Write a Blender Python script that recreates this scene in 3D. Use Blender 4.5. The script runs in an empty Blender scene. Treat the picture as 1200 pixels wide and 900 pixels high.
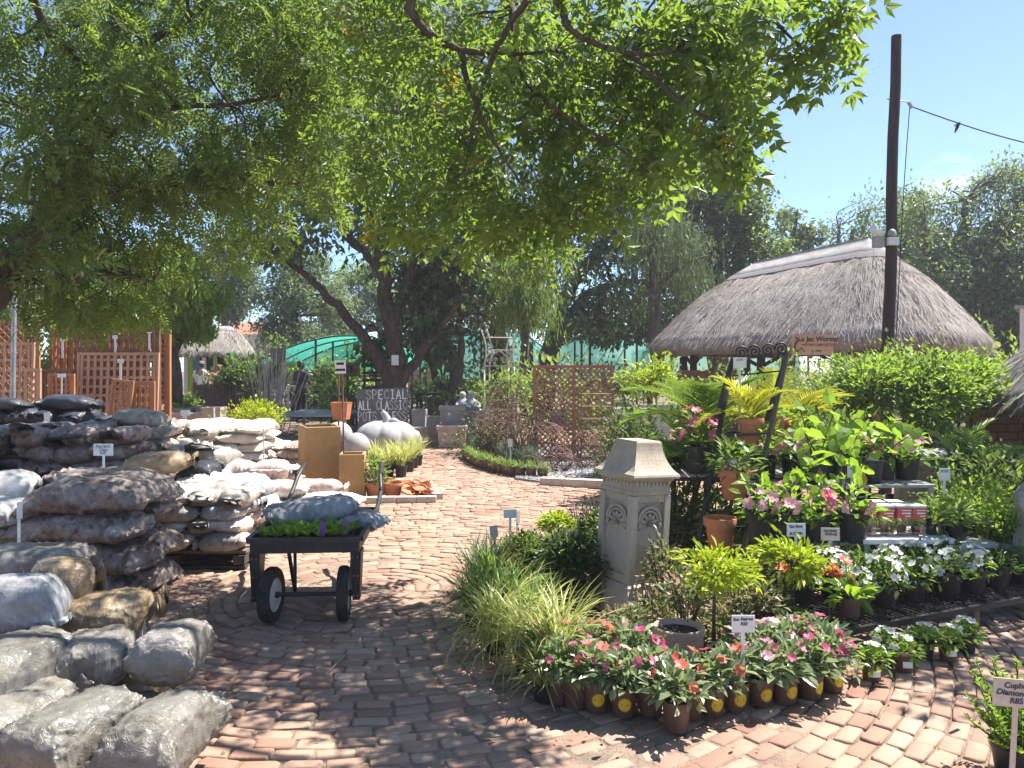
import bpy, bmesh, math, random
import numpy as np
from mathutils import Vector, Matrix, noise as mnoise
R = math.radians
rng = np.random.default_rng(11)
random.seed(11)
scene = bpy.context.scene
COL = scene.collection

# ---------- photograph pixel (1200x900) <-> place in metres ----------
FP, CX, HY, EYE = 924.0, 600.0, 430.0, 1.6
def gp(px, py):
    y = FP * EYE / (py - HY)
    return ((px - CX) / FP * y, y, 0.0)
def at(px, py, Y):
    return ((px - CX) / FP * Y, Y, EYE - (py - HY) / FP * Y)

# ---------- objects ----------
def _props(o, label=None, cat=None, group=None, kind=None):
    if label: o['label'] = label
    if cat: o['category'] = cat
    if group: o['group'] = group
    if kind: o['kind'] = kind
    return o
def thing(name, label, cat, loc=(0, 0, 0), rz=0.0, group=None, tilt=None):
    o = bpy.data.objects.new(name, None); COL.objects.link(o)
    o.empty_display_size = 0.1
    o.location = loc
    o.rotation_euler = (tilt[0], tilt[1], rz) if tilt else (0, 0, rz)
    return _props(o, label, cat, group)
def link(name, me, parent=None, loc=None, rz=None, rot=None, mat=None):
    o = bpy.data.objects.new(name, me); COL.objects.link(o)
    if parent is not None: o.parent = parent
    if loc is not None: o.location = loc
    if rot is not None: o.rotation_euler = rot
    elif rz is not None: o.rotation_euler = (0, 0, rz)
    if mat is not None:
        if len(me.materials) == 0: me.materials.append(mat)
        else:
            o.material_slots[0].link = 'OBJECT'; o.material_slots[0].material = mat
    return o
def dup(root, loc=None, rz=None, label=None, scale=None):
    r = root.copy(); COL.objects.link(r)
    if loc is not None: r.location = loc
    if rz is not None: r.rotation_euler = (root.rotation_euler[0], root.rotation_euler[1], rz)
    if scale is not None: r.scale = scale if hasattr(scale, '__len__') else (scale,) * 3
    if label: r['label'] = label
    for ch in list(root.children):
        c = ch.copy(); COL.objects.link(c); c.parent = r
        for g in list(ch.children):
            d = g.copy(); COL.objects.link(d); d.parent = c
    return r

# ---------- mesh builder ----------
class MB:
    def __init__(s): s.v = []; s.f = []; s.m = []; s.mi = 0
    def add(s, vs, fs):
        b = len(s.v); s.v.extend([tuple(p) for p in vs])
        s.f.extend([tuple(b + i for i in f) for f in fs]); s.m.extend([s.mi] * len(fs))
    def box(s, c, d, rz=0.0, rot=None, taper=1.0):
        x, y, z = d[0] / 2, d[1] / 2, d[2] / 2
        vs = [Vector((sx * x * (taper if sz > 0 else 1), sy * y * (taper if sz > 0 else 1), sz * z)) for sz in (-1, 1) for sy in (-1, 1) for sx in (-1, 1)]
        M = rot if rot is not None else Matrix.Rotation(rz, 3, 'Z')
        vs = [M @ v + Vector(c) for v in vs]
        s.add(vs, [(0, 2, 3, 1), (4, 5, 7, 6), (0, 1, 5, 4), (2, 6, 7, 3), (0, 4, 6, 2), (1, 3, 7, 5)])
    def bar(s, a, b, w, h=None, up=(0, 0, 1)):
        a, b = Vector(a), Vector(b); h = h or w
        d = (b - a); L = d.length
        if L < 1e-6: return
        d.normalize(); u = Vector(up)
        if abs(d.dot(u)) > .98: u = Vector((1, 0, 0))
        r = d.cross(u).normalized(); u = r.cross(d).normalized()
        M = Matrix((r, d, u)).transposed()
        s.box((a + b) / 2, (w, L, h), rot=M)
    def tube(s, pts, rad, n=8, caps=True, sub=0):
        pts = [Vector(p) for p in pts]
        if not hasattr(rad, '__len__'): rad = [rad] * len(pts)
        rad = list(rad)
        if sub and len(pts) > 2: pts, rad = catmull(pts, rad, sub)
        k = len(pts); base = len(s.v); prev = None
        for i, p in enumerate(pts):
            t = (pts[min(i + 1, k - 1)] - pts[max(i - 1, 0)])
            if t.length < 1e-9: t = Vector((0, 0, 1))
            t.normalize()
            if prev is None:
                u = Vector((1, 0, 0)) if abs(t.x) < .8 else Vector((0, 1, 0))
            else: u = prev
            u = (u - t * u.dot(t)).normalized(); prev = u; w = t.cross(u)
            for j in range(n):
                a = 2 * math.pi * j / n
                s.v.append(tuple(p + (u * math.cos(a) + w * math.sin(a)) * rad[i]))
        for i in range(k - 1):
            for j in range(n):
                j2 = (j + 1) % n
                s.f.append((base + i * n + j, base + i * n + j2, base + (i + 1) * n + j2, base + (i + 1) * n + j)); s.m.append(s.mi)
        if caps:
            s.f.append(tuple(base + j for j in reversed(range(n)))); s.m.append(s.mi)
            s.f.append(tuple(base + (k - 1) * n + j for j in range(n))); s.m.append(s.mi)
    def lathe(s, prof, n=24, c=(0, 0, 0), lobes=None, close=False, squash=(1, 1)):
        base = len(s.v); k = len(prof)
        for (r, z) in prof:
            for j in range(n):
                a = 2 * math.pi * j / n
                rr = r * (lobes(a, z) if lobes else 1)
                s.v.append((c[0] + rr * math.cos(a) * squash[0], c[1] + rr * math.sin(a) * squash[1], c[2] + z))
        for i in range(k - 1):
            for j in range(n):
                j2 = (j + 1) % n
                s.f.append((base + i * n + j, base + i * n + j2, base + (i + 1) * n + j2, base + (i + 1) * n + j)); s.m.append(s.mi)
        if close:
            s.f.append(tuple(base + j for j in reversed(range(n)))); s.m.append(s.mi)
            s.f.append(tuple(base + (k - 1) * n + j for j in range(n))); s.m.append(s.mi)
    def prism(s, poly, z0, z1):
        n = len(poly)
        vs = [(p[0], p[1], z0) for p in poly] + [(p[0], p[1], z1) for p in poly]
        fs = [tuple(reversed(range(n))), tuple(range(n, 2 * n))] + [(i, (i + 1) % n, n + (i + 1) % n, n + i) for i in range(n)]
        s.add(vs, fs)
    def frustum(s, secs, rz=0.0):
        """secs: list of (half-x, half-y, z): a stack of rectangles"""
        M = Matrix.Rotation(rz, 3, 'Z'); base = len(s.v)
        for hx, hy, z in secs:
            for sx, sy in ((-1, -1), (1, -1), (1, 1), (-1, 1)):
                s.v.append(tuple(M @ Vector((sx * hx, sy * hy, z))))
        k = len(secs)
        fs = [(base + 3, base + 2, base + 1, base)]
        for i in range(k - 1):
            for j in range(4):
                j2 = (j + 1) % 4
                fs.append((base + i * 4 + j, base + i * 4 + j2, base + i * 4 + 4 + j2, base + i * 4 + 4 + j))
        fs.append(tuple(base + (k - 1) * 4 + j for j in range(4)))
        s.f.extend(fs); s.m.extend([s.mi] * len(fs))
    def mesh(s, name, mats, smooth=False, angle=None):
        me = bpy.data.meshes.new(name)
        me.from_pydata(s.v, [], s.f)
        for m in (mats if isinstance(mats, (list, tuple)) else [mats]): me.materials.append(m)
        if len(me.materials) > 1: me.polygons.foreach_set('material_index', s.m)
        if smooth or angle is not None:
            me.polygons.foreach_set('use_smooth', [True] * len(me.polygons))
            if angle is not None: me.set_sharp_from_angle(angle=R(angle))
        me.update()
        return me
    def build(s, name, mats, parent=None, loc=None, rz=None, smooth=False, angle=None, rot=None):
        return link(name, s.mesh(name, mats, smooth, angle), parent, loc, rz, rot)

def catmull(pts, rad, sub):
    P, Q = [], []
    n = len(pts)
    for i in range(n - 1):
        p0, p1, p2, p3 = pts[max(i - 1, 0)], pts[i], pts[i + 1], pts[min(i + 2, n - 1)]
        for k in range(sub):
            t = k / sub; t2 = t * t; t3 = t2 * t
            P.append(.5 * ((2 * p1) + (-p0 + p2) * t + (2 * p0 - 5 * p1 + 4 * p2 - p3) * t2 + (-p0 + 3 * p1 - 3 * p2 + p3) * t3))
            Q.append(rad[i] * (1 - t) + rad[i + 1] * t)
    P.append(pts[-1]); Q.append(rad[-1])
    return P, Q

# ---------- numpy scatter of small leaf templates ----------
def nrm(a):
    return a / np.maximum(np.linalg.norm(a, axis=-1, keepdims=True), 1e-9)
def frames(fwd, up):
    f = nrm(np.asarray(fwd, float)); up = np.asarray(up, float)
    if up.ndim == 1: up = np.broadcast_to(up, f.shape)
    r = np.cross(up, f); bad = np.linalg.norm(r, axis=1) < 1e-4
    if bad.any(): r[bad] = np.cross(np.array([1., .3, 0]), f[bad])
    r = nrm(r); u = np.cross(f, r)
    return np.stack([f, r, u], axis=2)
def scatter(tv, tf, pos, fr, s, wy=1.0):
    tv = np.asarray(tv, float).copy(); tv[:, 1] *= wy
    tf = np.asarray(tf); n, k = len(pos), len(tv)
    s = np.broadcast_to(np.asarray(s, float), (n,))
    V = pos[:, None, :] + s[:, None, None] * np.einsum('nij,kj->nki', fr, tv)
    F = (np.arange(n) * k)[:, None, None] + tf[None]
    return V.reshape(-1, 3), F.reshape(-1, tf.shape[1])
def np_mesh(name, chunks, mats, smooth=False):
    """chunks: list of (V, F, material index)"""
    Vs, Fl, Fs, Mi, off = [], [], [], [], 0
    for ch in chunks:
        V, F = ch[0], ch[1]; mi = ch[2] if len(ch) > 2 else 0
        if len(V) == 0: continue
        Vs.append(V); Fl.append((F + off).ravel()); Fs.append(np.full(len(F), F.shape[1])); Mi.append(np.full(len(F), mi)); off += len(V)
    V = np.concatenate(Vs).astype(np.float32); L = np.concatenate(Fl).astype(np.int32); S = np.concatenate(Fs).astype(np.int32); M = np.concatenate(Mi).astype(np.int32)
    me = bpy.data.meshes.new(name)
    me.vertices.add(len(V)); me.vertices.foreach_set('co', V.ravel())
    me.loops.add(len(L)); me.loops.foreach_set('vertex_index', L)
    me.polygons.add(len(S))
    st = np.concatenate([[0], np.cumsum(S)[:-1]]).astype(np.int32)
    me.polygons.foreach_set('loop_start', st)
    for m in (mats if isinstance(mats, (list, tuple)) else [mats]): me.materials.append(m)
    me.polygons.foreach_set('material_index', M)
    me.polygons.foreach_set('use_smooth', np.full(len(S), bool(smooth)))
    me.update(calc_edges=True); me.validate()
    return me

LEAF2 = (np.array([[0, 0, 0], [.42, .5, .07], [1, 0, -.1], [.42, -.5, .07]]), np.array([[0, 2, 1], [0, 3, 2]]))
LEAF6 = (np.array([[0, 0, 0], [.28, .42, .09], [.68, .36, .03], [1, 0, -.16], [.68, -.36, .03], [.28, -.42, .09], [.5, 0, -.03]]),
         np.array([[6, 1, 0], [6, 2, 1], [6, 3, 2], [6, 4, 3], [6, 5, 4], [6, 0, 5]]))
def compound(pairs=4, w=.36, ll=.34):
    vs, fs = [], []
    def leaflet(p, ang, L, z):
        b = len(vs); c, s_ = math.cos(ang), math.sin(ang)
        for x, y, zz in ((0, 0, 0), (.42, w / 2, .05), (1, 0, -.10), (.42, -w / 2, .05)):
            vs.append((p + L * (x * c - y * s_), L * (x * s_ + y * c), z + zz * L))
        fs.extend([(b, b + 2, b + 1), (b, b + 3, b + 2)])
    for i in range(pairs):
        t = .2 + .62 * i / max(pairs - 1, 1)
        for sg in (-1, 1): leaflet(t + .02 * sg, sg * R(58 - 8 * i / pairs), ll * (1 - .25 * abs(i / pairs - .4)), -.18 * t * t)
    leaflet(.84, 0, ll, -.15)
    return np.array(vs), np.array(fs)
COMP5 = compound(3, .46, .40)
COMP9 = compound(5, .36, .30)
def petals(n=5, w=.75, cup=.25):
    vs, fs = [[0, 0, 0]], []
    for i in range(n):
        a = 2 * math.pi * i / n; h = math.pi / n * w
        b = len(vs)
        for (r, da, z) in ((.62, -h, cup * .7), (1.0, -h * .45, cup), (1.0, h * .45, cup), (.62, h, cup * .7)):
            vs.append([r * math.cos(a + da), r * math.sin(a + da), z])
        fs.extend([(0, b, b + 1), (0, b + 1, b + 2), (0, b + 2, b + 3)])
    return np.array(vs, float), np.array(fs)
PETAL5 = petals(5, 1.12, .3); PETAL8 = petals(8, .95, .2)
def rand_dir(n, g=rng):
    return nrm(g.normal(size=(n, 3)))
def in_ball(n, g=rng, power=.45):
    return rand_dir(n, g) * (g.random((n, 1)) ** power)
def clustered(n, center, rad, m, spread, g=rng):
    """n points gathered round m uneven sub-centres inside an ellipsoid"""
    sc = in_ball(m, g, .4)
    w = g.random(m) + .25; w /= w.sum()
    idx = g.choice(m, size=n, p=w)
    p = sc[idx] + g.normal(size=(n, 3)) * spread
    return np.asarray(center) + p * np.asarray(rad), np.asarray(center) + sc * np.asarray(rad)

# ---------- materials ----------
def new_mat(name):
    m = bpy.data.materials.new(name); m.use_nodes = True
    nt = m.node_tree; nt.nodes.clear()
    return m, nt, nt.nodes, nt.links
def N(nt, typ, **kw):
    n = nt.nodes.new(typ)
    for k, v in kw.items():
        if k in n.inputs: n.inputs[k].default_value = v
        else: setattr(n, k, v)
    return n
def rgba(c): return (c[0], c[1], c[2], 1.0)
def mixc(nt, fac, a, b, blend='MIX'):
    m = nt.nodes.new('ShaderNodeMix'); m.data_type = 'RGBA'; m.blend_type = blend
    for sock, v in ((m.inputs[0], fac), (m.inputs[6], a), (m.inputs[7], b)):
        if hasattr(v, 'links'): nt.links.new(v, sock)
        elif isinstance(v, (int, float)): sock.default_value = v
        else: sock.default_value = rgba(v)
    return m.outputs[2]
def ramp(nt, fac, stops):
    r = nt.nodes.new('ShaderNodeValToRGB')
    e = r.color_ramp.elements
    while len(e) < len(stops): e.new(.5)
    for i, (p, c) in enumerate(stops):
        e[i].position = p; e[i].color = rgba(c) if hasattr(c, '__len__') else (c, c, c, 1)
    nt.links.new(fac, r.inputs[0])
    return r.outputs[0]
def coords(nt, stretch=(1, 1, 1), kind='Object'):
    tc = nt.nodes.new('ShaderNodeTexCoord'); mp = nt.nodes.new('ShaderNodeMapping')
    mp.inputs['Scale'].default_value = stretch
    nt.links.new(tc.outputs[kind], mp.inputs[0])
    oi = nt.nodes.new('ShaderNodeObjectInfo'); ad = nt.nodes.new('ShaderNodeVectorMath'); ad.operation = 'ADD'
    ml = nt.nodes.new('ShaderNodeMath'); ml.operation = 'MULTIPLY'; ml.inputs[1].default_value = 37.0
    nt.links.new(oi.outputs['Random'], ml.inputs[0]); nt.links.new(mp.outputs[0], ad.inputs[0]); nt.links.new(ml.outputs[0], ad.inputs[1])
    return ad.outputs[0]
def noise_tex(nt, vec, scale, detail=6, rough=.6, dist=0):
    n = N(nt, 'ShaderNodeTexNoise', Scale=scale, Detail=detail, Roughness=rough, Distortion=dist)
    nt.links.new(vec, n.inputs['Vector']); return n.outputs['Fac']
def finish(nt, col, rough=.7, bumpsrc=None, bump=.3, bdist=.01, metal=0., spec=.4, coat=0., coatr=.15, rsock=None):
    b = N(nt, 'ShaderNodeBsdfPrincipled'); o = N(nt, 'ShaderNodeOutputMaterial')
    if hasattr(col, 'links'): nt.links.new(col, b.inputs['Base Color'])
    else: b.inputs['Base Color'].default_value = rgba(col)
    b.inputs['Roughness'].default_value = rough; b.inputs['Metallic'].default_value = metal
    b.inputs['Specular IOR Level'].default_value = spec
    b.inputs['Coat Weight'].default_value = coat; b.inputs['Coat Roughness'].default_value = coatr
    if rsock is not None: nt.links.new(rsock, b.inputs['Roughness'])
    if bumpsrc is not None:
        bp = N(nt, 'ShaderNodeBump', Strength=bump, Distance=bdist)
        nt.links.new(bumpsrc, bp.inputs['Height']); nt.links.new(bp.outputs[0], b.inputs['Normal'])
        if coat: nt.links.new(bp.outputs[0], b.inputs['Coat Normal'])
    nt.links.new(b.outputs[0], o.inputs[0])
    return b
def nmat(name, c1, c2, scale=8, rough=.7, bump=.25, bdist=.01, bscale=None, stretch=(1, 1, 1), lo=.35, hi=.65, **kw):
    m, nt, _, _ = new_mat(name)
    v = coords(nt, stretch)
    f = noise_tex(nt, v, scale)
    col = ramp(nt, f, [(lo, c1), (hi, c2)])
    g = noise_tex(nt, v, bscale or scale * 6, 4)
    col = mixc(nt, .25, col, ramp(nt, g, [(.3, tuple(x * .6 for x in c1)), (.7, tuple(min(x * 1.25, .9) for x in c2))]))
    finish(nt, col, rough, g, bump, bdist, **kw)
    return m
def lmat(name, c1, c2, tcol, tr=.4, rough=.45, spec=.45, c3=None):
    """leaf: each leaf (mesh island) its own shade, light passing through"""
    m, nt, _, L = new_mat(name)
    ge = N(nt, 'ShaderNodeNewGeometry')
    stops = [(0, c1), (.85, c2)] + ([(.93, c3), (1, c3)] if c3 else [])
    col = ramp(nt, ge.outputs['Random Per Island'], stops)
    b = N(nt, 'ShaderNodeBsdfPrincipled'); b.inputs['Roughness'].default_value = rough; b.inputs['Specular IOR Level'].default_value = spec
    L.new(col, b.inputs['Base Color'])
    t = N(nt, 'ShaderNodeBsdfTranslucent')
    L.new(mixc(nt, .65, col, tcol), t.inputs['Color'])
    mx = N(nt, 'ShaderNodeMixShader'); mx.inputs[0].default_value = tr
    L.new(b.outputs[0], mx.inputs[1]); L.new(t.outputs[0], mx.inputs[2])
    o = N(nt, 'ShaderNodeOutputMaterial'); L.new(mx.outputs[0], o.inputs[0])
    return m
def bagmat(name, a, b, film=(.5, .5, .48), film_sheen=.35, chips=0., coat=.8, tint=None):
    """loose filling seen through crinkled plastic film"""
    m, nt, _, L = new_mat(name)
    v = coords(nt)
    n1 = noise_tex(nt, v, 7, 5)
    if chips:
        vo = N(nt, 'ShaderNodeTexVoronoi', Scale=chips); L.new(v, vo.inputs['Vector'])
        se = N(nt, 'ShaderNodeSeparateColor'); L.new(vo.outputs['Color'], se.inputs[0])
        base = ramp(nt, se.outputs[0], [(0, a), (1, b)])
        base = mixc(nt, ramp(nt, n1, [(.35, .0), (.7, .5)]), base, a)
    else:
        base = ramp(nt, n1, [(.3, a), (.7, b)])
    n2 = noise_tex(nt, v, 4.5, 7, .65, 1.2)
    f = ramp(nt, n2, [(.42, 0.), (.75, film_sheen * 1.8)])  # milky film patches, with the plastic's sheen put into their pale colour
    base = mixc(nt, f, base, film)
    oi = N(nt, 'ShaderNodeObjectInfo')
    hv = N(nt, 'ShaderNodeHueSaturation'); L.new(base, hv.inputs['Color'])
    vv = ramp(nt, oi.outputs['Random'], [(0, .78), (1, 1.18)]); L.new(vv, hv.inputs['Value'])
    rn = N(nt, 'ShaderNodeTexNoise', Scale=9., Detail=5., Roughness=.55, Distortion=1.2); rn.noise_type = 'RIDGED_MULTIFRACTAL'; L.new(v, rn.inputs['Vector'])
    n3 = noise_tex(nt, v, 26, 4, .6, 1.)
    r2 = N(nt, 'ShaderNodeTexNoise', Scale=15., Detail=3., Roughness=.5, Distortion=2.2); L.new(v, r2.inputs['Vector'])
    cr = ramp(nt, r2.outputs['Fac'], [(.455, 0.), (.5, 1.), (.545, 0.)])
    rough = ramp(nt, n2, [(.35, .55), (.7, .3)])
    finish(nt, hv.outputs[0], .5, mixc(nt, .45, mixc(nt, .3, rn.outputs['Fac'], n3), cr), .45, .011, spec=.4, coat=coat * .42, coatr=.22, rsock=rough)
    return m
# ---------- material library ----------
M = {}
M['bark'] = nmat('tree_bark', (.045, .035, .027), (.15, .11, .08), 5, .9, .8, .03, stretch=(3, 3, .7))
M['bark_red'] = nmat('tree_bark_red', (.04, .027, .021), (.15, .09, .065), 5, .9, .8, .03, stretch=(3, 3, .7))
M['twig'] = nmat('twig', (.05, .035, .025), (.13, .09, .06), 20, .85)
M['leaf_ash'] = lmat('leaf_ash', (.055, .1, .026), (.115, .17, .042), (.38, .55, .055), .5, c3=(.14, .17, .035))
M['leaf_ash_fine'] = lmat('leaf_ash_fine', (.06, .1, .03), (.125, .17, .05), (.38, .52, .07), .5, c3=(.11, .16, .04))
M['leaf_yellowed'] = lmat('leaf_yellowed', (.30, .20, .02), (.42, .26, .03), (.6, .38, .02), .5)
M['leaf_dark'] = lmat('leaf_dark', (.03, .052, .018), (.085, .125, .04), (.18, .28, .05), .33)
M['leaf_mid'] = lmat('leaf_mid', (.04, .075, .022), (.1, .155, .042), (.27, .42, .05), .45, c3=(.14, .19, .06))
M['leaf_light'] = lmat('leaf_light', (.09, .145, .035), (.2, .27, .075), (.4, .54, .08), .47, c3=(.26, .3, .1))
M['leaf_grey'] = lmat('leaf_grey', (.07, .1, .055), (.17, .21, .125), (.28, .36, .14), .38)
M['leaf_blue'] = lmat('leaf_blue', (.06, .092, .042), (.15, .195, .09), (.26, .36, .1), .38)
M['leaf_yellow'] = lmat('leaf_yellow', (.2, .3, .02), (.42, .5, .03), (.55, .65, .03), .42, c3=(.5, .5, .06))
M['leaf_bright'] = lmat('leaf_bright', (.1, .2, .022), (.24, .36, .045), (.4, .6, .05), .48)
M['leaf_impatiens'] = lmat('leaf_impatiens', (.12, .18, .075), (.29, .34, .2), (.34, .46, .13), .36, .27, .85, c3=(.36, .39, .27))
M['leaf_pink'] = lmat('leaf_pink', (.12, .16, .06), (.34, .26, .17), (.4, .36, .12), .38, c3=(.42, .2, .18))
M['leaf_burgundy'] = lmat('leaf_burgundy', (.06, .02, .02), (.14, .05, .04), (.25, .06, .04), .3)
M['grass_cream'] = lmat('grass_cream', (.3, .36, .08), (.62, .62, .26), (.62, .66, .16), .45, .4)
M['grass_green'] = lmat('grass_green', (.08, .15, .03), (.22, .31, .07), (.35, .5, .07), .45, .4)
M['grass_blue'] = lmat('grass_blue', (.11, .16, .11), (.26, .31, .23), (.25, .34, .18), .3, .5)
M['palm'] = lmat('palm', (.08, .16, .03), (.2, .3, .06), (.35, .5, .06), .42, .35)
M['palm_yellow'] = lmat('palm_yellow', (.3, .34, .04), (.5, .5, .06), (.6, .6, .05), .45, .35)
M['palm_dark'] = lmat('palm_dark', (.015, .035, .018), (.04, .075, .03), (.08, .16, .03), .25)
for nm, c in (('pink', (.75, .16, .28)), ('coral', (.8, .14, .1)), ('magenta', (.62, .05, .2)), ('pale_pink', (.85, .42, .55)), ('white', (.82, .82, .8)), ('red', (.62, .035, .02)), ('orange', (.75, .16, .02)), ('lilac', (.5, .45, .7))):
    M['fl_' + nm] = lmat('petal_' + nm, tuple(x * .85 for x in c), c, c, .35, .5)
M['fl_eye'] = nmat('flower_eye', (.6, .45, .05), (.8, .6, .1), 30)
M['soil'] = nmat('potting_soil', (.02, .014, .01), (.07, .05, .035), 60, .95, .8, .02)
M['pot_black'] = nmat('black_plastic_pot', (.012, .012, .013), (.028, .028, .028), 5, .45, .05)
M['pot_brown'] = nmat('brown_plastic_pot', (.085, .045, .032), (.13, .07, .05), 6, .5, .05)
M['terracotta'] = nmat('terracotta', (.42, .155, .07), (.55, .23, .115), 5, .8, .15)
M['concrete'] = nmat('cast_concrete', (.27, .25, .22), (.4, .37, .33), 4, .9, .35, .01, 60)
M['concrete_warm'] = nmat('cast_concrete_warm', (.34, .29, .25), (.46, .4, .35), 4, .9, .35, .01, 60)
M['concrete_grey'] = nmat('grey_concrete', (.2, .2, .2), (.33, .33, .32), 4, .9, .35, .01, 60)
M['concrete_pink'] = nmat('pinkish_concrete', (.4, .3, .25), (.52, .4, .34), 9, .9, .4, .008, 70)
M['stone_pedestal'] = nmat('sandstone_pedestal', (.33, .272, .205), (.5, .42, .325), 2.6, .9, .4, .008, 55, stretch=(1, 1, .5))
M['white_stone'] = nmat('pale_cast_stone', (.3, .29, .275), (.44, .43, .41), 3, .85, .3, .01, 50)
M['white_paint'] = nmat('white_paint', (.7, .7, .68), (.82, .82, .8), 8, .5, .04)
M['plastic_white'] = nmat('white_plastic', (.72, .72, .7), (.82, .82, .8), 5, .4, .02)
M['plastic_grey'] = nmat('weathered_grey_plastic', (.3, .3, .3), (.42, .42, .41), 5, .5, .03)
M['ink'] = nmat('marker_ink', (.03, .03, .05), (.06, .06, .09), 30, .6)
M['ink_faded'] = nmat('faded_marker_ink', (.18, .18, .2), (.3, .3, .32), 30, .6)
M['chalk'] = nmat('white_brush_paint', (.66, .66, .65), (.82, .82, .8), 25, .8)
M['board_grey'] = nmat('painted_chalkboard', (.085, .085, .09), (.15, .15, .15), 5, .8, .1, stretch=(1, 1, 3))
M['black_steel'] = nmat('black_steel', (.012, .012, .013), (.035, .033, .032), 8, .45, .1, .004)
M['cart_steel'] = nmat('dark_painted_steel', (.018, .017, .018), (.05, .045, .042), 7, .5, .2, .004)
M['steel_grey'] = nmat('galvanised_steel', (.3, .3, .31), (.45, .45, .46), 9, .4, .05, metal=.6)
M['rust'] = nmat('rusty_wire', (.1, .055, .04), (.26, .15, .11), 22, .85, .3)
M['arch_metal'] = nmat('pale_rusted_steel', (.4, .32, .27), (.62, .56, .5), 12, .7)
M['rubber'] = nmat('tyre_rubber', (.015, .014, .013), (.05, .045, .04), 14, .85, .3)
M['rim_white'] = nmat('dusty_white_rim', (.42, .4, .36), (.6, .58, .52), 9, .6)
M['wood_orange'] = nmat('stained_trellis_wood', (.3, .128, .052), (.47, .23, .105), 7, .65, .3, .004, stretch=(1, 1, .2))
M['wood_pale'] = nmat('pale_trellis_wood', (.4, .22, .13), (.54, .33, .21), 7, .7, .3, .004, stretch=(1, 1, .2))
M['wood_pink'] = nmat('redwood_lattice', (.27, .1, .065), (.4, .17, .115), 7, .75, .3, .004)
M['wood_dark'] = nmat('dark_weathered_wood', (.03, .024, .02), (.085, .068, .055), 6, .85, .5, .006, stretch=(1, 1, .25))
M['wood_pallet'] = nmat('pallet_wood', (.1, .075, .055), (.2, .155, .115), 6, .85, .5, .006, stretch=(.3, 1, 1))
M['wood_brown'] = nmat('brown_wood', (.14, .07, .04), (.26, .14, .085), 6, .75, .3, .005)
M['pole_tar'] = nmat('creosoted_pole', (.02, .012, .012), (.06, .035, .034), 5, .75, .5, .01, stretch=(4, 4, .4))
M['planter_ochre'] = nmat('ochre_cement_planter', (.34, .2, .075), (.48, .3, .13), 3, .85, .25, .006, 45)
M['sign_tan'] = nmat('tan_sign_board', (.5, .3, .17), (.6, .38, .22), 5, .6, .05)
M['sign_red'] = nmat('red_sign_paint', (.35, .035, .03), (.42, .05, .04), 9, .6)
M['sign_brown'] = nmat('brown_sign_paint', (.16, .045, .03), (.2, .06, .04), 9, .6)
M['sign_black'] = nmat('black_sign_paint', (.02, .015, .015), (.035, .03, .03), 9, .6)
M['purple'] = nmat('purple_plastic_tag', (.13, .045, .2), (.19, .07, .27), 9, .5)
M['skin'] = nmat('skin', (.35, .2, .14), (.42, .26, .19), 12, .6)
M['skin_dark'] = nmat('dark_skin', (.09, .05, .035), (.13, .075, .05), 12, .6)
M['cloth_white'] = nmat('white_shirt', (.68, .68, .7), (.8, .8, .8), 8, .9, .3)
M['cloth_teal'] = nmat('dark_green_shirt', (.02, .035, .035), (.04, .06, .06), 8, .9, .3)
M['cloth_navy'] = nmat('dark_trousers', (.012, .014, .02), (.03, .032, .045), 8, .9, .3)
M['cloth_red'] = nmat('red_cloth', (.5, .05, .04), (.6, .08, .06), 8, .9, .3)
M['hair_black'] = nmat('black_hair', (.008, .007, .006), (.02, .018, .016), 30, .6)
M['hair_auburn'] = nmat('auburn_hair', (.16, .05, .02), (.25, .09, .04), 30, .6)
M['paint_teal'] = nmat('teal_paint', (.03, .16, .2), (.05, .22, .26), 6, .6)
M['paint_lime'] = nmat('lime_paint', (.25, .42, .03), (.33, .5, .05), 6, .6)
M['paint_blue'] = nmat('blue_paint', (.05, .16, .28), (.08, .22, .35), 6, .6)
M['plaster'] = nmat('cream_plaster', (.55, .5, .43), (.66, .61, .54), 3, .9, .2)
M['roof_tile'] = nmat('red_roof_tile', (.36, .13, .08), (.48, .2, .13), 20, .8, .4)
M['glass_dark'] = nmat('dark_window_glass', (.02, .03, .035), (.04, .05, .055), 3, .1)
M['cable'] = nmat('black_cable', (.015, .015, .016), (.03, .03, .03), 30, .6)
M['cement_cap'] = nmat('cement_ridge', (.26, .24, .23), (.4, .38, .36), 5, .9, .5, .02, 30)
M['gravel'] = nmat('grey_gravel', (.26, .25, .25), (.5, .48, .47), 60, .95, 1., .03, 120)
M['kerb'] = nmat('pale_kerb', (.42, .36, .3), (.6, .53, .46), 9, .9, .4)
M['purlin'] = nmat('gum_pole', (.12, .055, .035), (.25, .12, .075), 6, .8, .3, .005)
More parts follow.
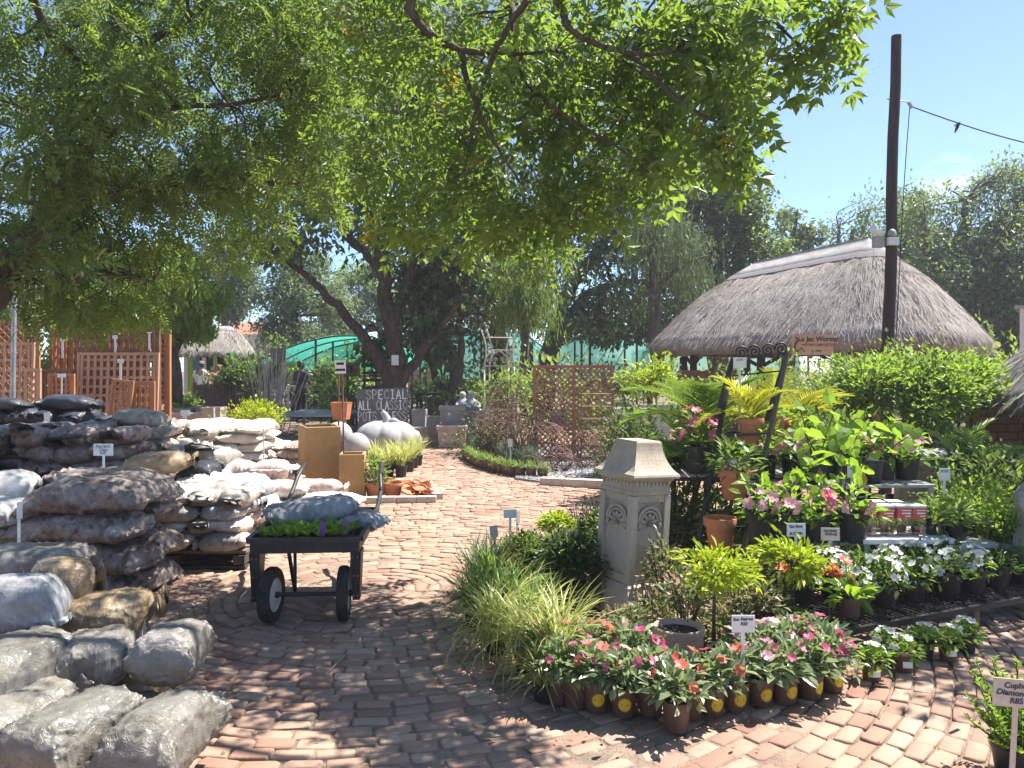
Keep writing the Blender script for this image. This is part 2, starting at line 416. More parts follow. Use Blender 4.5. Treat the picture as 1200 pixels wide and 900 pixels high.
B = {
 'bark': bagmat('bag_bark_chips', (.06, .04, .032), (.25, .175, .135), (.46, .44, .43), .32, 34, .9),
 'redbrown': bagmat('bag_red_bark', (.13, .075, .062), (.36, .23, .19), (.56, .5, .48), .42, 26, .8),
 'greygreen': bagmat('bag_compost_milky', (.095, .086, .068), (.2, .183, .147), (.36, .35, .33), .32, 0, .7),
 'tan': bagmat('bag_river_sand', (.2, .13, .062), (.33, .235, .13), (.4, .35, .27), .3, 0, .6),
 'cream': bagmat('bag_cream_stone', (.5, .42, .34), (.66, .58, .48), (.76, .74, .7), .35, 0, .5),
 'white': bagmat('bag_white_pebble', (.56, .54, .5), (.72, .7, .66), (.8, .8, .79), .3, 20, .5),
 'pinkish': bagmat('bag_pink_gravel', (.3, .2, .17), (.58, .44, .38), (.72, .68, .66), .35, 30, .6),
 'black': bagmat('bag_charcoal', (.012, .013, .018), (.035, .037, .045), (.12, .13, .16), .2, 0, .25),
 'bluegrey': bagmat('bag_blue_grey', (.17, .17, .175), (.31, .31, .315), (.56, .57, .6), .4, 0, .7),
 'dull': bagmat('bag_dull_grey', (.12, .105, .085), (.23, .205, .17), (.38, .37, .35), .35, 18, .7),
 'mixed': bagmat('bag_mixed_gravel', (.22, .185, .15), (.42, .37, .31), (.6, .58, .55), .45, 22, .8),
}

# ---------- thatch ----------
def thatch_mat(name, c1, c2, c3):
    m, nt, _, L = new_mat(name)
    uv = N(nt, 'ShaderNodeUVMap'); mp = N(nt, 'ShaderNodeMapping'); mp.inputs['Scale'].default_value = (1, 1, 1)
    L.new(uv.outputs[0], mp.inputs[0])
    def nz(sx, sy, sc, d=5):
        q = N(nt, 'ShaderNodeMapping'); q.inputs['Scale'].default_value = (sx, sy, 1); L.new(mp.outputs[0], q.inputs[0])
        return noise_tex(nt, q.outputs[0], sc, d, .65)
    f = nz(26, 5, 1.0); g = nz(2.2, 1.1, 1.0); h = nz(60, 16, 1.0, 3)
    col = ramp(nt, f, [(.3, c1), (.5, c2), (.72, c3)])
    col = mixc(nt, ramp(nt, g, [(.42, 0.), (.66, .6)]), col, c3)
    finish(nt, col, .95, mixc(nt, .5, f, h), 1., .05, spec=.15)
    return m
M['thatch'] = thatch_mat('weathered_thatch', (.17, .145, .125), (.3, .262, .23), (.43, .385, .345))
M['thatch_dark'] = thatch_mat('grey_thatch', (.07, .062, .06), (.2, .18, .175), (.36, .33, .32))
M['straw'] = lmat('loose_straw', (.2, .172, .15), (.4, .355, .315), (.3, .26, .22), .1, .9, .1)

# ---------- camera, world, sun ----------
cam = bpy.data.cameras.new('camera'); cam.sensor_width = 36; cam.lens = 36 * FP / 1200; cam.shift_y = -(450 - HY) / 1200
cam.clip_end = 2000; cam.clip_start = .05
camo = bpy.data.objects.new('camera', cam); COL.objects.link(camo)
camo.location = (0, 0, EYE); camo.rotation_euler = (R(90), 0, 0); scene.camera = camo

SUN = np.array([.90, .44]); SUN = SUN / np.linalg.norm(SUN); ELEV = 60
sd = Vector((SUN[0] * math.cos(R(ELEV)), SUN[1] * math.cos(R(ELEV)), math.sin(R(ELEV))))
sl = bpy.data.lights.new('sun', 'SUN'); sl.energy = 5.0; sl.angle = R(.53); sl.color = (1, .955, .89)
so = bpy.data.objects.new('sun', sl); COL.objects.link(so)
so.rotation_euler = (-sd).to_track_quat('-Z', 'Y').to_euler(); so.location = (10, 5, 20)
w = bpy.data.worlds.new('World'); scene.world = w; w.use_nodes = True
nt = w.node_tree; bg = nt.nodes['Background']; bg.inputs[1].default_value = .088
sk = nt.nodes.new('ShaderNodeTexSky'); sk.sky_type = 'NISHITA'; sk.sun_disc = False
sk.sun_elevation = R(ELEV); sk.sun_rotation = math.atan2(sd.x, sd.y); sk.altitude = 1500; sk.air_density = 1.0; sk.dust_density = .8; sk.ozone_density = 4.5
tc = nt.nodes.new('ShaderNodeTexCoord'); nz = N(nt, 'ShaderNodeTexNoise', Scale=9., Detail=6., Roughness=.55)
mp = nt.nodes.new('ShaderNodeMapping'); mp.inputs['Scale'].default_value = (1, 1, 2.6); nt.links.new(tc.outputs['Generated'], mp.inputs[0]); nt.links.new(mp.outputs[0], nz.inputs['Vector'])
dt = N(nt, 'ShaderNodeVectorMath', operation='DOT_PRODUCT'); nt.links.new(tc.outputs['Generated'], dt.inputs[0])
cd = Vector(at(1112, 215, 1)) - Vector((0, 0, EYE)); cd.normalize(); dt.inputs[1].default_value = cd
mr = N(nt, 'ShaderNodeMapRange'); mr.inputs[1].default_value = .9994; mr.inputs[2].default_value = .99995; nt.links.new(dt.outputs['Value'], mr.inputs[0]); near = mr.outputs[0]
mm = N(nt, 'ShaderNodeMath', operation='MULTIPLY'); nt.links.new(near, mm.inputs[0])
nt.links.new(ramp(nt, nz.outputs['Fac'], [(.42, 0.), (.6, .8)]), mm.inputs[1])
nt.links.new(mixc(nt, mm.outputs[0], sk.outputs[0], (5.5, 5.7, 6)), bg.inputs[0])
vs = scene.view_settings; vs.view_transform = 'Standard'; vs.look = 'None'; vs.gamma = 1; vs.use_curve_mapping = False; vs.exposure = EXPOSURE if 'EXPOSURE' in globals() else 1.45
cy = scene.cycles; cy.use_denoising = True; cy.max_bounces = 8; cy.transparent_max_bounces = 6; cy.transmission_bounces = 4; cy.diffuse_bounces = 4; cy.glossy_bounces = 2
cy.sample_clamp_indirect = 6; cy.caustics_reflective = False; cy.caustics_refractive = False
cy.denoising_input_passes = 'RGB_ALBEDO_NORMAL'

# ---------- ground and paving ----------
def ground():
    m, nt, _, L = new_mat('sandy_ground')
    v = coords(nt); n1 = noise_tex(nt, v, 1.3); n2 = noise_tex(nt, v, 30, 4)
    col = ramp(nt, n1, [(.35, (.13, .09, .065)), (.65, (.24, .165, .12))])
    col = mixc(nt, .4, col, ramp(nt, n2, [(.35, (.08, .055, .04)), (.7, (.28, .2, .15))]))
    finish(nt, col, .95, n2, .5, .02)
    b = MB(); s = 260
    b.add([(-s, -s, -.028), (s, -s, -.028), (s, s, -.028), (-s, s, -.028)], [(0, 1, 2, 3)])
    g = b.build('ground', m); g['kind'] = 'structure'
def brick_mat():
    m, nt, _, L = new_mat('clay_paver')
    ge = N(nt, 'ShaderNodeNewGeometry'); v = coords(nt)
    col = ramp(nt, ge.outputs['Random Per Island'], [(0, (.21, .112, .08)), (.12, (.275, .15, .108)), (.3, (.325, .19, .138)), (.55, (.365, .225, .162)), (.8, (.39, .258, .188)), (.93, (.41, .292, .218)), (1, (.265, .162, .128))])
    n1 = noise_tex(nt, v, 4, 6, .65); n2 = noise_tex(nt, v, 55, 5, .7); n3 = noise_tex(nt, v, .7, 5)
    col = mixc(nt, ramp(nt, n1, [(.45, 0.), (.7, .55)]), col, (.24, .17, .13))
    col = mixc(nt, ramp(nt, n2, [(.5, 0.), (.75, .45)]), col, (.16, .1, .075))
    col = mixc(nt, ramp(nt, n3, [(.42, 0.), (.68, .42)]), col, (.42, .315, .22))
    finish(nt, col, .9, mixc(nt, .5, n1, n2), .65, .012, spec=.25)
    return m
def paving():
    cx, cyy = -1.0, 5.7
    Lb, Wb = .172, .091
    g = np.random.default_rng(5)
    P, T, H = [], [], []
    r = .16
    while r < 17.5:
        n = max(3, int(2 * math.pi * r / Lb)); off = g.random() * 6.28
        a = off + np.arange(n) * 2 * math.pi / n
        x = cx + r * np.cos(a); y = cyy + r * np.sin(a)
        keep = (y > 1.6) & (y < 21.5) & (np.abs(x) < 1.5 + y * .8)
        P.append(np.stack([x, y], 1)[keep]); T.append(a[keep] + math.pi / 2); H.append(np.full(keep.sum(), min(2 * math.pi * r / n, Lb * 1.12)))
        r += Wb
    P = np.concatenate(P); T = np.concatenate(T); Ln = np.concatenate(H); n = len(P)
    # outline of one brick, corners knocked off a little differently each time
    hl = Ln / 2 - .0035; hw = np.full(n, Wb / 2 - .003)
    hl = hl * (1 - .05 * g.random(n)); hw = hw * (1 - .09 * g.random(n))
    cc = .003 + .02 * g.random((n, 4)) ** 3
    base = []
    sg = [(-1, -1), (1, -1), (1, 1), (-1, 1)]
    for k, (sx, sy) in enumerate(sg):
        c = cc[:, k]; first = np.stack([sx * hl, sy * (hw - c)], 1); second = np.stack([sx * (hl - c), sy * hw], 1)
        base += [first, second] if k in (0, 2) and False else ([second, first] if sx * sy < 0 else [first, second])
    O = np.stack(base, 1)                                   # n,8,2
    order = np.argsort(np.arctan2(O[..., 1] / .5, O[..., 0]), axis=1)
    O = np.take_along_axis(O, order[..., None], 1)
    O += g.normal(size=O.shape) * .0022
    z0 = g.normal(size=n) * .0035; tx = g.normal(size=n) * .028; ty = g.normal(size=n) * .045
    rings = []
    for (s, dz) in ((1.0, -.05), (1.0, -.009), (.965, -.003), (.88, 0.0)):
        q = O * s if s == 1 else O - np.sign(O) * np.minimum(np.abs(O), (1 - s) * np.array([.075, .06]))
        z = z0[:, None] + dz + (q[..., 0] * tx[:, None] + q[..., 1] * ty[:, None] if dz > -.04 else 0)
        z = np.broadcast_to(z, q.shape[:2])
        rings.append(np.concatenate([q, z[..., None]], 2))
    V = np.concatenate(rings, 1)                            # n,32,3
    jit = T + g.normal(size=n) * .035
    c, s = np.cos(jit), np.sin(jit)
    X = V[..., 0] * c[:, None] - V[..., 1] * s[:, None] + P[:, 0:1]; Y = V[..., 0] * s[:, None] + V[..., 1] * c[:, None] + P[:, 1:2]
    V = np.stack([X, Y, V[..., 2]], 2).reshape(-1, 3)
    V[:, 2] += -.004 + .006 * np.sin(V[:, 0] * 1.7 + 1) * np.sin(V[:, 1] * 1.3)
    q = []
    for k in range(3):
        for j in range(8): q.append((k * 8 + j, k * 8 + (j + 1) % 8, k * 8 + 8 + (j + 1) % 8, k * 8 + 8 + j))
    F = (np.arange(n) * 32)[:, None, None] + np.array(q)[None]
    cap = (np.arange(n) * 32)[:, None] + np.arange(24, 32)[None]
    me = np_mesh('paving', [(V, F.reshape(-1, 4)), ], brick_mat(), True)
    bm = bmesh.new(); bm.from_mesh(me); bm.verts.ensure_lookup_table()
    for cpf in cap: 
        f = bm.faces.new([bm.verts[i] for i in cpf]); f.smooth = True
    bm.to_mesh(me); bm.free()
    o = link('paving', me); o['kind'] = 'structure'
    # sand and dirt lying between the bricks
    b = MB(); b.add([(-22, .5, -.0135), (22, .5, -.0135), (22, 23, -.0135), (-22, 23, -.0135)], [(0, 1, 2, 3)])
    m2 = nmat('joint_dirt', (.17, .125, .09), (.3, .22, .16), 9, .95, .8, .02, 70)
    j = b.build('paving_bed', m2); j['kind'] = 'structure'
ground(); paving()

# gravel bed with its kerb
def gravel_bed():
    pts = [gp(604, 562), gp(640, 567), gp(730, 571), gp(800, 560), gp(800, 522), gp(700, 522), gp(600, 527)]
    poly = [(p[0], p[1]) for p in pts]
    b = MB(); b.prism(poly, -.02, .03)
    o = b.build('gravel_path', M['gravel']); o['kind'] = 'structure'
    g = np.random.default_rng(3)
    xs = np.array([p[0] for p in poly]); ys = np.array([p[1] for p in poly])
    n = 5000; q = np.stack([g.uniform(xs.min(), xs.max(), n), g.uniform(ys.min(), ys.max(), n)], 1)
    def inside(q):
        r_ = np.zeros(len(q), bool)
        for i in range(len(poly)):
            x1, y1 = poly[i]; x2, y2 = poly[i - 1]
            c = ((y1 > q[:, 1]) != (y2 > q[:, 1])) & (q[:, 0] < (x2 - x1) * (q[:, 1] - y1) / (y2 - y1 + 1e-9) + x1)
            r_ ^= c
        return r_
    q = q[inside(q)]
    OCT = (np.array([[1, 0, 0], [0, 1, 0], [-1, 0, 0], [0, -1, 0], [0, 0, .7], [0, 0, -.7]]), np.array([[0, 1, 4], [1, 2, 4], [2, 3, 4], [3, 0, 4]]))
    pos = np.concatenate([q, np.full((len(q), 1), .035)], 1)
    ch = scatter(*OCT, pos, frames(rand_dir(len(q), g) * [1, 1, .3], (0, 0, 1)), g.uniform(.012, .028, len(q)))
    st = link('gravel', np_mesh('gravel', [ch], M['gravel'])); st['kind'] = 'stuff'; st['label'] = 'loose grey gravel in front of the red lattice screen'; st['category'] = 'gravel'
    # kerb stones
    k = thing('kerb_edging', 'pale stone kerb edging along the front of the gravel bed', 'kerb', (0, 0, 0))
    a, c = Vector(gp(634, 568)), Vector(gp(742, 573))
    d = c - a; nseg = 4
    for i in range(nseg):
        p, q2 = a + d * (i / nseg), a + d * ((i + .985) / nseg)
        bb = MB(); bb.bar((p.x, p.y, .05), (q2.x, q2.y, .05), .14, .1); bb.build('kerb_stone', M['kerb'], k)
gravel_bed()
# ---------- trees ----------
def branch_mesh(limbs, subs, name, sides=8, twig_r=.012, sag=.1, g=rng, maxd=2.5):
    """limbs: list of (points, radii); subs: clump centres that get a thin branch to the closest limb point"""
    b = MB(); allp = []
    for pts, rad in limbs:
        p, r_ = catmull([Vector(q) for q in pts], list(rad), 5)
        # gentle crookedness
        for i in range(1, len(p) - 1):
            p[i] = p[i] + Vector(g.normal(size=3) * r_[i] * .22)
        b.tube(p, r_, sides)
        allp += [(q, rr) for q, rr in zip(p, r_)]
    A = np.array([tuple(q) for q, _ in allp]); RR = np.array([rr for _, rr in allp])
    for c in subs:
        d = np.linalg.norm(A - c, axis=1) + RR * 4 + np.maximum(0, A[:, 2] - c[2]) * .3
        i = int(np.argmin(d)); s = Vector(A[i]); e = Vector(c)
        if (e - s).length > maxd * 2: continue
        r0 = min(RR[i] * .6, twig_r * (1 + (e - s).length))
        mid = (s + e) / 2 + Vector(g.normal(size=3) * .12 * (e - s).length) + Vector((0, 0, sag * (e - s).length))
        b.tube([s, mid, e], [r0, r0 * .7, r0 * .3], 5, sub=3, caps=False)
    return b
def tree(name, label, limbs, clumps, leafm, barkm, tmpl=LEAF2, size=.16, wy=.6, n=4000, spread=.34, cat='tree', group=None, droop=.3, subper=9, seed=1, extra=None, twig_r=.012, hang=0., size_var=.35, sides=8, upr=.55):
    """clumps: (centre, (rx,ry,rz), weight)"""
    g = np.random.default_rng(seed)
    base = limbs[0][0][0]
    t = thing(name, label, cat, (base[0], base[1], 0), group=group)
    off = np.array([base[0], base[1], 0.])
    tot = sum(c[2] for c in clumps); P, S = [], []; ctr = []
    for c, rad, w in clumps:
        k = max(8, int(n * w / tot))
        m = max(3, int(subper * w)); p, sc = clustered(k, c, rad, m, spread, g)
        P.append(p); S.append(sc); ctr.append(np.repeat(np.array([c]), k, 0))
    P = np.concatenate(P); S = np.concatenate(S); C = np.concatenate(ctr)
    lm = [([tuple(np.array(q) - off) for q in pts], rad) for pts, rad in limbs]
    bm_ = branch_mesh(lm, S - off, 'trunk', twig_r=twig_r, g=g, sides=sides)
    bm_.build('trunk', barkm, t, smooth=True)
    out = nrm(P - C + g.normal(size=P.shape) * .25)
    fwd = nrm(out * .6 + g.normal(size=P.shape) * .6 + np.array([0, 0, -droop]))
    up = nrm(g.normal(size=P.shape) * upr + np.array([0, 0, 1.]))
    ch = []
    if hang > 0:   # strands of leaves hanging from each point
        k = 7; Q = []
        for i in range(k): Q.append(P + np.array([0, 0, -hang]) * i / k * g.random((len(P), 1)) + g.normal(size=P.shape) * .02)
        P = np.concatenate(Q); fwd = np.concatenate([nrm(fwd * .5 + np.array([0, 0, -.8]) + g.normal(size=fwd.shape) * .3)] * k); up = np.concatenate([g.normal(size=up.shape)] * k)
    P = P - off
    if extra:
        sel = g.random(len(P)) < extra[1]
        ch.append((*scatter(*tmpl, P[sel], frames(fwd[sel], up[sel]), size * (1 + size_var * g.normal(size=sel.sum())).clip(.4, 2), wy), 1))
        P, fwd, up = P[~sel], fwd[~sel], up[~sel]
    ch.insert(0, (*scatter(*tmpl, P, frames(fwd, up), size * (1 + size_var * g.normal(size=len(P))).clip(.4, 2), wy), 0))
    link('crown', np_mesh('crown', ch, [leafm] + ([extra[0]] if extra else [])), t)
    return t
def limb_px(pts, radii):
    return ([at(*p) for p in pts], radii)

def near_trees():
    # --- left tree: leaning trunk just outside the frame, one dark limb rising into it
    limbs = [
        ([(-5.75, 6.7, -.1), (-5.5, 6.85, 1.0), (-4.95, 7.0, 1.95), at(-6, 340, 7.0), at(60, 240, 7.0), at(104, 172, 7.05), at(112, 90, 7.1), at(150, 0, 7.2)], [.22, .18, .15, .12, .095, .075, .055, .035]),
        ([at(60, 240, 7.0), at(150, 225, 7.3), at(260, 215, 7.8), at(350, 215, 8.3)], [.045, .03, .02, .008]),
        ([at(104, 172, 7.05), at(190, 130, 7.0), at(290, 120, 7.2), at(390, 95, 7.6)], [.042, .03, .02, .009]),
        ([at(0, 330, 7.0), at(60, 330, 7.3), at(130, 322, 7.7), at(180, 330, 8)], [.04, .03, .02, .01]),
        ([at(112, 90, 7.1), at(60, 40, 6.6), at(20, -40, 6.2)], [.05, .04, .02]),
        ([at(112, 90, 7.1), at(220, 20, 6.8), at(330, -60, 6.4), at(430, -120, 6.0)], [.042, .034, .025, .012]),
        ([at(-6, 340, 7.0), at(-120, 250, 6.5), at(-160, 100, 6.2)], [.09, .07, .03]),
    ]
    cl = []
    for px, py, Y, rx, ry, rz, w in (
        (-40, 300, 7.2, .9, 1., .6, 1.0), (60, 190, 6.3, .5, .35, .4, .6), (20, 285, 6.3, .4, .3, .25, .45), (150, 120, 6.3, .5, .4, .35, .6), (180, 215, 6.9, .5, .4, .25, .6), (270, 200, 7.2, .45, .4, .25, .5), (60, 60, 6.3, .5, .4, .4, .5), (60, 330, 8.0, .75, .8, .40, 1.0), (140, 325, 8.4, .6, .7, .34, .8), (30, 235, 8.1, .8, .8, .6, 1.1), (150, 250, 8.3, .8, .8, .6, 1.2),
        (235, 255, 8.5, .7, .9, .42, .9), (320, 230, 8.6, .6, .8, .42, .9), (375, 225, 8.8, .32, .5, .3, .4), (80, 130, 7.6, .9, .9, .6, 1.3), (200, 160, 7.8, .9, .9, .6, 1.3),
        (300, 150, 8.0, .8, .8, .55, 1.2), (370, 150, 8.2, .5, .7, .5, .7), (40, 40, 7.2, .8, .9, .6, 1.1), (160, 50, 7.3, .9, .9, .6, 1.3), (270, 50, 7.4, .9, .8, .6, 1.2), (360, 60, 7.5, .6, .8, .55, .9),
        (100, -70, 6.8, 1., .9, .6, 1.1), (260, -70, 6.8, 1., .9, .6, 1.0), (400, -60, 6.6, .8, .8, .5, .7), (-120, 150, 6.6, 1., 1., .8, 1.0), (-150, 0, 6.2, 1., 1., .8, .8), (400, 30, 7.2, .5, .6, .4, .5),
    ): cl.append((at(px, py, Y), (rx, ry, rz), w))
    tree('ash_tree', 'big leaning tree at the left edge with feathery leaves over the bags', limbs, cl, M['leaf_ash_fine'], M['bark'],
         COMP9, .205, 1.0, 9600, .30, upr=1.1, droop=.55, subper=9, seed=21, twig_r=.011, extra=(M['leaf_ash'], .35))
    # --- overhead tree: trunk behind the photographer's left, crown hanging over the path
    limbs = [
        ([(-3.6, .6, -.1), (-3.4, .9, 1.4), (-2.9, 1.6, 2.9), (-2.1, 2.9, 4.1), (-1.2, 4.0, 4.55), at(455, -60, 4.9), at(490, 25, 4.95), at(540, 58, 5.0), at(600, 62, 5.1), at(650, 60, 5.2)], [.3, .24, .19, .13, .085, .042, .028, .021, .015, .008]),
        ([(-1.2, 4.0, 4.55), (-.4, 4.4, 4.7), at(640, -30, 4.8), at(670, 36, 4.8), at(735, 62, 4.7), at(790, 60, 4.6), at(850, 42, 4.4)], [.07, .05, .03, .02, .015, .011, .006]),
        ([(-2.1, 2.9, 4.1), (-1.9, 4.2, 4.9), (-1.6, 5.6, 5.0), at(420, -40, 6.4), at(430, 60, 6.6), at(470, 140, 6.8)], [.12, .1, .075, .05, .03, .012]),
        ([(-.4, 4.4, 4.7), (.8, 4.6, 4.7), (1.25, 4.3, 4.2), at(900, 8, 4.2), at(940, 55, 4.15)], [.04, .03, .02, .012, .005]),
        ([at(540, 58, 5.0), at(548, 95, 5.0), at(570, 150, 5.0), at(610, 215, 5.0)], [.024, .018, .013, .005]),
        ([at(600, 5, 5.3), at(605, 70, 5.2), at(640, 120, 5.1), at(720, 170, 5.0), at(760, 200, 5.0)], [.02, .018, .014, .009, .004]),
        ([at(640, -30, 4.8), at(590, 40, 4.9), at(560, 120, 5.1), at(545, 200, 5.2)], [.025, .018, .012, .004]),
        ([at(735, 62, 4.8), at(800, 120, 4.5), at(850, 150, 4.3), at(875, 180, 4.25)], [.016, .012, .008, .004]),
    ]
    cl = []
    for px, py, Y, rx, ry, rz, w in (
        (430, 40, 6.3, .55, .6, .45, .9), (480, 110, 6.2, .55, .6, .45, 1.0), (430, 180, 6.6, .35, .5, .35, .5), (520, 30, 5.6, .55, .6, .4, .9), (600, 30, 5.5, .55, .6, .4, 1.0), (690, 20, 5.2, .5, .6, .4, 1.),
        (780, 15, 5.1, .5, .6, .36, 1.), (860, 15, 4.5, .38, .4, .27, .9), (888, 5, 4.25, .22, .26, .17, .5), (940, 50, 4.15, .085, .12, .09, .2), (965, 22, 4.12, .1, .12, .1, .26), (985, 72, 4.1, .05, .08, .06, .12), (560, 120, 5.6, .5, .6, .36, 1.), (640, 110, 5.6, .5, .6, .36, 1.1),
        (720, 100, 5.4, .45, .6, .35, 1.), (800, 85, 5.2, .4, .5, .3, .9), (865, 85, 4.4, .22, .28, .22, .5), (500, 200, 5.9, .45, .5, .36, .9), (570, 215, 5.8, .45, .5, .34, .9), (640, 200, 5.7, .45, .5, .33, 1.), (710, 190, 5.6, .4, .5, .3, .8),
        (775, 165, 5.3, .34, .45, .26, .7), (835, 145, 4.4, .18, .25, .18, .42), (872, 165, 4.25, .08, .14, .12, .18), (600, 275, 6.0, .36, .45, .22, .5), (540, 270, 6.1, .32, .4, .2, .4), (660, 262, 5.9, .3, .4, .2, .45), (470, 255, 6.4, .25, .4, .2, .25),
        (500, -80, 5.4, .9, .7, .5, .4), (640, -80, 5.2, .9, .7, .5, .35), (780, -70, 4.7, .7, .5, .3, .25),
    ): cl.append((at(px, py, Y), (rx, ry * 1.3, rz), w))
    for c, r_, w in (((-2.2, 4.2, 4.6), (1., .8, .5), .55), ((-1.2, 3.4, 4.9), (1., .8, .5), .4), ((-1.4, 5.6, 5.5), (1., .9, .5), .3), ((-2.8, 2.4, 4.6), (1., .9, .6), .5)):
        cl.append((c, r_, w))
    tree('ash_tree', 'tree reaching over the brick path with dark bare twigs and a few yellow leaves', limbs, cl, M['leaf_ash'], M['bark'],
         COMP5, .172, 1.0, 4200, .27, droop=.6, subper=9, upr=1.5, seed=33, twig_r=.008, extra=(M['leaf_yellowed'], .004))
near_trees()

def far_trees():
    # multi-stemmed dark tree over the chalkboard
    Y = 19.
    limbs = [
        (limb_px([(463, 500, Y), (462, 450, Y), (459, 380, Y), (452, 330, Y), (440, 280, Y), (425, 215, Y)], [.29, .24, .2, .17, .13, .07])),
        (limb_px([(461, 470, Y), (446, 425, Y), (412, 375, Y), (385, 348, Y), (345, 312, Y), (300, 285, Y)], [.17, .15, .12, .1, .07, .03])),
        (limb_px([(452, 330, Y), (432, 300, Y), (405, 275, Y), (395, 240, Y)], [.13, .11, .08, .03])),
        (limb_px([(466, 455, Y), (490, 415, Y), (515, 385, Y), (545, 340, Y), (560, 290, Y)], [.15, .12, .09, .07, .03])),
        (limb_px([(459, 380, Y), (480, 320, Y), (492, 260, Y), (500, 200, Y)], [.14, .11, .08, .04])),
    ]
    cl = [(at(px, py, Y + dy), (rx, ry, rz), w) for px, py, dy, rx, ry, rz, w in (
        (350, 250, -1, 1.3, 1.5, .8, .8), (400, 215, 0, 1.5, 1.7, 1.0, 1.3), (470, 180, 0, 1.8, 1.8, 1.2, 1.3), (540, 210, 0, 1.5, 1.6, 1.0, 1.2), (480, 270, .4, 1.2, 1.3, .9, .9),
        (500, 340, .6, .9, 1.2, .9, 1.2), (545, 300, .2, 1.1, 1.3, .9, 1.), (440, 405, 1.2, .4, .5, .5, .25), (505, 395, .9, .6, .8, .7, .7), (330, 300, 0, .6, .8, .4, .3), (560, 130, 0, 1.4, 1.4, .9, .8), (400, 120, 0, 1.6, 1.4, 1., .9), (330, 40, 0, 1.5, 1.5, 1.2, .9), (420, 20, 0, 1.6, 1.5, 1.2, 1.), (510, 30, 0, 1.6, 1.5, 1.2, 1.), (600, 40, 0, 1.5, 1.5, 1.2, .9), (470, 95, 0, 1.5, 1.5, 1., .9))]
    tree('shade_tree', 'dark leaning tree with several reddish trunks behind the painted chalkboard', limbs, cl, M['leaf_dark'], M['bark_red'], LEAF2, .16, .55, 24000, .3, droop=.4, subper=12, seed=4, twig_r=.02, extra=(M['leaf_mid'], .25))
    # slender stems right of it
    Y = 20.
    limbs = [limb_px([(525, 485, Y), (536, 440, Y), (522, 400, Y), (500, 380, Y), (486, 345, Y)], [.2, .17, .14, .11, .06]),
             limb_px([(534, 450, Y), (541, 410, Y), (538, 370, Y), (548, 320, Y)], [.12, .1, .08, .04]),
             limb_px([(527, 470, Y), (510, 440, Y), (502, 410, Y), (498, 380, Y)], [.1, .08, .07, .04])]
    cl = [(at(px, py, Y), (1., 1., .8), w) for px, py, w in ((500, 345, 1), (540, 325, 1), (520, 290, 1), (555, 365, .5))]
    tree('shade_tree', 'small crooked tree with forked stems just right of the chalkboard', limbs, cl, M['leaf_dark'], M['bark'], LEAF2, .13, .55, 5000, .32, subper=8, seed=5, twig_r=.02)
    # weeping trees in the middle
    Y = 22.
    limbs = [limb_px([(588, 480, Y), (585, 420, Y), (580, 350, Y), (578, 290, Y), (570, 220, Y)], [.3, .26, .2, .17, .1]),
             limb_px([(582, 380, Y), (565, 330, Y), (552, 290, Y), (545, 240, Y)], [.14, .12, .09, .04]),
             limb_px([(579, 320, Y), (610, 270, Y), (640, 235, Y)], [.12, .09, .04])]
    cl = [(at(px, py, Y + d), (rx, 1.2, rz), w) for px, py, d, rx, rz, w in ((560, 250, 0, 1., .7, 1), (610, 240, -.5, 1.1, .7, 1.2), (650, 250, 0, .8, .6, .9), (600, 300, -.8, 1., .6, 1.), (640, 320, -1, .8, .7, .9), (560, 320, .5, .7, .6, .6), (615, 355, -1, .5, .4, .5), (590, 180, 0, 1.6, .9, 1.1))]
    tree('weeping_tree', 'weeping grey green tree hanging over the metal garden arch', limbs, cl, M['leaf_grey'], M['bark_red'], LEAF2, .13, .2, 2900, .28, droop=1.4, subper=12, seed=6, twig_r=.015, hang=1.1, extra=(M['leaf_light'], .4))
    limbs = [limb_px([(612, 500, 17), (613, 450, 17), (615, 400, 17), (618, 350, 17)], [.11, .1, .09, .05])]
    cl = [(at(px, py, 17), (.5, .6, .5), w) for px, py, w in ((615, 330, 1), (630, 350, .8), (600, 345, .7), (618, 290, 1.))]
    tree('weeping_tree', 'thin pale trunk with a drooping top left of the red lattice screen', limbs, cl, M['leaf_light'], M['bark'], LEAF2, .12, .2, 900, .3, droop=1.4, subper=8, seed=7, hang=.8)
    Y = 24.
    limbs = [limb_px([(632, 490, Y), (640, 430, Y), (652, 380, Y), (668, 340, Y), (700, 295, Y), (730, 250, Y)], [.36, .3, .26, .22, .15, .07]),
             limb_px([(668, 340, Y), (665, 300, Y), (650, 250, Y)], [.15, .12, .06]), limb_px([(652, 380, Y), (690, 345, Y), (735, 330, Y), (780, 335, Y)], [.15, .12, .08, .03]),
             limb_px([(700, 295, Y), (760, 280, Y), (810, 285, Y)], [.1, .08, .03])]
    cl = [(at(px, py, Y + d), (rx, 1.5, rz), w) for px, py, d, rx, rz, w in ((690, 300, 0, 1.2, 1.0, 1), (740, 290, 0, 1.2, 1.0, 1.1), (720, 350, 0, 1.2, .7, .9), (770, 345, 0, 1.1, .7, .8), (690, 385, -1, 1., .6, 1.), (740, 395, 0, 1.2, .35, .5), (790, 300, 0, 1.1, 1., 1.), (700, 240, 0, 1.3, .9, 1.), (770, 235, 0, 1.3, .9, 1.), (640, 120, 0, 1.8, 1.5, 1.2), (710, 150, 0, 1.7, 1.3, 1.2), (760, 190, 0, 1.3, 1., 1.), (650, 40, 0, 1.8, 1.5, 1.2), (730, 80, 0, 1.6, 1.4, 1.))]
    tree('shade_tree', 'dark spreading tree with a leaning trunk behind the red lattice screen', limbs, cl, M['leaf_blue'], M['bark'], LEAF2, .18, .5, 18000, .3, subper=11, seed=8, twig_r=.025, extra=(M['leaf_dark'], .4))
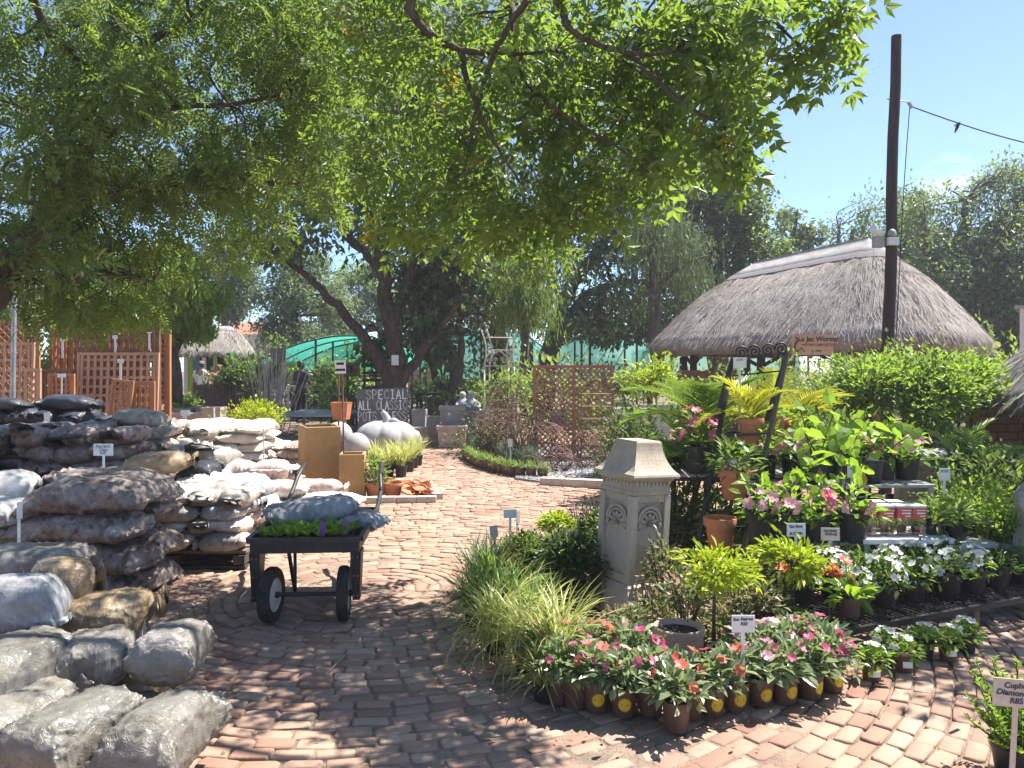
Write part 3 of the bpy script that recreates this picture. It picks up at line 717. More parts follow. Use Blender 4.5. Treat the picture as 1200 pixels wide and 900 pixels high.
    # weeping grey tree left of the thatch
    limbs = [limb_px([(770, 440, 21), (768, 380, 21), (765, 320, 21), (768, 265, 21)], [.2, .17, .13, .06]), limb_px([(766, 340, 21), (800, 310, 21), (830, 300, 21)], [.08, .06, .03])]
    cl = [(at(px, py, 21), (.8, .9, .6), w) for px, py, w in ((750, 290, 1), (790, 285, 1), (770, 250, 1), (815, 300, .8), (745, 335, .7), (800, 335, .6))]
    tree('weeping_tree', 'wispy grey weeping tree left of the big thatched roof', limbs, cl, M['leaf_blue'], M['bark'], LEAF2, .12, .2, 1200, .34, droop=1.4, subper=10, seed=9, hang=.9)
    # tall tree behind the thatched roof
    Y = 26.
    limbs = [limb_px([(840, 470, Y), (840, 380, Y), (838, 300, Y), (835, 220, Y)], [.4, .34, .25, .1]), limb_px([(840, 360, Y), (870, 300, Y), (885, 260, Y)], [.2, .15, .06]), limb_px([(838, 320, Y), (805, 270, Y), (790, 220, Y)], [.18, .13, .05])]
    cl = [(at(px, py, Y + d), (rx, 1.6, rz), w) for px, py, d, rx, rz, w in ((840, 220, 0, 1.3, 1., 1.), (800, 235, 0, 1.2, 1., 1.), (870, 255, 0, .9, .9, 1), (845, 285, 0, 1.5, .9, 1.2), (790, 300, 0, 1.2, .9, 1.), (885, 300, -.5, .7, .7, .7), (830, 340, 0, 1.6, .8, 1.), (760, 250, 0, 1.2, 1.2, 1.), (860, 200, 0, .5, .6, .5), (810, 180, 0, 1., .8, .7), (770, 370, 0, 1.5, .7, .8))]
    tree('broadleaf_tree', 'tall dense tree rising behind the left end of the thatched roof', limbs, cl, M['leaf_dark'], M['bark'], LEAF2, .15, .55, 27000, .27, subper=16, seed=10, twig_r=.02, extra=(M['leaf_light'], .3))
    limbs = [limb_px([(925, 440, 32), (926, 340, 32), (930, 280, 32), (935, 245, 32)], [.2, .16, .1, .04])]
    cl = [(at(px, py, 32), (rx, .8, rz), w) for px, py, rx, rz, w in ((920, 290, .9, .8, 1), (945, 285, .7, .6, .8), (930, 262, .5, .5, .6), (912, 262, .5, .5, .5), (952, 275, .4, .4, .3), (915, 315, 1., .6, .8))]
    tree('gum_tree', 'thin open gum tree showing against the sky above the thatch', limbs, cl, M['leaf_blue'], M['bark'], LEAF2, .26, .4, 1500, .3, subper=9, seed=12)
    # the row at right
    for i, (px, Y, top, wd, lab, lm, n) in enumerate((
        (1040, 30, 235, 75, 'dark bushy tree behind the creosoted pole', 'leaf_dark', 8000), (1130, 26, 205, 85, 'tall pale green tree behind the right end of the thatch', 'leaf_grey', 11000),
        (1215, 25, 220, 70, 'grey green tree cut by the right edge of the picture', 'leaf_grey', 7000), (1010, 36, 238, 50, 'small dark tree far behind the ridge of the thatch', 'leaf_blue', 4000))):
        limbs = [limb_px([(px, 460, Y), (px + 3, 380, Y), (px - 2, 310, Y), (px + 2, top + 30, Y)], [.35, .3, .2, .08]), limb_px([(px, 370, Y), (px + wd * .5, 310, Y), (px + wd * .6, 270, Y)], [.17, .12, .05]), limb_px([(px, 350, Y), (px - wd * .5, 300, Y), (px - wd * .55, 265, Y)], [.17, .12, .05])]
        k = Y / FP; g = np.random.default_rng(40 + i); cl = []
        for j in range(13):
            yy = top + 18 + (410 - top) * (j / 12) ** .9; ww = wd * (.45 + .55 * min(1, (yy - top) / 70))
            cl.append((at(px + g.uniform(-.75, .75) * ww, yy, Y + g.uniform(-1, 1)), (ww * k * .45, 1.4, 30 * k), .9))
        cl.append((at(px, 340, Y), (wd * k * .8, 1.6, 70 * k), 2.5))
        tree('broadleaf_tree', lab, limbs, cl, M[lm], M['bark'], LEAF2, .135, .5, int(n * 3), .3, subper=15, seed=60 + i, twig_r=.02, extra=(M['leaf_light' if i in (1, 2) else 'leaf_mid'], .35))
    # left background
    for i, (px, Y, top, wd, lab, lm, ex, n, sz, bot) in enumerate((
        (200, 17, 292, 48, 'light green feathery tree behind the trellis panels', 'leaf_bright', 'leaf_light', 3000, .15, 372), (345, 34, 292, 58, 'grey green tree behind the green shade net', 'leaf_grey', 'leaf_mid', 7000, .22, 410),
        (262, 40, 268, 42, 'dark conifer far behind the little thatched hut', 'leaf_blue', 'leaf_dark', 4200, .25, 350), (395, 44, 330, 40, 'pale hazy tree far behind the shade net', 'leaf_grey', 'leaf_light', 3500, .28, 420),
        (120, 24, 300, 80, 'green tree far behind the trellis panels at left', 'leaf_mid', 'leaf_light', 6000, .2, 440), (20, 26, 330, 90, 'dark green tree behind the diamond trellis at far left', 'leaf_dark', 'leaf_mid', 5000, .22, 460),
        (560, 42, 320, 70, 'pale green tree in the far distance behind the weeping trees', 'leaf_light', 'leaf_grey', 5000, .28, 460), (445, 46, 300, 75, 'wide pale tree in the far distance behind the dark leaning tree', 'leaf_light', 'leaf_mid', 6000, .3, 440), (690, 48, 360, 60, 'far tree standing behind the long green shade nets', 'leaf_grey', 'leaf_mid', 3500, .28, 450))):
        limbs = [limb_px([(px, 470, Y), (px + 2, 400, Y), (px - 2, top + (bot - top) * .5, Y), (px + 3, top + 15, Y)], [.25, .2, .14, .05])]
        k = Y / FP; g = np.random.default_rng(80 + i); cl = []
        for j in range(11):
            yy = top + 12 + (bot - top) * (j / 10); ww = wd * (.4 + .6 * min(1, (yy - top) / 50))
            cl.append((at(px + g.uniform(-.8, .8) * ww, yy, Y + g.uniform(-.8, .8)), (ww * k * .4, 1.2, 18 * k), 1.))
        tree('broadleaf_tree' if i != 2 else 'conifer_tree', lab, limbs, cl, M[lm], M['bark'], LEAF2, sz * .75, .45, int(n * 2.5), .3, subper=14, seed=90 + i, twig_r=.02, extra=(M[ex], .4), hang=.25 if i == 0 else 0)
far_trees()

# ---------- distant shrubs (nursery stock between the stems) ----------
def shrub(name, label, loc, rx, rz, n, leafm, size, seed, tmpl=LEAF2, wy=.55, cat='shrub', group=None, stem=True, z0=None, extra=None, ry=None, subs=9):
    g = np.random.default_rng(seed); t = thing(name, label, cat, loc, g.random() * 6, group=group); ry = ry or rx
    zc = z0 if z0 is not None else rz * .95
    p, sc = clustered(n, (0, 0, zc), (rx, ry, rz), subs, .38, g); p[:, 2] = np.abs(p[:, 2])
    fwd = nrm(nrm(p - [0, 0, zc * .7]) + g.normal(size=p.shape) * .5); up = nrm(g.normal(size=p.shape) * .5 + [0, 0, 1.])
    sz = size * (1 + .3 * g.normal(size=n)).clip(.4, 1.8)
    if extra:
        k = int(n * extra[1]); ch = [(*scatter(*tmpl, p[k:], frames(fwd[k:], up[k:]), sz[k:], wy), 0), (*scatter(*tmpl, p[:k], frames(fwd[:k], up[:k]), sz[:k], wy), 1)]
        link('foliage', np_mesh('foliage', ch, [leafm, extra[0]]), t)
    else: link('foliage', np_mesh('foliage', [scatter(*tmpl, p, frames(fwd, up), sz, wy)], leafm), t)
    if stem:
        b = MB()
        for s in sc[:6]:
            b.tube([(g.normal() * .02, g.normal() * .02, -.02), tuple(np.array([s[0] * .3, s[1] * .3, s[2] * .5])), tuple(s)], [.014, .01, .004], 5, sub=2)
        b.build('stem', M['twig'], t, smooth=True)
    return t
def far_shrubs():
    spec = [(500, 462, 21, .55, .45, 'leaf_mid'), (520, 452, 23, .6, .5, 'leaf_bright'), (560, 455, 21, .7, .6, 'leaf_mid'), (575, 430, 22, .6, .7, 'leaf_mid'), (605, 445, 21, .5, .5, 'leaf_bright'), (545, 470, 19, .5, .4, 'leaf_mid'),
            (380, 440, 25, .55, .6, 'leaf_light'), (420, 440, 24, .6, .5, 'leaf_bright'), (648, 458, 16, .6, .5, 'leaf_light'), (695, 478, 15.5, .45, .4, 'leaf_mid'), (395, 458, 20, .5, .4, 'leaf_mid'), (330, 425, 29, .5, .6, 'leaf_light'), (280, 425, 30, .9, .7, 'leaf_grey'), (300, 410, 36, 1.4, .9, 'leaf_light'),
            (660, 440, 26, .8, .5, 'leaf_mid'), (720, 445, 24, .5, .5, 'leaf_light'), (800, 450, 20, .7, .5, 'leaf_mid'), (690, 445, 25, .7, .4, 'leaf_bright'), (860, 440, 19, .7, .6, 'leaf_mid'), (930, 440, 22, 1.0, .6, 'leaf_mid'), (1010, 440, 20, .9, .6, 'leaf_mid'), (1180, 410, 15, .55, .5, 'leaf_light'), (1100, 430, 20, 1.0, .7, 'leaf_mid')]
    near = {500: 'behind the small crooked tree', 520: 'beyond the crooked stems', 560: 'left of the garden arch', 575: 'tallest one behind the garden arch', 605: 'inside the arch opening', 545: 'behind the concrete pots', 380: 'under the green shade net left', 420: 'under the shade net beside the trunk', 648: 'close behind the left lattice bay', 695: 'close behind the right lattice bay', 395: 'on the ground behind the hanging sign', 330: 'left of the man in dark clothes', 280: 'right of the little thatched hut', 300: 'below the red roofed house', 660: 'directly behind the lattice screen', 720: 'right behind the lattice screen edge', 800: 'left of the thatched gazebo post', 690: 'behind the middle of the lattice screen', 860: 'under the left half of the gazebo', 930: 'under the sign of the gazebo', 1010: 'behind the pole', 1180: 'right of the gazebo eave', 1100: 'behind the standard trees under the gazebo'}
    look = {'leaf_mid': 'green', 'leaf_bright': 'bright green', 'leaf_light': 'pale green', 'leaf_grey': 'grey green'}
    for i, (px, py, Y, rx, rz, lm) in enumerate(spec):
        x, y, z = at(px, py, Y); h = max(z + rz, .5) / 2
        shrub('shrub', f'{look[lm]} nursery shrub {near[px]}', (x, y, 0), rx, h, 700, M[lm], .12, 200 + i, group='shrubs in the far part of the nursery', z0=h)
far_shrubs()
# ---------- filled bags ----------
def bag_mesh(L, W, H, seed, style='pillow', nu=40, nv=28, lump=.5, crinkle=1.0, mat=None, flaps=True):
    g = np.random.default_rng(seed); off = Vector(g.uniform(-50, 50, 3))
    vs, fs = [], []
    us = np.linspace(-1, 1, nu)
    us = np.sign(us) * np.abs(us) ** .8
    bend = g.normal() * .05; twist = g.normal() * .12; endz = g.normal(size=2) * .15
    kf = int(g.integers(7, 12)); ph = g.random(4) * 6.28
    pw = 2.7 if flaps else 4.5
    for i, u in enumerate(us):
        au = abs(u); e = 0 if u < 0 else 1
        tied = (style == 'tied' and e == 1) or style == 'both'
        if tied:
            t = au
            prof = math.sqrt(max(0, 1 - (min(t, .82) / .86) ** 3.2)) if t < .80 else .26 + .0 * t
            if t >= .80: prof = .22 + .55 * max(0, (t - .86) / .14) ** 1.2
            hw, hh = W / 2 * prof, H / 2 * max(prof, .12) * (1 if t < .8 else .75)
        else:
            hh = H / 2 * max(.03, (1 - au ** pw) ** .6)
            hw = W / 2 * (.91 + .15 * au ** 5)
        cz = endz[e] * H * au ** 4
        for j in range(nv):
            a = 2 * math.pi * j / nv + twist * u
            c, s = math.cos(a), math.sin(a)
            ex = 2 / (2.6 if flaps else 3.3)
            y = hw * math.copysign(abs(c) ** ex, c); z = hh * math.copysign(abs(s) ** ex, s)
            if z < 0: z *= .8
            p = Vector((u * L / 2, y, z))
            d = mnoise.noise((p * (2.2 / max(W, .2)) + off)) * .11 * H * lump + mnoise.noise(p * (6.5 / max(W, .2)) + off) * .05 * H * lump
            rg = 1 - abs(mnoise.noise(Vector((p.x * 16, p.y * 9, p.z * 9)) * (.45 / max(W, .2)) + off * 2)) * 2
            d += max(0, rg) ** 3 * .009 * crinkle * (.5 + 1.2 * au ** 3)
            d += (max(0, 1 - abs(mnoise.noise(Vector((p.x * 3, p.y * 10, p.z * 8)) * (.6 / max(W, .2)) - off)) * 3) ** 2) * .006 * crinkle
            cr_ = 1 - abs(mnoise.noise(Vector((p.x * 2.2, p.y * 8, p.z * 8)) * (.9 / max(W, .2)) + off * 3)) * 2; cr2 = 1 - abs(mnoise.noise(Vector((p.x * 6, p.y * 4, p.z * 6)) * (1.1 / max(W, .2)) - off * 2)) * 2
            d += (max(0, cr_) ** 6 * .008 + max(0, cr2) ** 7 * .006) * crinkle * (.45 + .9 * au ** 2)
            if not tied: d += (1 - abs(math.sin(4.2 * math.pi * y / W + ph[e] + .8 * u))) ** 2 * .03 * max(0, au - .35) ** 1.4 * crinkle
            gat = au ** 3 if tied else au ** 6 * .25
            d += math.sin(kf * a + ph[e] + 2.2 * u) * .075 * hw * gat + math.sin((kf * 2 + 1) * a + ph[2]) * .03 * hw * gat
            n_ = Vector((0, c, s * .8)).normalized()
            p = p + n_ * d * min(1, hh / (H * .16) + .15)
            p.y += bend * (u * u - .3) * L * .5; p.z += cz
            vs.append(p)
    for i in range(nu - 1):
        for j in range(nv):
            j2 = (j + 1) % nv
            fs.append((i * nv + j, i * nv + j2, (i + 1) * nv + j2, (i + 1) * nv + j))
    fs.append(tuple(reversed(range(nv)))); fs.append(tuple((nu - 1) * nv + j for j in range(nv)))
    # loose film: welded seam flaps at the flat ends, ragged
    if style == 'pillow' or style == 'tied':
        for e in ((0, 1) if style == 'pillow' else (0,)):
            sgn = -1 if e == 0 else 1; b = len(vs); m = 23
            for k in range(m):
                y = (k / (m - 1) - .5) * W * .9; q_ = mnoise.noise(Vector((k * .45, seed, e)))
                x0 = sgn * L / 2 * .985; ext = (.026 + .024 * q_) * (1 if 0 < k < m - 1 else .5)
                zz = endz[e] * H + bend * 0; yb = bend * .7 * L * .5
                vs.append(Vector((x0 - sgn * .012, y + yb, zz)))
                vs.append(Vector((x0 + sgn * ext * .6, y * .98 + yb, zz + .016 * mnoise.noise(Vector((k * .6, seed, 7))) + .008)))
                vs.append(Vector((x0 + sgn * ext, y * .94 + yb, zz + .03 * mnoise.noise(Vector((k * .6, seed, 9))) - .006)))
            for k in range(m - 1):
                for q in (0, 1): fs.append((b + k * 3 + q, b + k * 3 + q + 1, b + k * 3 + q + 4, b + k * 3 + q + 3))
    me = bpy.data.meshes.new('bag'); me.from_pydata([tuple(v) for v in vs], [], fs)
    me.polygons.foreach_set('use_smooth', [True] * len(me.polygons)); me.materials.append(mat or B['greygreen']); me.update()
    return me
_bagv = {}
def bag_variant(key, k):
    if (key, k) not in _bagv:
        L, W, H, st, cr = {'std': (.66, .40, .19, 'pillow', 1.), 'small': (.5, .32, .15, 'pillow', .8), 'tied': (.62, .40, .22, 'tied', 1.2), 'short': (.5, .42, .26, 'tied', 1.3), 'sausage': (.8, .34, .2, 'both', .6), 'flat': (.52, .36, .13, 'pillow', .5)}[key]
        _bagv[(key, k)] = bag_mesh(L, W, H, 300 + hash((len(key), ord(key[1]), k)) % 1000, st, crinkle=cr)
    return _bagv[(key, k)]
def bag(kind, variant, k, loc, rz, label, group, sc=1.0, tilt=(0, 0)):
    o = link(f'bag', bag_variant(variant, k), None, loc, rot=(tilt[0], tilt[1], rz), mat=B[kind])
    if hasattr(sc, '__len__'): o.scale = sc
    else: o.scale = (sc, sc, sc)
    return _props(o, label, 'bag', group)
ORD = ['top', 'second', 'third', 'fourth', 'fifth', 'sixth', 'seventh', 'eighth', 'ninth']
ORDN = ['first', 'second', 'third', 'fourth', 'fifth', 'sixth', 'seventh', 'eighth', 'ninth', 'tenth', 'eleventh', 'twelfth']
_bn = [0]
def stack(desc, group, cx, cy, rz, cols, layers, variant, kinds, sx=1., look='bag', pitch=None, alt=True, rows=1, end_cols=None, seed=0, jit=.03, wpitch=None, top=None, z0=0., hscale=1.):
    """a pile laid in layers. cols bags side by side along local x when they lie lengthwise, end-on layers hold more"""
    g = np.random.default_rng(seed)
    Lb, Wb, Hb = {'std': (.66, .40, .165), 'small': (.5, .32, .128), 'tied': (.6, .40, .175), 'short': (.5, .42, .2), 'flat': (.52, .36, .105), 'sausage': (.76, .32, .17)}[variant]
    Lb *= sx; Wb *= sx; Hb *= sx * hscale
    width = cols * Lb
    Rz = Matrix.Rotation(rz, 3, 'Z')
    for l in range(layers):
        from_top = layers - 1 - l
        endon = alt and (l % 2 == 1)
        nn = max(1, int(round(width / (Wb * .98)))) if endon else cols
        if from_top == 0 and top is not None: nn = min(nn, top)
        for r_ in range(rows):
            for c in range(nn):
                step = width / max(1, (int(round(width / (Wb * .98))) if endon else cols))
                x = -width / 2 + (c + .5) * step + g.normal() * jit
                depth = Lb if endon else Wb * (1.45 if alt else 1.05)
                y = (r_ * depth) + (depth * .0 if endon else -(.1 if alt else 0)) + g.normal() * jit
                p = Rz @ Vector((x, y, 0))
                a = rz + (math.pi / 2 * (1 if g.random() < .5 else -1) if endon else (0 if g.random() < .5 else math.pi)) + g.normal() * .09
                kind = kinds[int(g.integers(len(kinds)))]
                k = int(g.integers(6))
                lay = 'top' if from_top == 0 else ORD[min(from_top, 8)]
                posn = '' if nn == 1 else f', {ORDN[c]} from left'
                back = '' if r_ == 0 else ', rear row'
                lw = f'{lay} layer'
                bag(kind, variant, k, (cx + p.x, cy + p.y, z0 + Hb * (l + .5) + g.normal() * .006), a, f'{look}, {lw}{posn}{back}, {desc}', group,
                    (sx * g.uniform(.96, 1.06), sx * g.uniform(.97, 1.08), sx * hscale * g.uniform(.98, 1.14)), (g.normal() * .05, g.normal() * .05))
def pallet(name, label, cx, cy, rz, wx=1.1, wy=.9, h=.14, group=None):
    t = thing(name, label, 'pallet', (cx, cy, 0), rz, group)
    n = 6
    for i in range(n):
        b = MB(); y = -wy / 2 + (i + .5) * wy / n
        b.box((0, y, h - .011), (wx, wy / n * .68, .022)); b.build('board', M['wood_pallet'], t)
    for x in (-wx / 2 + .05, 0, wx / 2 - .05):
        b = MB(); b.box((x, 0, h * .5 - .0), (.09, wy, h - .07)); b.build('bearer', M['wood_dark'], t)
    for y in (-wy / 2 + .05, wy / 2 - .05):
        b = MB(); b.box((0, y, .012), (wx, .09, .022)); b.build('board', M['wood_dark'], t)
    return t

def all_bags():
    # --- foreground heap, placed bag by bag: (px, py of middle, Y, L, W, H, rz deg, style, kind, label, tiltx, tilty)
    gname = 'plastic bags heaped in the foreground'
    near = [
        ((90, 864), 2.95, .52, .27, .26, 78, 'plain', 'greygreen', 'long milky grey compost bag at the bottom edge, left of its twin', 0, .06),
        ((190, 868), 2.95, .52, .265, .27, 89, 'plain', 'greygreen', 'long milky grey compost bag nearest the bare brick paving', 0, .06),
        ((116, 772), 3.55, .36, .3, .24, 20, 'tied', 'dull', 'clear bag with a crumpled gathered neck behind the two front bags', .05, .02),
        ((201, 768), 3.50, .32, .26, .25, 92, 'plain', 'dull', 'short square clear bag with a peaked film corner beside the brick path', 0, 0),
        ((122, 722), 3.95, .55, .30, .22, 12, 'both', 'tan', 'long tan sand bag lying with its end towards the brick path', .05, -.06),
        ((72, 690), 4.02, .36, .34, .30, 35, 'both', 'tan', 'round bulging tan sand bag under the bark stack', 0, .1),
        ((20, 708), 3.72, .42, .36, .25, 15, 'pillow', 'bluegrey', 'pale shiny bag lit by the sun at the left edge, on top of the heap', 0, 0),
        ((4, 790), 3.3, .52, .36, .26, 80, 'pillow', 'greygreen', 'big dull grey bag cut by the left edge of the picture', 0, .05),
        ((48, 768), 3.50, .32, .26, .2, 60, 'tied', 'dull', 'small crumpled bag of pebbles squeezed between the big bags', .1, 0),
        ((32, 832), 3.22, .42, .3, .2, 65, 'tied', 'dull', 'dark crumpled bag low in the gap at the left of the heap', 0, 0),
        ((-8, 866), 2.95, .4, .3, .25, 78, 'pillow', 'greygreen', 'grey bag in the bottom left corner of the picture', 0, .05),
        ((30, 664), 4.5, .62, .4, .22, 5, 'pillow', 'dull', 'flat clear grey bag lying left of the round tan bag', 0, 0),
        ((226, 838), 3.3, .3, .14, .1, 88, 'pillow', 'dull', 'flat empty looking bag peeping out low beside the path', 0, 0),
    ]
    for i, (pp, Y, L, W, H, rz, st, kd, lab, tx, ty) in enumerate(near):
        x, y, z = at(pp[0], pp[1], Y)
        me = bag_mesh(L, W, H, 700 + i * 7, st, 130, 96, .42, .9, B[kd], flaps=False)
        o = link('bag', me, None, (x, y, max(z, H * .45)), rot=(tx, ty, R(rz))); _props(o, lab, 'bag', gname)
    # lower layer carrying them
    low = [(60, 905, 3.35, 60), (160, 905, 3.3, 85), (20, 900, 3.6, 20), (120, 850, 3.9, 15), (40, 810, 4.0, 40), (180, 830, 3.75, 90), (60, 770, 4.3, 10), (-20, 860, 3.7, 70), (0, 780, 4.2, 20)]
    for i, (px, py, Y, rz) in enumerate(low):
        x = (px - CX) / FP * Y
        bag(['dull', 'greygreen', 'tan'][i % 3], 'std', i % 6, (x - .05, Y, .09), R(rz), 'dull plastic bag buried in the bottom layer of the foreground heap', 'buried foreground bags', (.7, .6, 1.0))
        if i in (4, 6, 7, 8, 3): bag('dull', 'std', (i + 2) % 6, (x, Y + .02, .26), R(rz + 20), 'dull plastic bag buried in the bottom layer of the foreground heap', 'buried foreground bags', (.65, .6, 1.0))
    # --- bark stack
    Y = 5.35; cx = (97 - CX) / FP * Y
    z = 0.
    for l in range(4):
        for r_ in range(2):
            lab = ['bottom', 'third', 'second', 'top'][l]
            fr = 'front' if r_ == 0 else 'rear'
            me = bag_mesh(.82 if l == 3 else .8, .44, .25, 840 + l * 3 + r_, 'pillow', 64, 40, .9, 1.5, B['bark'])
            hh = .205
            o = link('bag', me, None, (cx + rng.normal() * .025, Y + .06 + r_ * .42 + rng.normal() * .01, .1 + l * hh), rot=(rng.normal() * .03, rng.normal() * .03, rng.normal() * .05 + (math.pi if l % 2 else 0)))
            _props(o, f'dark bark chip bag, {lab} layer, {fr} bag of the tall bark stack', 'bag', 'bark chip bags')
    # white bags left of it
    for i, (px, py, Y, rz, v) in enumerate(((8, 574, 5.6, 10, 'short'), (12, 600, 5.4, 80, 'tied'), (-25, 590, 5.5, 40, 'short'))):
        x, y, z = at(px, py, Y); bag('white', v, i, (x, y, z), R(rz), ['white pebble bag in sun at the left edge, highest one', 'white pebble bag with folded film beside the bark stack', 'white pebble bag cut off by the left edge'][i], 'white pebble bags at the left edge')
    for i, (px, Y, z, rz) in enumerate(((0, 5.5, .12, 10), (-20, 5.6, .3, 5), (10, 5.5, .47, 85), (-30, 5.5, .1, 50))):
        bag(['mixed', 'greygreen', 'mixed', 'tan'][i], 'std', i, ((px - CX) / FP * Y, Y, z), R(rz), 'grey bag low at the left edge beside the bark stack', 'grey bags at the left edge')
    # --- pallet with grey bags
    Y = 6.65; pc = (226 - CX) / FP * Y
    pallet('pallet', 'dark wooden pallet under the grey gravel bags left of the cart', pc, Y + .05, .02, 1.14, .95)
    stack('on pallet behind cart', 'gravel bags on the pallet', pc, Y - .22, 0.0, 3, 4, 'tied', ['mixed', 'mixed', 'bluegrey', 'cream', 'pinkish'], .62, 'grey gravel bag', rows=2, seed=5, z0=.14, hscale=1.05)
    for i, (px, py, Y, rz, v, kd, lab) in enumerate((
        (180, 588, 6.5, 75, 'short', 'cream', 'pale cream bag sagging over the left end of the pallet pile'), (218, 583, 6.7, 12, 'tied', 'bluegrey', 'blue grey bag on top of the pallet pile'),
        (262, 584, 6.75, -8, 'tied', 'white', 'bright white bag on top of the pallet pile at right'), (124, 572, 6.2, 100, 'short', 'white', 'sunlit white bag under the bark price sign'), (148, 572, 6.3, 40, 'tied', 'white', 'sunlit white bag with a loose corner beside the price sign'),
        (158, 590, 6.2, 60, 'short', 'mixed', 'small clear bag of pebbles wedged right of the bark stack'), (150, 612, 6.1, 80, 'tied', 'mixed', 'pebble bag wedged low between bark stack and pallet'), (148, 640, 6.1, 85, 'tied', 'mixed', 'lowest pebble bag between the bark stack and the pallet'), (110, 575, 6.3, 80, 'short', 'white', 'white bag half hidden behind the bark stack'))):
        x, y, z = at(px, py, Y); bag(kd, v, i % 6, (x, y, z), R(rz), lab, 'loose bags round the pallet', .88)
    for i, (px, Y, z) in enumerate(((124, 6.35, .1), (124, 6.35, .28), (128, 6.4, .46), (160, 6.55, .26))):
        bag('mixed', 'std', i, ((px - CX) / FP * Y, Y, z), R(85), 'dull bag hidden behind the bark stack under the white bags', 'bags hidden behind the bark stack', .9)
    # --- red-brown bark pile and its neighbours
    stack('left red bark pile', 'red bark bags', (44 - CX) / FP * 8.0, 8.0, .04, 3, 6, 'tied', ['redbrown', 'redbrown', 'bark'], .78, 'red brown bark bag', rows=2, seed=11, hscale=1.18, jit=.05)
    stack('right red bark pile', 'red bark bags', (132 - CX) / FP * 8.15, 8.15, -.03, 1, 6, 'sausage', ['redbrown', 'redbrown', 'mixed'], .95, 'red brown bark bag', rows=2, seed=12)
    stack('far left red bark pile', 'red bark bags', (-36 - CX) / FP * 7.9, 7.9, .0, 1, 5, 'std', ['redbrown', 'mixed'], .98, 'shiny brown bag', rows=1, seed=19, hscale=1.05)
    stack('grey column behind red bark', 'grey bags beside the bark pile', (172 - CX) / FP * 8.6, 8.6, .1, 1, 7, 'tied', ['bluegrey', 'bluegrey', 'mixed'], .92, 'blue grey bag', rows=1, seed=13, alt=False)
    stack('pile before the cream bags', 'grey bags beside the bark pile', (178 - CX) / FP * 7.6, 7.6, .15, 1, 4, 'tied', ['mixed', 'redbrown', 'bluegrey'], .95, 'mixed grey bag', rows=1, seed=14, alt=False)
    # --- charcoal bags at the back
    stack('charcoal pile by grey pole', 'black charcoal bags', (45 - CX) / FP * 10.6, 10.6, .0, 2, 7, 'sausage', ['black'], 1., 'black charcoal bag', rows=1, seed=15, alt=True)
    stack('right charcoal pile', 'black charcoal bags', (112 - CX) / FP * 10.6, 10.7, .0, 1, 6, 'sausage', ['black'], .9, 'black charcoal bag', rows=1, seed=16, alt=True)
    # --- cream and white stacks in the sun
    stack('tall cream stack', 'cream bags in the sun', (268 - CX) / FP * 9.7, 9.7, .03, 2, 8, 'flat', ['cream', 'cream', 'white'], .9, 'cream bag', rows=2, seed=17, alt=True, hscale=1.2)
    stack('cream stack beside planter', 'cream bags in the sun', (327 - CX) / FP * 10.2, 10.2, -.02, 2, 6, 'flat', ['cream', 'cream', 'pinkish'], .78, 'cream bag', rows=1, seed=18, alt=True, hscale=1.3)
    stack('low white pile by cream stack', 'cream bags in the sun', (222 - CX) / FP * 9.3, 9.3, .0, 1, 6, 'tied', ['white', 'cream'], .9, 'white bag', rows=1, seed=20, alt=True)
    stack('left heap before cream stack', 'white bags before the cream stack', (232 - CX) / FP * 8.3, 8.3, .05, 1, 4, 'tied', ['bluegrey', 'mixed', 'cream'], 1., 'pale bag', rows=1, seed=22, alt=True, hscale=1.05)
    stack('right heap before cream stack', 'white bags before the cream stack', (300 - CX) / FP * 8.6, 8.6, .0, 2, 3, 'short', ['white', 'cream', 'pinkish'], .92, 'white bag', rows=1, seed=23, alt=True)
    stack('heap behind the pallet', 'white bags before the cream stack', (270 - CX) / FP * 7.6, 7.6, .0, 2, 3, 'short', ['pinkish', 'white', 'mixed'], .92, 'pale gravel bag', rows=1, seed=24, alt=True)
    # big sunlit bags right
    for i, (px, py, Y, rz, v, kd, sc, lab) in enumerate((
        (320, 574, 7.9, 8, 'std', 'pinkish', 1.0, 'long pink gravel bag lying on top beside the planters'), (370, 571, 8.3, -6, 'sausage', 'pinkish', .85, 'long pale pink bag in front of the tall brown planter'),
        (385, 588, 7.8, -12, 'std', 'cream', .95, 'broad white bag sloping down behind the cart'), (310, 598, 7.7, 80, 'short', 'pinkish', .9, 'small pink bag under the long pink one'),
        (345, 598, 7.7, 10, 'std', 'white', .9, 'white bag low behind the cart handle'), (350, 588, 8.1, 5, 'std', 'white', .9, 'white bag between the two long pink ones'), (318, 553, 8.3, 95, 'short', 'pinkish', .95, 'knotted pink gravel bag with a starry gathered end'),
        (237, 552, 7.6, 85, 'short', 'black', .75, 'small dark bag among the white ones'), (190, 543, 7.3, 10, 'tied', 'tan', .95, 'orange brown bag in front of the blue grey ones'))):
        x, y, z = at(px, py, Y); bag(kd, v, (i + 1) % 6, (x, y, z), R(rz), lab, 'pale bags behind the cart', sc)
    for i, (px, Y, z, rz) in enumerate(((310, 8.0, .09, 5), (365, 8.1, .09, 5), (400, 7.9, .07, -10), (330, 8.2, .24, 0), (375, 8.2, .2, 0), (190, 7.2, .1, 5), (192, 7.25, .28, 0), (190, 7.2, .44, 5))):
        bag(['pinkish', 'cream', 'white'][i % 3] if i < 5 else 'mixed', 'std', i % 6, ((px - CX) / FP * Y, Y + .1, z), R(rz), 'pale bag mostly hidden at the bottom of the pile behind the cart', 'hidden pale bags', .92)
all_bags()
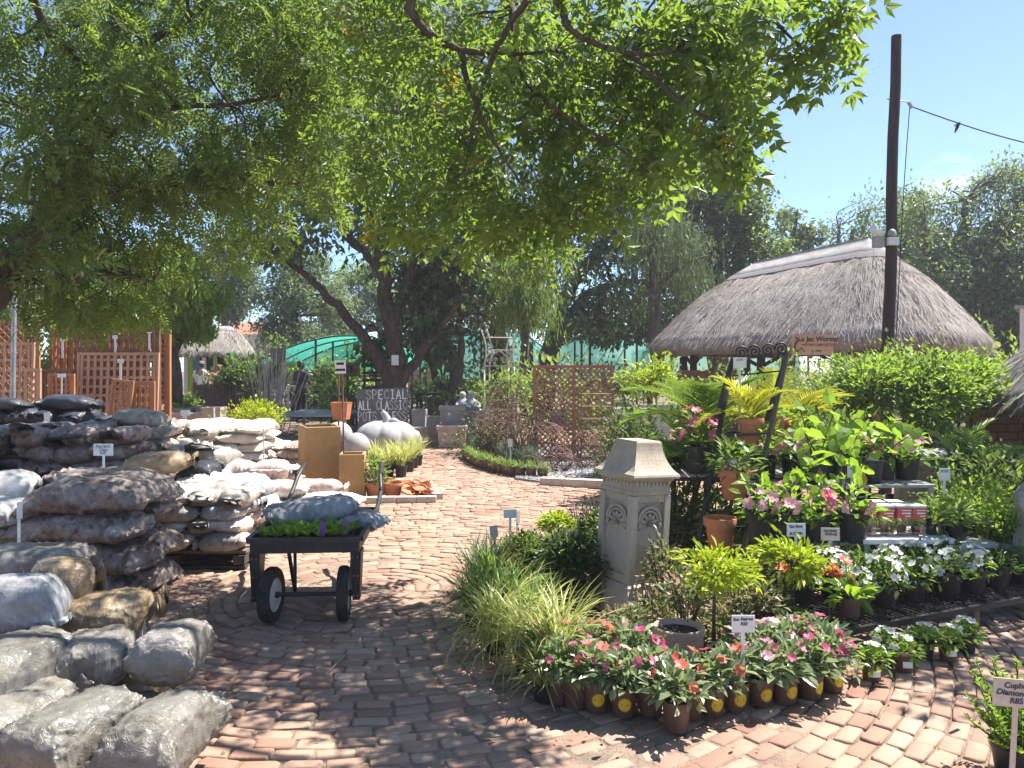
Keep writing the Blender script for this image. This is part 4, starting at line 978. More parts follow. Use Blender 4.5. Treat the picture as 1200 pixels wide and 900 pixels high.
# ---------- lettering ----------
GLY = {'S': [[(.9, .85), (.6, 1), (.25, .95), (.1, .75), (.3, .58), (.7, .45), (.9, .25), (.7, .04), (.35, 0), (.08, .14)]], 'P': [[(.12, 0), (.12, 1), (.6, 1), (.88, .85), (.85, .62), (.55, .5), (.14, .5)]],
       'E': [[(.85, 1), (.14, 1), (.12, 0), (.85, 0)], [(.14, .52), (.7, .52)]], 'C': [[(.9, .82), (.65, .99), (.32, .93), (.12, .65), (.12, .35), (.3, .06), (.62, 0), (.9, .17)]],
       'I': [[(.5, 1), (.5, 0)], [(.25, 1), (.75, 1)], [(.25, 0), (.75, 0)]], 'A': [[(.05, 0), (.5, 1), (.95, 0)], [(.22, .36), (.78, .36)]], 'L': [[(.14, 1), (.12, 0), (.85, 0)]],
       'O': [[(.5, 1), (.2, .88), (.08, .5), (.2, .12), (.5, 0), (.8, .12), (.92, .5), (.8, .88), (.5, 1)]], 'T': [[(.05, 1), (.95, 1)], [(.5, 1), (.5, 0)]]}
def strokes(mb, word, x0, z0, h, wch, stroke, y, gap=.25, slope=0.):
    """brush lettering as flat ribbons in the local x/z plane, facing -y"""
    x = x0
    for ch in word:
        if ch != ' ':
            for k, line in enumerate(GLY[ch]):
                P, _ = catmull([Vector((p[0] * wch, 0, p[1] * h)) for p in line], [0] * len(line), 5) if len(line) > 4 else ([Vector((p[0] * wch, 0, p[1] * h)) for p in line], None)
                for a, b in zip(P[:-1], P[1:]):
                    d = (b - a).normalized() * stroke * .45
                    mb.bar((x + a.x - d.x, y - .0006 * k, z0 + a.z - d.z + slope * x), (x + b.x + d.x, y - .0006 * k, z0 + b.z + d.z + slope * x), stroke, .002, up=(0, 1, 0))
        x += wch + gap * wch
def text(name, body, parent, loc, size, mat, rot=(R(90), 0, 0), align='CENTER', bold=0., shear=0.):
    c = bpy.data.curves.new(name, 'FONT'); c.body = body; c.size = size; c.align_x = align; c.align_y = 'CENTER'; c.offset = bold; c.shear = shear; c.extrude = .0006
    tmp = bpy.data.objects.new(name, c); COL.objects.link(tmp); me = bpy.data.meshes.new_from_object(tmp.evaluated_get(bpy.context.evaluated_depsgraph_get())); bpy.data.objects.remove(tmp); bpy.data.curves.remove(c); me.materials.clear(); me.materials.append(mat); o = bpy.data.objects.new(name, me); COL.objects.link(o)
    o.parent = parent; o.location = loc; o.rotation_euler = rot
    return o
def price_sign(label, px, py, Y, w=.1, h=.065, rz=0., lines=(), stake=None, base_z=0., mat='plastic_white', tilt=0., ink='ink', group='price signs on stakes', tsize=.022, tl=None):
    """a plastic label card on a stake; (px,py) is the middle of the card"""
    x, y, z = at(px, py, Y)
    t = thing('price_sign', label, 'price sign', (x, y, base_z), rz, group, tilt=(0, tilt))
    H = z - base_z
    b = MB(); b.box((0, 0, H), (w, .004, h)); b.build('card', M[mat], t)
    b = MB(); b.frustum([(.002, .0018, -.03), (.009, .0025, .03), (.009, .0025, H - h * .5 + .012)]); o = b.build('stake', M[mat], t, (0, .006, 0))
    for i, ln in enumerate(lines):
        if not ln: continue
        text('lettering', ln, t, ((i % 2) * .004 - .002, -.0035, H + h * (.27 - .27 * i)), tsize, M[ink], rot=(R(90), R(-2 + 3 * (i % 2)), 0), shear=.12 + .1 * (i % 2), bold=.0006)
    return t

# ---------- trellis ----------
def square_trellis(label, px0, py0, px1, py1, Y, nx, nz, matn, lean=0., rz=0., sw=.045, group='wooden trellis panels', frame=True, roll=0.):
    x0, _, z1 = at(px0, py0, Y); x1, _, z0 = at(px1, py1, Y); W = x1 - x0; H = z1 - z0
    t = thing('trellis_panel', label, 'trellis', ((x0 + x1) / 2, Y, max(z0, 0)), rz, group, tilt=(lean, roll))
    b = MB()
    for i in range(nx):
        x = -W / 2 + W * (i + .5) / nx; b.box((x, -.007, H / 2), (sw, .011, H))
    b.build('slats', M[matn], t)
    b = MB()
    for k in range(nz):
        z = H * (k + .5) / nz; b.box((0, .007, z), (W, .011, sw))
    b.build('cross_slats', M[matn], t)
    if frame:
        for a, c in (((-W / 2, 0, 0), (-W / 2, 0, H)), ((W / 2, 0, 0), (W / 2, 0, H))):
            q = MB(); q.bar(a, c, .042, .042, up=(0, 1, 0)); q.build('frame_upright', M[matn], t)
        for z in (0.02, H):
            q = MB(); q.bar((-W / 2 - .021, 0, z + .021), (W / 2 + .021, 0, z + .021), .046, .046, up=(0, 1, 0)); q.build('frame_rail', M[matn], t)
    return t
def diamond_trellis(label, px0, py0, px1, py1, Y, step, matn, rz=0., sw=.028, name='lattice_screen', split=None, group=None, lean=0):
    x0, _, z1 = at(px0, py0, Y); x1, _, z0 = at(px1, py1, Y); z0 = max(z0, 0); W = x1 - x0; H = z1 - z0
    t = thing(name, label, 'trellis', ((x0 + x1) / 2, Y, z0), rz, group, tilt=(lean, 0))
    for nm, s, yo in (('slats', 1, -.007), ('cross_slats', -1, .007)):
        b = MB(); c = -H
        while c < W + H:
            # line x = c + s*z clipped to the panel
            pts = []
            za, zb = 0, H
            xa = (c if s > 0 else c + 0) ; 
            fx = lambda z: (c - (0 if s > 0 else -H) + s * z) if s > 0 else (c + H - z) - 0
            lo, hi = 0., H
            if s > 0: lo, hi = max(0, -c), min(H, W - c)
            else: lo, hi = max(0, c + H - W), min(H, c + H)
            if hi - lo > .05:
                X = (lambda z: c + z) if s > 0 else (lambda z: c + H - z)
                b.bar((X(lo) - W / 2, yo, lo), (X(hi) - W / 2, yo, hi), sw, .011, up=(0, 1, 0))
            c += step
        b.build(nm, M[matn], t)
    xs = [-W / 2, W / 2] + ([(-.5 + split) * W] if split else [])
    for x in xs:
        q = MB(); q.bar((x, 0, 0), (x, 0, H), .05, .045, up=(0, 1, 0)); q.build('frame_upright', M[matn], t)
    for z in (.022, H):
        q = MB(); q.bar((-W / 2 - .025, 0, z + .02), (W / 2 + .025, 0, z + .02), .052, .048, up=(0, 1, 0)); q.build('frame_rail', M[matn], t)
    return t
def trellises():
    square_trellis('large square trellis at the back of the group, left part', 62, 387, 164, 500, 13.3, 12, 9, 'wood_orange', lean=-.04)
    square_trellis('tall narrow square trellis at the right end of the group', 164, 389, 198, 497, 13.25, 5, 11, 'wood_orange')
    square_trellis('broad pale square trellis leaning in front of the large one', 90, 416, 183, 500, 12.9, 12, 8, 'wood_pale', lean=-.06)
    square_trellis('small upright trellis standing before the right end of the group', 156, 450, 180, 497, 12.6, 4, 5, 'wood_orange', sw=.034)
    square_trellis('small tilted trellis leaning against the broad pale one', 127, 448, 150, 495, 12.5, 4, 6, 'wood_orange', roll=.12, sw=.034)
    square_trellis('low box shaped trellis left of the broad pale one', 58, 441, 86, 500, 12.6, 5, 9, 'wood_orange', sw=.034)
    square_trellis('low trellis with a price sign over it behind the charcoal bags', 50, 436, 84, 500, 12.9, 5, 9, 'wood_brown', sw=.034)
    square_trellis('pale square trellis at the far left behind the grey pole', -30, 404, 37, 500, 12.6, 7, 8, 'wood_pale', lean=-.04)
    diamond_trellis('tall diamond lattice at the far left behind the pale trellis', -60, 378, 45, 500, 13.1, .13, 'wood_orange', name='trellis_panel', group='wooden trellis panels')
    diamond_trellis('small diamond lattice in front of the tall one at far left', 31, 435, 46, 500, 12.3, .11, 'wood_pale', name='trellis_panel', group='wooden trellis panels')
    for lab, px, py, w, rz in (('white price tag hung high on the left of the big trellis', 73, 398, .07, 0), ('white price tag hung on the middle trellis slats', 135, 395, .09, 0), ('white price tag on the tall narrow trellis', 175, 388, .09, 0), ('white price tag on the broad pale trellis', 141, 423, .1, 0)):
        x, y, z = at(px, py, 12.75 if py > 410 else 13.1)
        t = thing('price_tag', lab, 'price tag', (x, y, z), 0, 'tags hung on the trellis')
        b = MB(); b.box((0, 0, 0), (w, .004, .06)); b.build('card', M['plastic_white'], t)
        b = MB(); b.box((0, .002, -.17), (.035, .004, .28)); b.build('strip', M['plastic_white'], t)
    price_sign('white price sign before the low trellis behind the charcoal bags', 72, 440, 12.3, .13, .06, base_z=0)
trellises()

def added_trellis():  # extra panels added so the gaps in the front ones look dark
    for k, (a, c, Y) in enumerate(((60, 166, 13.55), (66, 170, 13.75), (160, 199, 13.5), (92, 186, 13.12), (62, 168, 13.95), (-40, 40, 13.4), (-35, 42, 13.6))):
        square_trellis('wooden square trellis added behind the front trellis panels to darken their gaps', a, 392 - k, c, 500, Y, 12 if c - a > 50 else 5, 9, 'wood_brown' if k % 2 else 'wood_orange', group='trellis panels added behind')
added_trellis()
def left_signs():
    t = price_sign('white price sign reading bark chips over the sunlit white bags', 121, 527, 6.25, .155, .095, 0, ('Pine Bark', 'Chips', 'R20'), base_z=.45, tsize=.03, ink='ink_faded')
    price_sign('narrow white sign turned edge on beside the bark stack', 23, 598, 4.7, .035, .1, R(70), base_z=.22)
    price_sign('small white sign in front of the charcoal bags', 55, 489, 9.0, .06, .1, R(30), base_z=.4)
    price_sign('white sign standing among the cream bags by the trellis', 217, 484, 10.2, .12, .07, base_z=.3)
    price_sign('thin white stake between cream bags and yellow green bush', 251, 482, 10., .02, .1, base_z=.3)
    price_sign('thin stake standing in the cream stack beside the planter', 309, 512, 9.4, .018, .2, base_z=.2)
    # grey post
    x, y, _ = gp(14, 565)
    t = thing('metal_post', 'grey metal post rising into the leaves beside the charcoal bags', 'post', (x, y, 0), 0, tilt=(0, .012))
    b = MB(); b.tube([(0, 0, -.05), (0, 0, 3.4)], .034, 14); b.build('shaft', M['steel_grey'], t, smooth=True, angle=40)
    b = MB(); b.tube([(0, 0, 3.39), (0, 0, 3.42)], .038, 14); b.build('end_cap', M['black_steel'], t)
left_signs()

# ---------- the hand cart ----------
def cart():
    Y0 = 4.86; x0 = (357 - CX) / FP * Y0
    t = thing('hand_cart', 'dark steel two wheeled hand cart carrying seedlings, handles pointing away', 'cart', (x0, Y0, 0), R(4))
    W, D, zt = .66, 1.02, .535
    b = MB(); b.box((0, D / 2, zt - .075), (W - .03, D - .03, .008)); b.build('tray_floor', M['cart_steel'], t)
    for i, (c, d) in enumerate((((0, 0, zt - .045), (W, .006, .075)), ((0, D, zt - .045), (W, .006, .075)), ((-W / 2, D / 2, zt - .045), (.006, D - .01, .075)), ((W / 2, D / 2, zt - .045), (.006, D - .01, .075)))):
        b = MB(); b.box(c, d); b.build('tray_side', M['cart_steel'], t)
    b = MB()
    for a, c in (((-W / 2 - .012, -.012, zt), (W / 2 + .012, -.012, zt)), ((-W / 2 - .012, D + .012, zt), (W / 2 + .012, D + .012, zt)), ((-W / 2 - .012, .003, zt), (-W / 2 - .012, D, zt)), ((W / 2 + .012, .003, zt), (W / 2 + .012, D, zt))):
        b.bar(a, c, .03, .03)
    b.build('rim', M['cart_steel'], t)
    for sx in (-1, 1):    # front hangers that carry the axle
        b = MB(); x = sx * (W / 2 - .022)
        b.frustum([(.022, .05, .145), (.028, .06, .3), (.033, .075, zt - .085)]); h_ = b.build('axle_hanger', M['cart_steel'], t, (x, .09, 0)); b = MB(); [b.tube([(dx, -.062 - .02 * (zz > .4), zz), (dx, -.074 - .02 * (zz > .4), zz)], .008, 6) for zz in (.175, .3, .42) for dx in (-.012, .012)]; b.build('bolts', M['rust'], h_)
        b = MB(); b.tube([(sx * (W / 2 - .1), .55, zt - .08), (sx * (W / 2 - .14), .66, .03), ], .014, 8); b.tube([(sx * (W / 2 - .1), .85, zt - .08), (sx * (W / 2 - .14), .66, .03)], .012, 8); b.build('leg', M['cart_steel'], t, smooth=True)
        # handles: tubes from the tray sides up and back
        b = MB(); b.tube([(sx * (W / 2 + .012), .55, zt - .05), (sx * (W / 2 + .012), 1.05, zt + .02), (sx * (W / 2 + .01), 1.30, zt + .10), (sx * (W / 2 - .005), 1.42, zt + .19), (sx * (W / 2 - .03 * (1 if sx < 0 else .3)), 1.58, zt + .27)], .017, 10, sub=5); h = b.build('handle', M['cart_steel'], t, smooth=True)
        b = MB(); b.tube([(sx * (W / 2 - .0), 1.44, zt + .2), (sx * (W / 2 - .03 * (1 if sx < 0 else .3)), 1.585, zt + .272)], .021, 10); b.build('grip', M['rubber'], h, smooth=True, angle=40)
        # wheel
        wx = sx * (W / 2 - .105); r_ = .172
        wz = [(.105, -.030), (.15, -.036), (r_ - .008, -.03), (r_, -.016), (r_, .016), (r_ - .008, .03), (.15, .036), (.105, .030), (.105, -.030)]
        b = MB(); b.lathe(wz, 32); tw = R(-8 if sx < 0 else 3)
        wh = bpy.data.objects.new('wheel', b.mesh('wheel', M['rubber'], True, 35)); COL.objects.link(wh); wh.parent = t
        wh.location = (wx, .10, r_); wh.rotation_euler = (0, R(90), tw)
        b = MB(); b.lathe([(.02, -.03), (.1, -.018), (.1045, -.028), (.1045, .028), (.1, .018), (.02, .03), (.02, -.03)], 28); b.build('rim', M['rim_white'], wh, smooth=True, angle=30)
        b = MB(); b.tube([(0, 0, -.05), (0, 0, .05)], .02, 12); b.build('hub', M['cart_steel'], wh, smooth=True, angle=40)
    b = MB(); b.tube([(-W / 2 + .03, .10, .172), (W / 2 - .03, .10, .172)], .013, 10); b.build('axle', M['cart_steel'], t, smooth=True, angle=40)
    Rz = Matrix.Rotation(R(4), 3, 'Z')
    def world(p): v = Rz @ Vector(p); return (x0 + v.x, Y0 + v.y, v.z)
    # plants in a tray
    s = thing('seedling_tray', 'black tray of bright green lettuce seedlings at the front of the cart', 'seedling tray', world((0.0, .19, zt - .05)), R(4))
    tw_, td = .55, .3
    b = MB(); b.box((0, 0, .004), (tw_, td, .006))
    b.box((0, -td / 2, .033), (tw_, .005, .055)); b.box((0, td / 2, .033), (tw_, .005, .055)); b.box((-tw_ / 2, 0, .033), (.005, td - .012, .055)); b.box((tw_ / 2, 0, .033), (.005, td - .012, .055))
    for i in range(7): b.box((-tw_ / 2 + .03 + i * (tw_ - .06) / 6, -td / 2 - .004, .06), (.012, .008, .014))
    b.build('tray', M['pot_black'], s)
    b = MB(); b.box((0, 0, .03), (tw_ - .016, td - .016, .04)); b.build('soil', M['soil'], s)
    g = np.random.default_rng(8); P, F, U = [], [], []
    for ix in range(9):
        for iy in range(5):
            c = np.array([-tw_ / 2 + .035 + ix * (tw_ - .07) / 8, -td / 2 + .035 + iy * (td - .07) / 4, .05]) + g.normal(size=3) * [.008, .008, 0]
            for k in range(9):
                a = g.random() * 6.28; el = g.uniform(.5, 1.3)
                P.append(c); F.append([math.cos(a) * math.cos(el), math.sin(a) * math.cos(el), math.sin(el)]); U.append([-math.cos(a), -math.sin(a), .8])
    n = len(P); link('seedlings', np_mesh('seedlings', [scatter(*LEAF6, np.array(P), frames(np.array(F), np.array(U)), g.uniform(.05, .095, n), .5)], M['leaf_bright']), s)
    for lab, px, rz in (('purple plant tag stuck in the seedlings, left of two', .10, .1), ('purple plant tag stuck in the seedlings, right of two', .235, -.1)):
        o = MB(); o.frustum([(.004, .0015, -.05), (.016, .0015, -.02), (.02, .0015, .055), (.018, .0015, .06)])
        q = o.build('plant_tag', M['purple'], None, world((px, .055, zt + .035)), R(4) + rz); _props(q, lab, 'plant tag', 'purple tags on the cart')
    me = bag_mesh(.6, .34, .2, 911, 'pillow', 70, 44, .8, .8, B['bluegrey'])
    o = link('bag', me, None, world((-.06, .58, zt + .06)), rot=(.02, -.08, R(14))); _props(o, 'grey translucent compost bag bulging out of the hand cart', 'bag', 'bags on the cart')
    me = bag_mesh(.46, .3, .14, 915, 'pillow', 60, 36, .8, .8, B['bluegrey'])
    o = link('bag', me, None, world((.20, .62, zt + .01)), rot=(0, .14, R(-10))); _props(o, 'flat grey bag drooping over the right side of the hand cart', 'bag', 'bags on the cart')
cart()
# ---------- pots ----------
def pot_mesh(r, h, mat, kind='nursery', name='pot'):
    b = MB()
    if kind == 'nursery': prof = [(r * .74, 0), (r * .78, .004), (r * .93, h * .84), (r * .985, h * .85), (r, h * .99), (r * .985, h), (r * .94, h * .99), (r * .9, h * .82), (r * .72, .012), (0.001, .012)]
    elif kind == 'terracotta': prof = [(r * .62, 0), (r * .64, .004), (r * .86, h * .74), (r * .98, h * .75), (r, h * .78), (r, h * .98), (r * .985, h), (r * .9, h), (r * .87, h * .93), (r * .8, h * .7), (r * .58, .02), (0.001, .02)]
    elif kind == 'stone': prof = [(r * .78, 0), (r * .92, h * .06), (r, h * .45), (r * .985, h * .8), (r * 1.02, h * .82), (r * 1.03, h * .98), (r, h), (r * .9, h), (r * .87, h * .93), (r * .8, h * .4), (0.001, h * .3)]
    else: prof = [(r * .5, 0), (r * .85, h * .3), (r, h * .9), (r * 1.04, h), (r * .95, h), (r * .8, h * .5), (.001, h * .4)]
    b.lathe(prof, 28 if r > .05 else 18)
    b.f.append(tuple(reversed(range(28 if r > .05 else 18)))); b.m.append(0)
    return b.mesh(name, mat, True, 40)
_pm = {}
def pot(parent, r, h, matn, kind='nursery', soil=True, loc=(0, 0, 0)):
    key = (round(r, 3), round(h, 3), matn, kind)
    if key not in _pm:
        s = MB(); n = 20
        s.add([(0, 0, h * .88)] + [(r * .93 * math.cos(2 * math.pi * i / n), r * .93 * math.sin(2 * math.pi * i / n), h * .86 + rng.normal() * .004) for i in range(n)], [(0, 1 + i, 1 + (i + 1) % n) for i in range(n)])
        _pm[key] = (pot_mesh(r, h, M[matn], kind), s.mesh('soil', M['soil']))
    o = link('pot', _pm[key][0], parent, loc)
    if soil: link('soil', _pm[key][1], parent, loc)
    return o

# ---------- foliage builders (local, base at z0) ----------
def leafy_mesh(n, rx, rz, z0, size, leafm, seed, tmpl=LEAF6, wy=.55, droop=.1, spread=.36, subs=9, extra=None, shell=.35):
    g = np.random.default_rng(seed)
    d = rand_dir(n, g); d[:, 2] = np.abs(d[:, 2]) * 1.0 - .12
    rad = g.random((n, 1)) ** shell
    p = d * rad * np.array([rx, rx, rz]) * (1 + .12 * g.normal(size=(n, 1))) + [0, 0, z0]
    fwd = nrm(nrm(d * [1, 1, .8]) + g.normal(size=p.shape) * .45 - [0, 0, droop]); up = nrm(g.normal(size=p.shape) * .35 + [0, 0, 1.])
    sz = size * (1 + .28 * g.normal(size=n)).clip(.45, 1.7)
    if extra:
        k = int(n * extra[1]); return np_mesh('foliage', [(*scatter(*tmpl, p[k:], frames(fwd[k:], up[k:]), sz[k:], wy), 0), (*scatter(*tmpl, p[:k], frames(fwd[:k], up[:k]), sz[:k], wy), 1)], [leafm, extra[0]])
    return np_mesh('foliage', [scatter(*tmpl, p, frames(fwd, up), sz, wy)], leafm)
def flower_mesh(n, rx, rz, z0, size, matn, seed, tmpl=PETAL5, top=.2, eye=None, name='flowers', ang=None):
    g = np.random.default_rng(seed)
    d = rand_dir(n, g); d[:, 2] = np.abs(d[:, 2]) * .8 + top
    if ang is not None: d[:, :2] = d[:, :2] * .6 + np.array(ang)
    d = nrm(d); p = d * np.array([rx, rx, rz]) + [0, 0, z0]
    fwd = nrm(np.cross(d, rand_dir(n, g))); fr = frames(fwd, d + g.normal(size=d.shape) * .2)
    if n <= 10:
        sz = size * g.uniform(.7, 1.2, n)
        return [np_mesh('flower', [(*scatter(*tmpl, p[i:i + 1], fr[i:i + 1], sz[i:i + 1]), 0)] + ([(*scatter(*PETAL5, p[i:i + 1] + fr[i:i + 1, :, 2] * size * .18, fr[i:i + 1], size * .24), 1)] if eye else []), [M[matn]] + ([M[eye]] if eye else [])) for i in range(n)]
    ch = [(*scatter(*tmpl, p, fr, size * g.uniform(.7, 1.2, n)), 0)]
    mats = [M[matn]]
    if eye:
        ch.append((*scatter(*PETAL5, p + fr[:, :, 2] * size * .18, fr, size * .24), 1)); mats.append(M[eye])
    return np_mesh(name, ch, mats)
def blades_mesh(n, L, spread, width, matn, seed, z0=0., r0=.03, arch=1., name='foliage', segs=6, stiff=.0):
    """arching grass blades"""
    g = np.random.default_rng(seed); V, F = [], []
    a = g.random(n) * 2 * np.pi; le = L * g.uniform(.55, 1.1, n); lean = np.abs(g.normal(size=n) * .35 + .35) * spread; curve = g.uniform(.5, 1.6, n) * arch
    t = np.linspace(0, 1, segs + 1)
    th0 = lean[:, None]; th = th0 + curve[:, None] * t[None] ** 1.3          # angle from vertical
    ds = le[:, None] / segs
    rr = np.concatenate([np.zeros((n, 1)), np.cumsum(np.sin(th[:, :-1]) * ds, 1)], 1); zz = np.concatenate([np.zeros((n, 1)), np.cumsum(np.cos(th[:, :-1]) * ds, 1)], 1)
    b0 = r0 * np.sqrt(g.random(n)); a0 = g.random(n) * 6.28
    wob = g.normal(size=n) * .25
    x = (b0 * np.cos(a0))[:, None] + rr * np.cos(a[:, None] + wob[:, None] * t); y = (b0 * np.sin(a0))[:, None] + rr * np.sin(a[:, None] + wob[:, None] * t)
    z = np.maximum(z0 + zz, .004)
    w = width * np.sin(np.pi * (.12 + .88 * t)) ** .6 * g.uniform(.7, 1.2, n)[:, None]; w[:, -1] = .0004
    tx, ty = -np.sin(a)[:, None], np.cos(a)[:, None]
    Pl = np.stack([x - tx * w / 2, y - ty * w / 2, z], 2); Pr = np.stack([x + tx * w / 2, y + ty * w / 2, z + w * .15], 2)
    V = np.stack([Pl, Pr], 2).reshape(n, -1, 3); k = V.shape[1]
    q = np.array([[2 * i, 2 * i + 1, 2 * i + 3, 2 * i + 2] for i in range(segs)])
    Fm = ((np.arange(n) * k)[:, None, None] + q[None]).reshape(-1, 4)
    return np_mesh(name, [(V.reshape(-1, 3), Fm)], M[matn], True)
def frond_mesh(nf, L, matn, seed, z0, leaflets=26, ll=.22, el=(.3, 1.2), arch=1.1, az=None, w=.012):
    """palm or cycad fronds: rachis and leaflets, one mesh"""
    g = np.random.default_rng(seed); b = MB(); P, Fw, U, S = [], [], [], []
    for i in range(nf):
        a = (az[i] if az else 2 * math.pi * i / nf + g.normal() * .25); e = g.uniform(*el); ar = arch * g.uniform(.7, 1.2); Lf = L * g.uniform(.8, 1.1)
        pts = []; p = np.array([0, 0, z0]); n = 9
        for k in range(n + 1):
            pts.append(p.copy()); ee = e - ar * (k / n) ** 1.2
            p = p + Lf / n * np.array([math.cos(a) * math.cos(ee), math.sin(a) * math.cos(ee), math.sin(ee)])
        b.tube([tuple(q) for q in pts], [.007 * (1 - .85 * k / n) for k in range(n + 1)], 5)
        pts = np.array(pts)
        for k in range(leaflets):
            t = .16 + .84 * (k + .5) / leaflets; q = t * n; j = min(int(q), n - 1); c = pts[j] * (1 - q + j) + pts[j + 1] * (q - j); d = nrm(pts[j + 1] - pts[j])
            side = nrm(np.cross(d, [0, 0, 1.])); upv = np.cross(side, d)
            for s in (-1, 1):
                P.append(c); Fw.append(d * (.55 + .5 * t) + side * s * (1.0) + upv * .28 + g.normal(size=3) * .06); U.append(upv); S.append(ll * (math.sin(math.pi * (.18 + .78 * t)) ** .7) * g.uniform(.9, 1.1))
    BL = (np.array([[0, -.5, 0], [.4, -.55, .02], [1, 0, -.12], [.4, .55, .02], [0, .5, 0]]), np.array([[0, 1, 2], [0, 2, 3], [0, 3, 4]]))
    S = np.array(S); ch = []
    tv, tf = BL; tv = tv.copy()
    tv[:, 1] *= w / ll
    ch.append((*scatter(tv, tf, np.array(P), frames(np.array(Fw), np.array(U)), S), 0))
    return np_mesh('fronds', ch, [M[matn]]), b.mesh('stems', M[matn], True)

# ---------- brown planters, rods and hung pot ----------
def planters():
    def planter(label, cx, Y, w, h, rz):
        t = thing('tall_planter', label, 'planter', (cx, Y, 0), rz, 'ochre cement planters')
        b = MB(); wt = .03; b.frustum([(w / 2 * .97, w / 2 * .97, 0), (w / 2, w / 2, h * .02), (w / 2, w / 2, h - .012), (w / 2 - .006, w / 2 - .006, h), (w / 2 - wt, w / 2 - wt, h - .002), (w / 2 - wt, w / 2 - wt, h * .45)])
        b.build('planter_body', M['planter_ochre'], t)
        return t
    planter('tall square ochre planter, the taller of the pair behind the cart', (374 - CX) / FP * 9.85, 9.85, .43, .87, R(26))
    planter('shorter square ochre planter with rods standing in it', (413.5 - CX) / FP * 9.6, 9.6, .30, .555, R(6))
    x, y, z = at(404, 530, 9.62)
    t = thing('sign_rod', 'thin steel rod with a small black and white sign standing in the short planter', 'sign', (x, y, 0), 0, tilt=(0, -.02))
    b = MB(); b.tube([(0, 0, .3), (0, 0, 1.62)], .011, 8); b.build('rod', M['rust'], t)
    b = MB(); b.box((-.02, -.013, 1.6), (.13, .006, .16)); c = b.build('card', M['plastic_white'], t)
    b = MB(); b.box((-.02, -.0185, 1.565), (.12, .003, .028)); b.box((-.02, -.0185, 1.64), (.09, .003, .03)); b.build('printed_stripe', M['sign_black'], t)
    x, y, z = at(396, 530, 10.15)
    t = thing('sign_rod', 'plain thin steel rod behind the planters, left of the signed one', 'rod', (x, y, 0), 0, tilt=(0, .01))
    b = MB(); b.tube([(0, 0, 0), (0, 0, 1.66)], .011, 8); b.tube([(0, 0, 1.64), (.03, 0, 1.7), (.06, 0, 1.66)], .008, 6, sub=3); b.build('rod', M['rust'], t)
    x, y, z = at(400, 482, 10.0)
    t = thing('wall_pot', 'orange square terracotta wall pot hanging on the rods over the planters', 'wall pot', (x, y, z), R(-12))
    b = MB(); b.frustum([(.075, .05, -.11), (.09, .06, -.1), (.115, .075, .1), (.12, .08, .115), (.1, .06, .112), (.09, .05, .0)]); b.build('pot', M['terracotta'], t)
    b = MB(); b.tube([(-.05, .07, .1), (0, .10, .17), (.05, .07, .1)], .004, 6, sub=4); b.build('hanger', M['rust'], t)
planters()

def stone_balls():
    for lab, px, py, Y, r in (('pale stone ball with a neck nearest the planters', 418, 522, 11.4, .185), ('pale stone ball half hidden behind the short planter', 397, 510, 11.6, .2), ('small pale stone ball under the pumpkin', 404, 540, 11.2, .12)):
        x, y, z = at(px, py, Y); t = thing('stone_ball', lab, 'stone ball', (x, y, 0), 0, 'pale stone balls')
        b = MB(); hz = max(z, r); b.lathe([(.001, hz - r)] + [(r * math.sin(a), hz - r * math.cos(a)) for a in np.linspace(.15, 2.95, 18)] + [(.001, hz + r)], 28); b.build('ball', M['white_stone'], t, smooth=True)
        if hz > r + .01:
            b = MB(); b.lathe([(r * .75, 0), (r * .7, .03), (r * .5, (hz - r) * .6), (r * .62, hz - r + .03)], 24, close=True); b.build('foot', M['white_stone'], t, smooth=True, angle=40)
    # pumpkin
    Y = 14.2; x = (453 - CX) / FP * Y; t = thing('stone_pumpkin', 'huge pale grey ribbed pumpkin sculpture in front of the chalkboard', 'sculpture', (x, Y, 0), .3)
    b = MB(); rr = .56; hh = .64
    def lob(a, z): return .88 + .12 * abs(math.cos(a * 4)) ** .7
    prof = [(.001, .0)] + [(rr * (math.sin(s) ** .75), hh / 2 - hh / 2 * math.cos(s) * (1.0)) for s in np.linspace(.25, 2.75, 22)] + [(.09, hh * .93), (.001, hh * .9)]
    b.lathe(prof, 90, lobes=lob); b.build('pumpkin_body', M['white_stone'], t, smooth=True)
    b = MB(); b.tube([(0, 0, .5), (.01, 0, .62), (-.02, 0, .72), (-.08, 0, .80)], [.16, .09, .06, .035], 10, sub=4); b.build('stalk', M['white_stone'], t, smooth=True, angle=50)
    for s, (a, l) in enumerate(((-.6, .3),)):
        b = MB(); b.tube([(.06 * math.cos(a), .06 * math.sin(a), .6), (l * .5 * math.cos(a), l * .5 * math.sin(a), .62), (l * math.cos(a), l * math.sin(a), .57)], [.05, .07, .02], 10, sub=4); b.build('leaf', M['white_stone'], t, smooth=True)
    for lab, px, py, Y, r in (('smaller grey stone gourd behind the right side of the pumpkin', 480, 500, 14.6, .22),):
        x, y, z = at(px, py, Y); t = thing('stone_gourd', lab, 'sculpture', (x, y, 0), .5)
        b = MB(); b.lathe([(.001, 0), (r * .7, .01), (r * 1.05, .12), (r * 1.1, .26), (r * .8, .4), (r * .3, .45), (.001, .44)], 40, lobes=lambda a, z: .94 + .06 * abs(math.cos(a * 4))); b.build('gourd', M['white_stone'], t, smooth=True)
stone_balls()

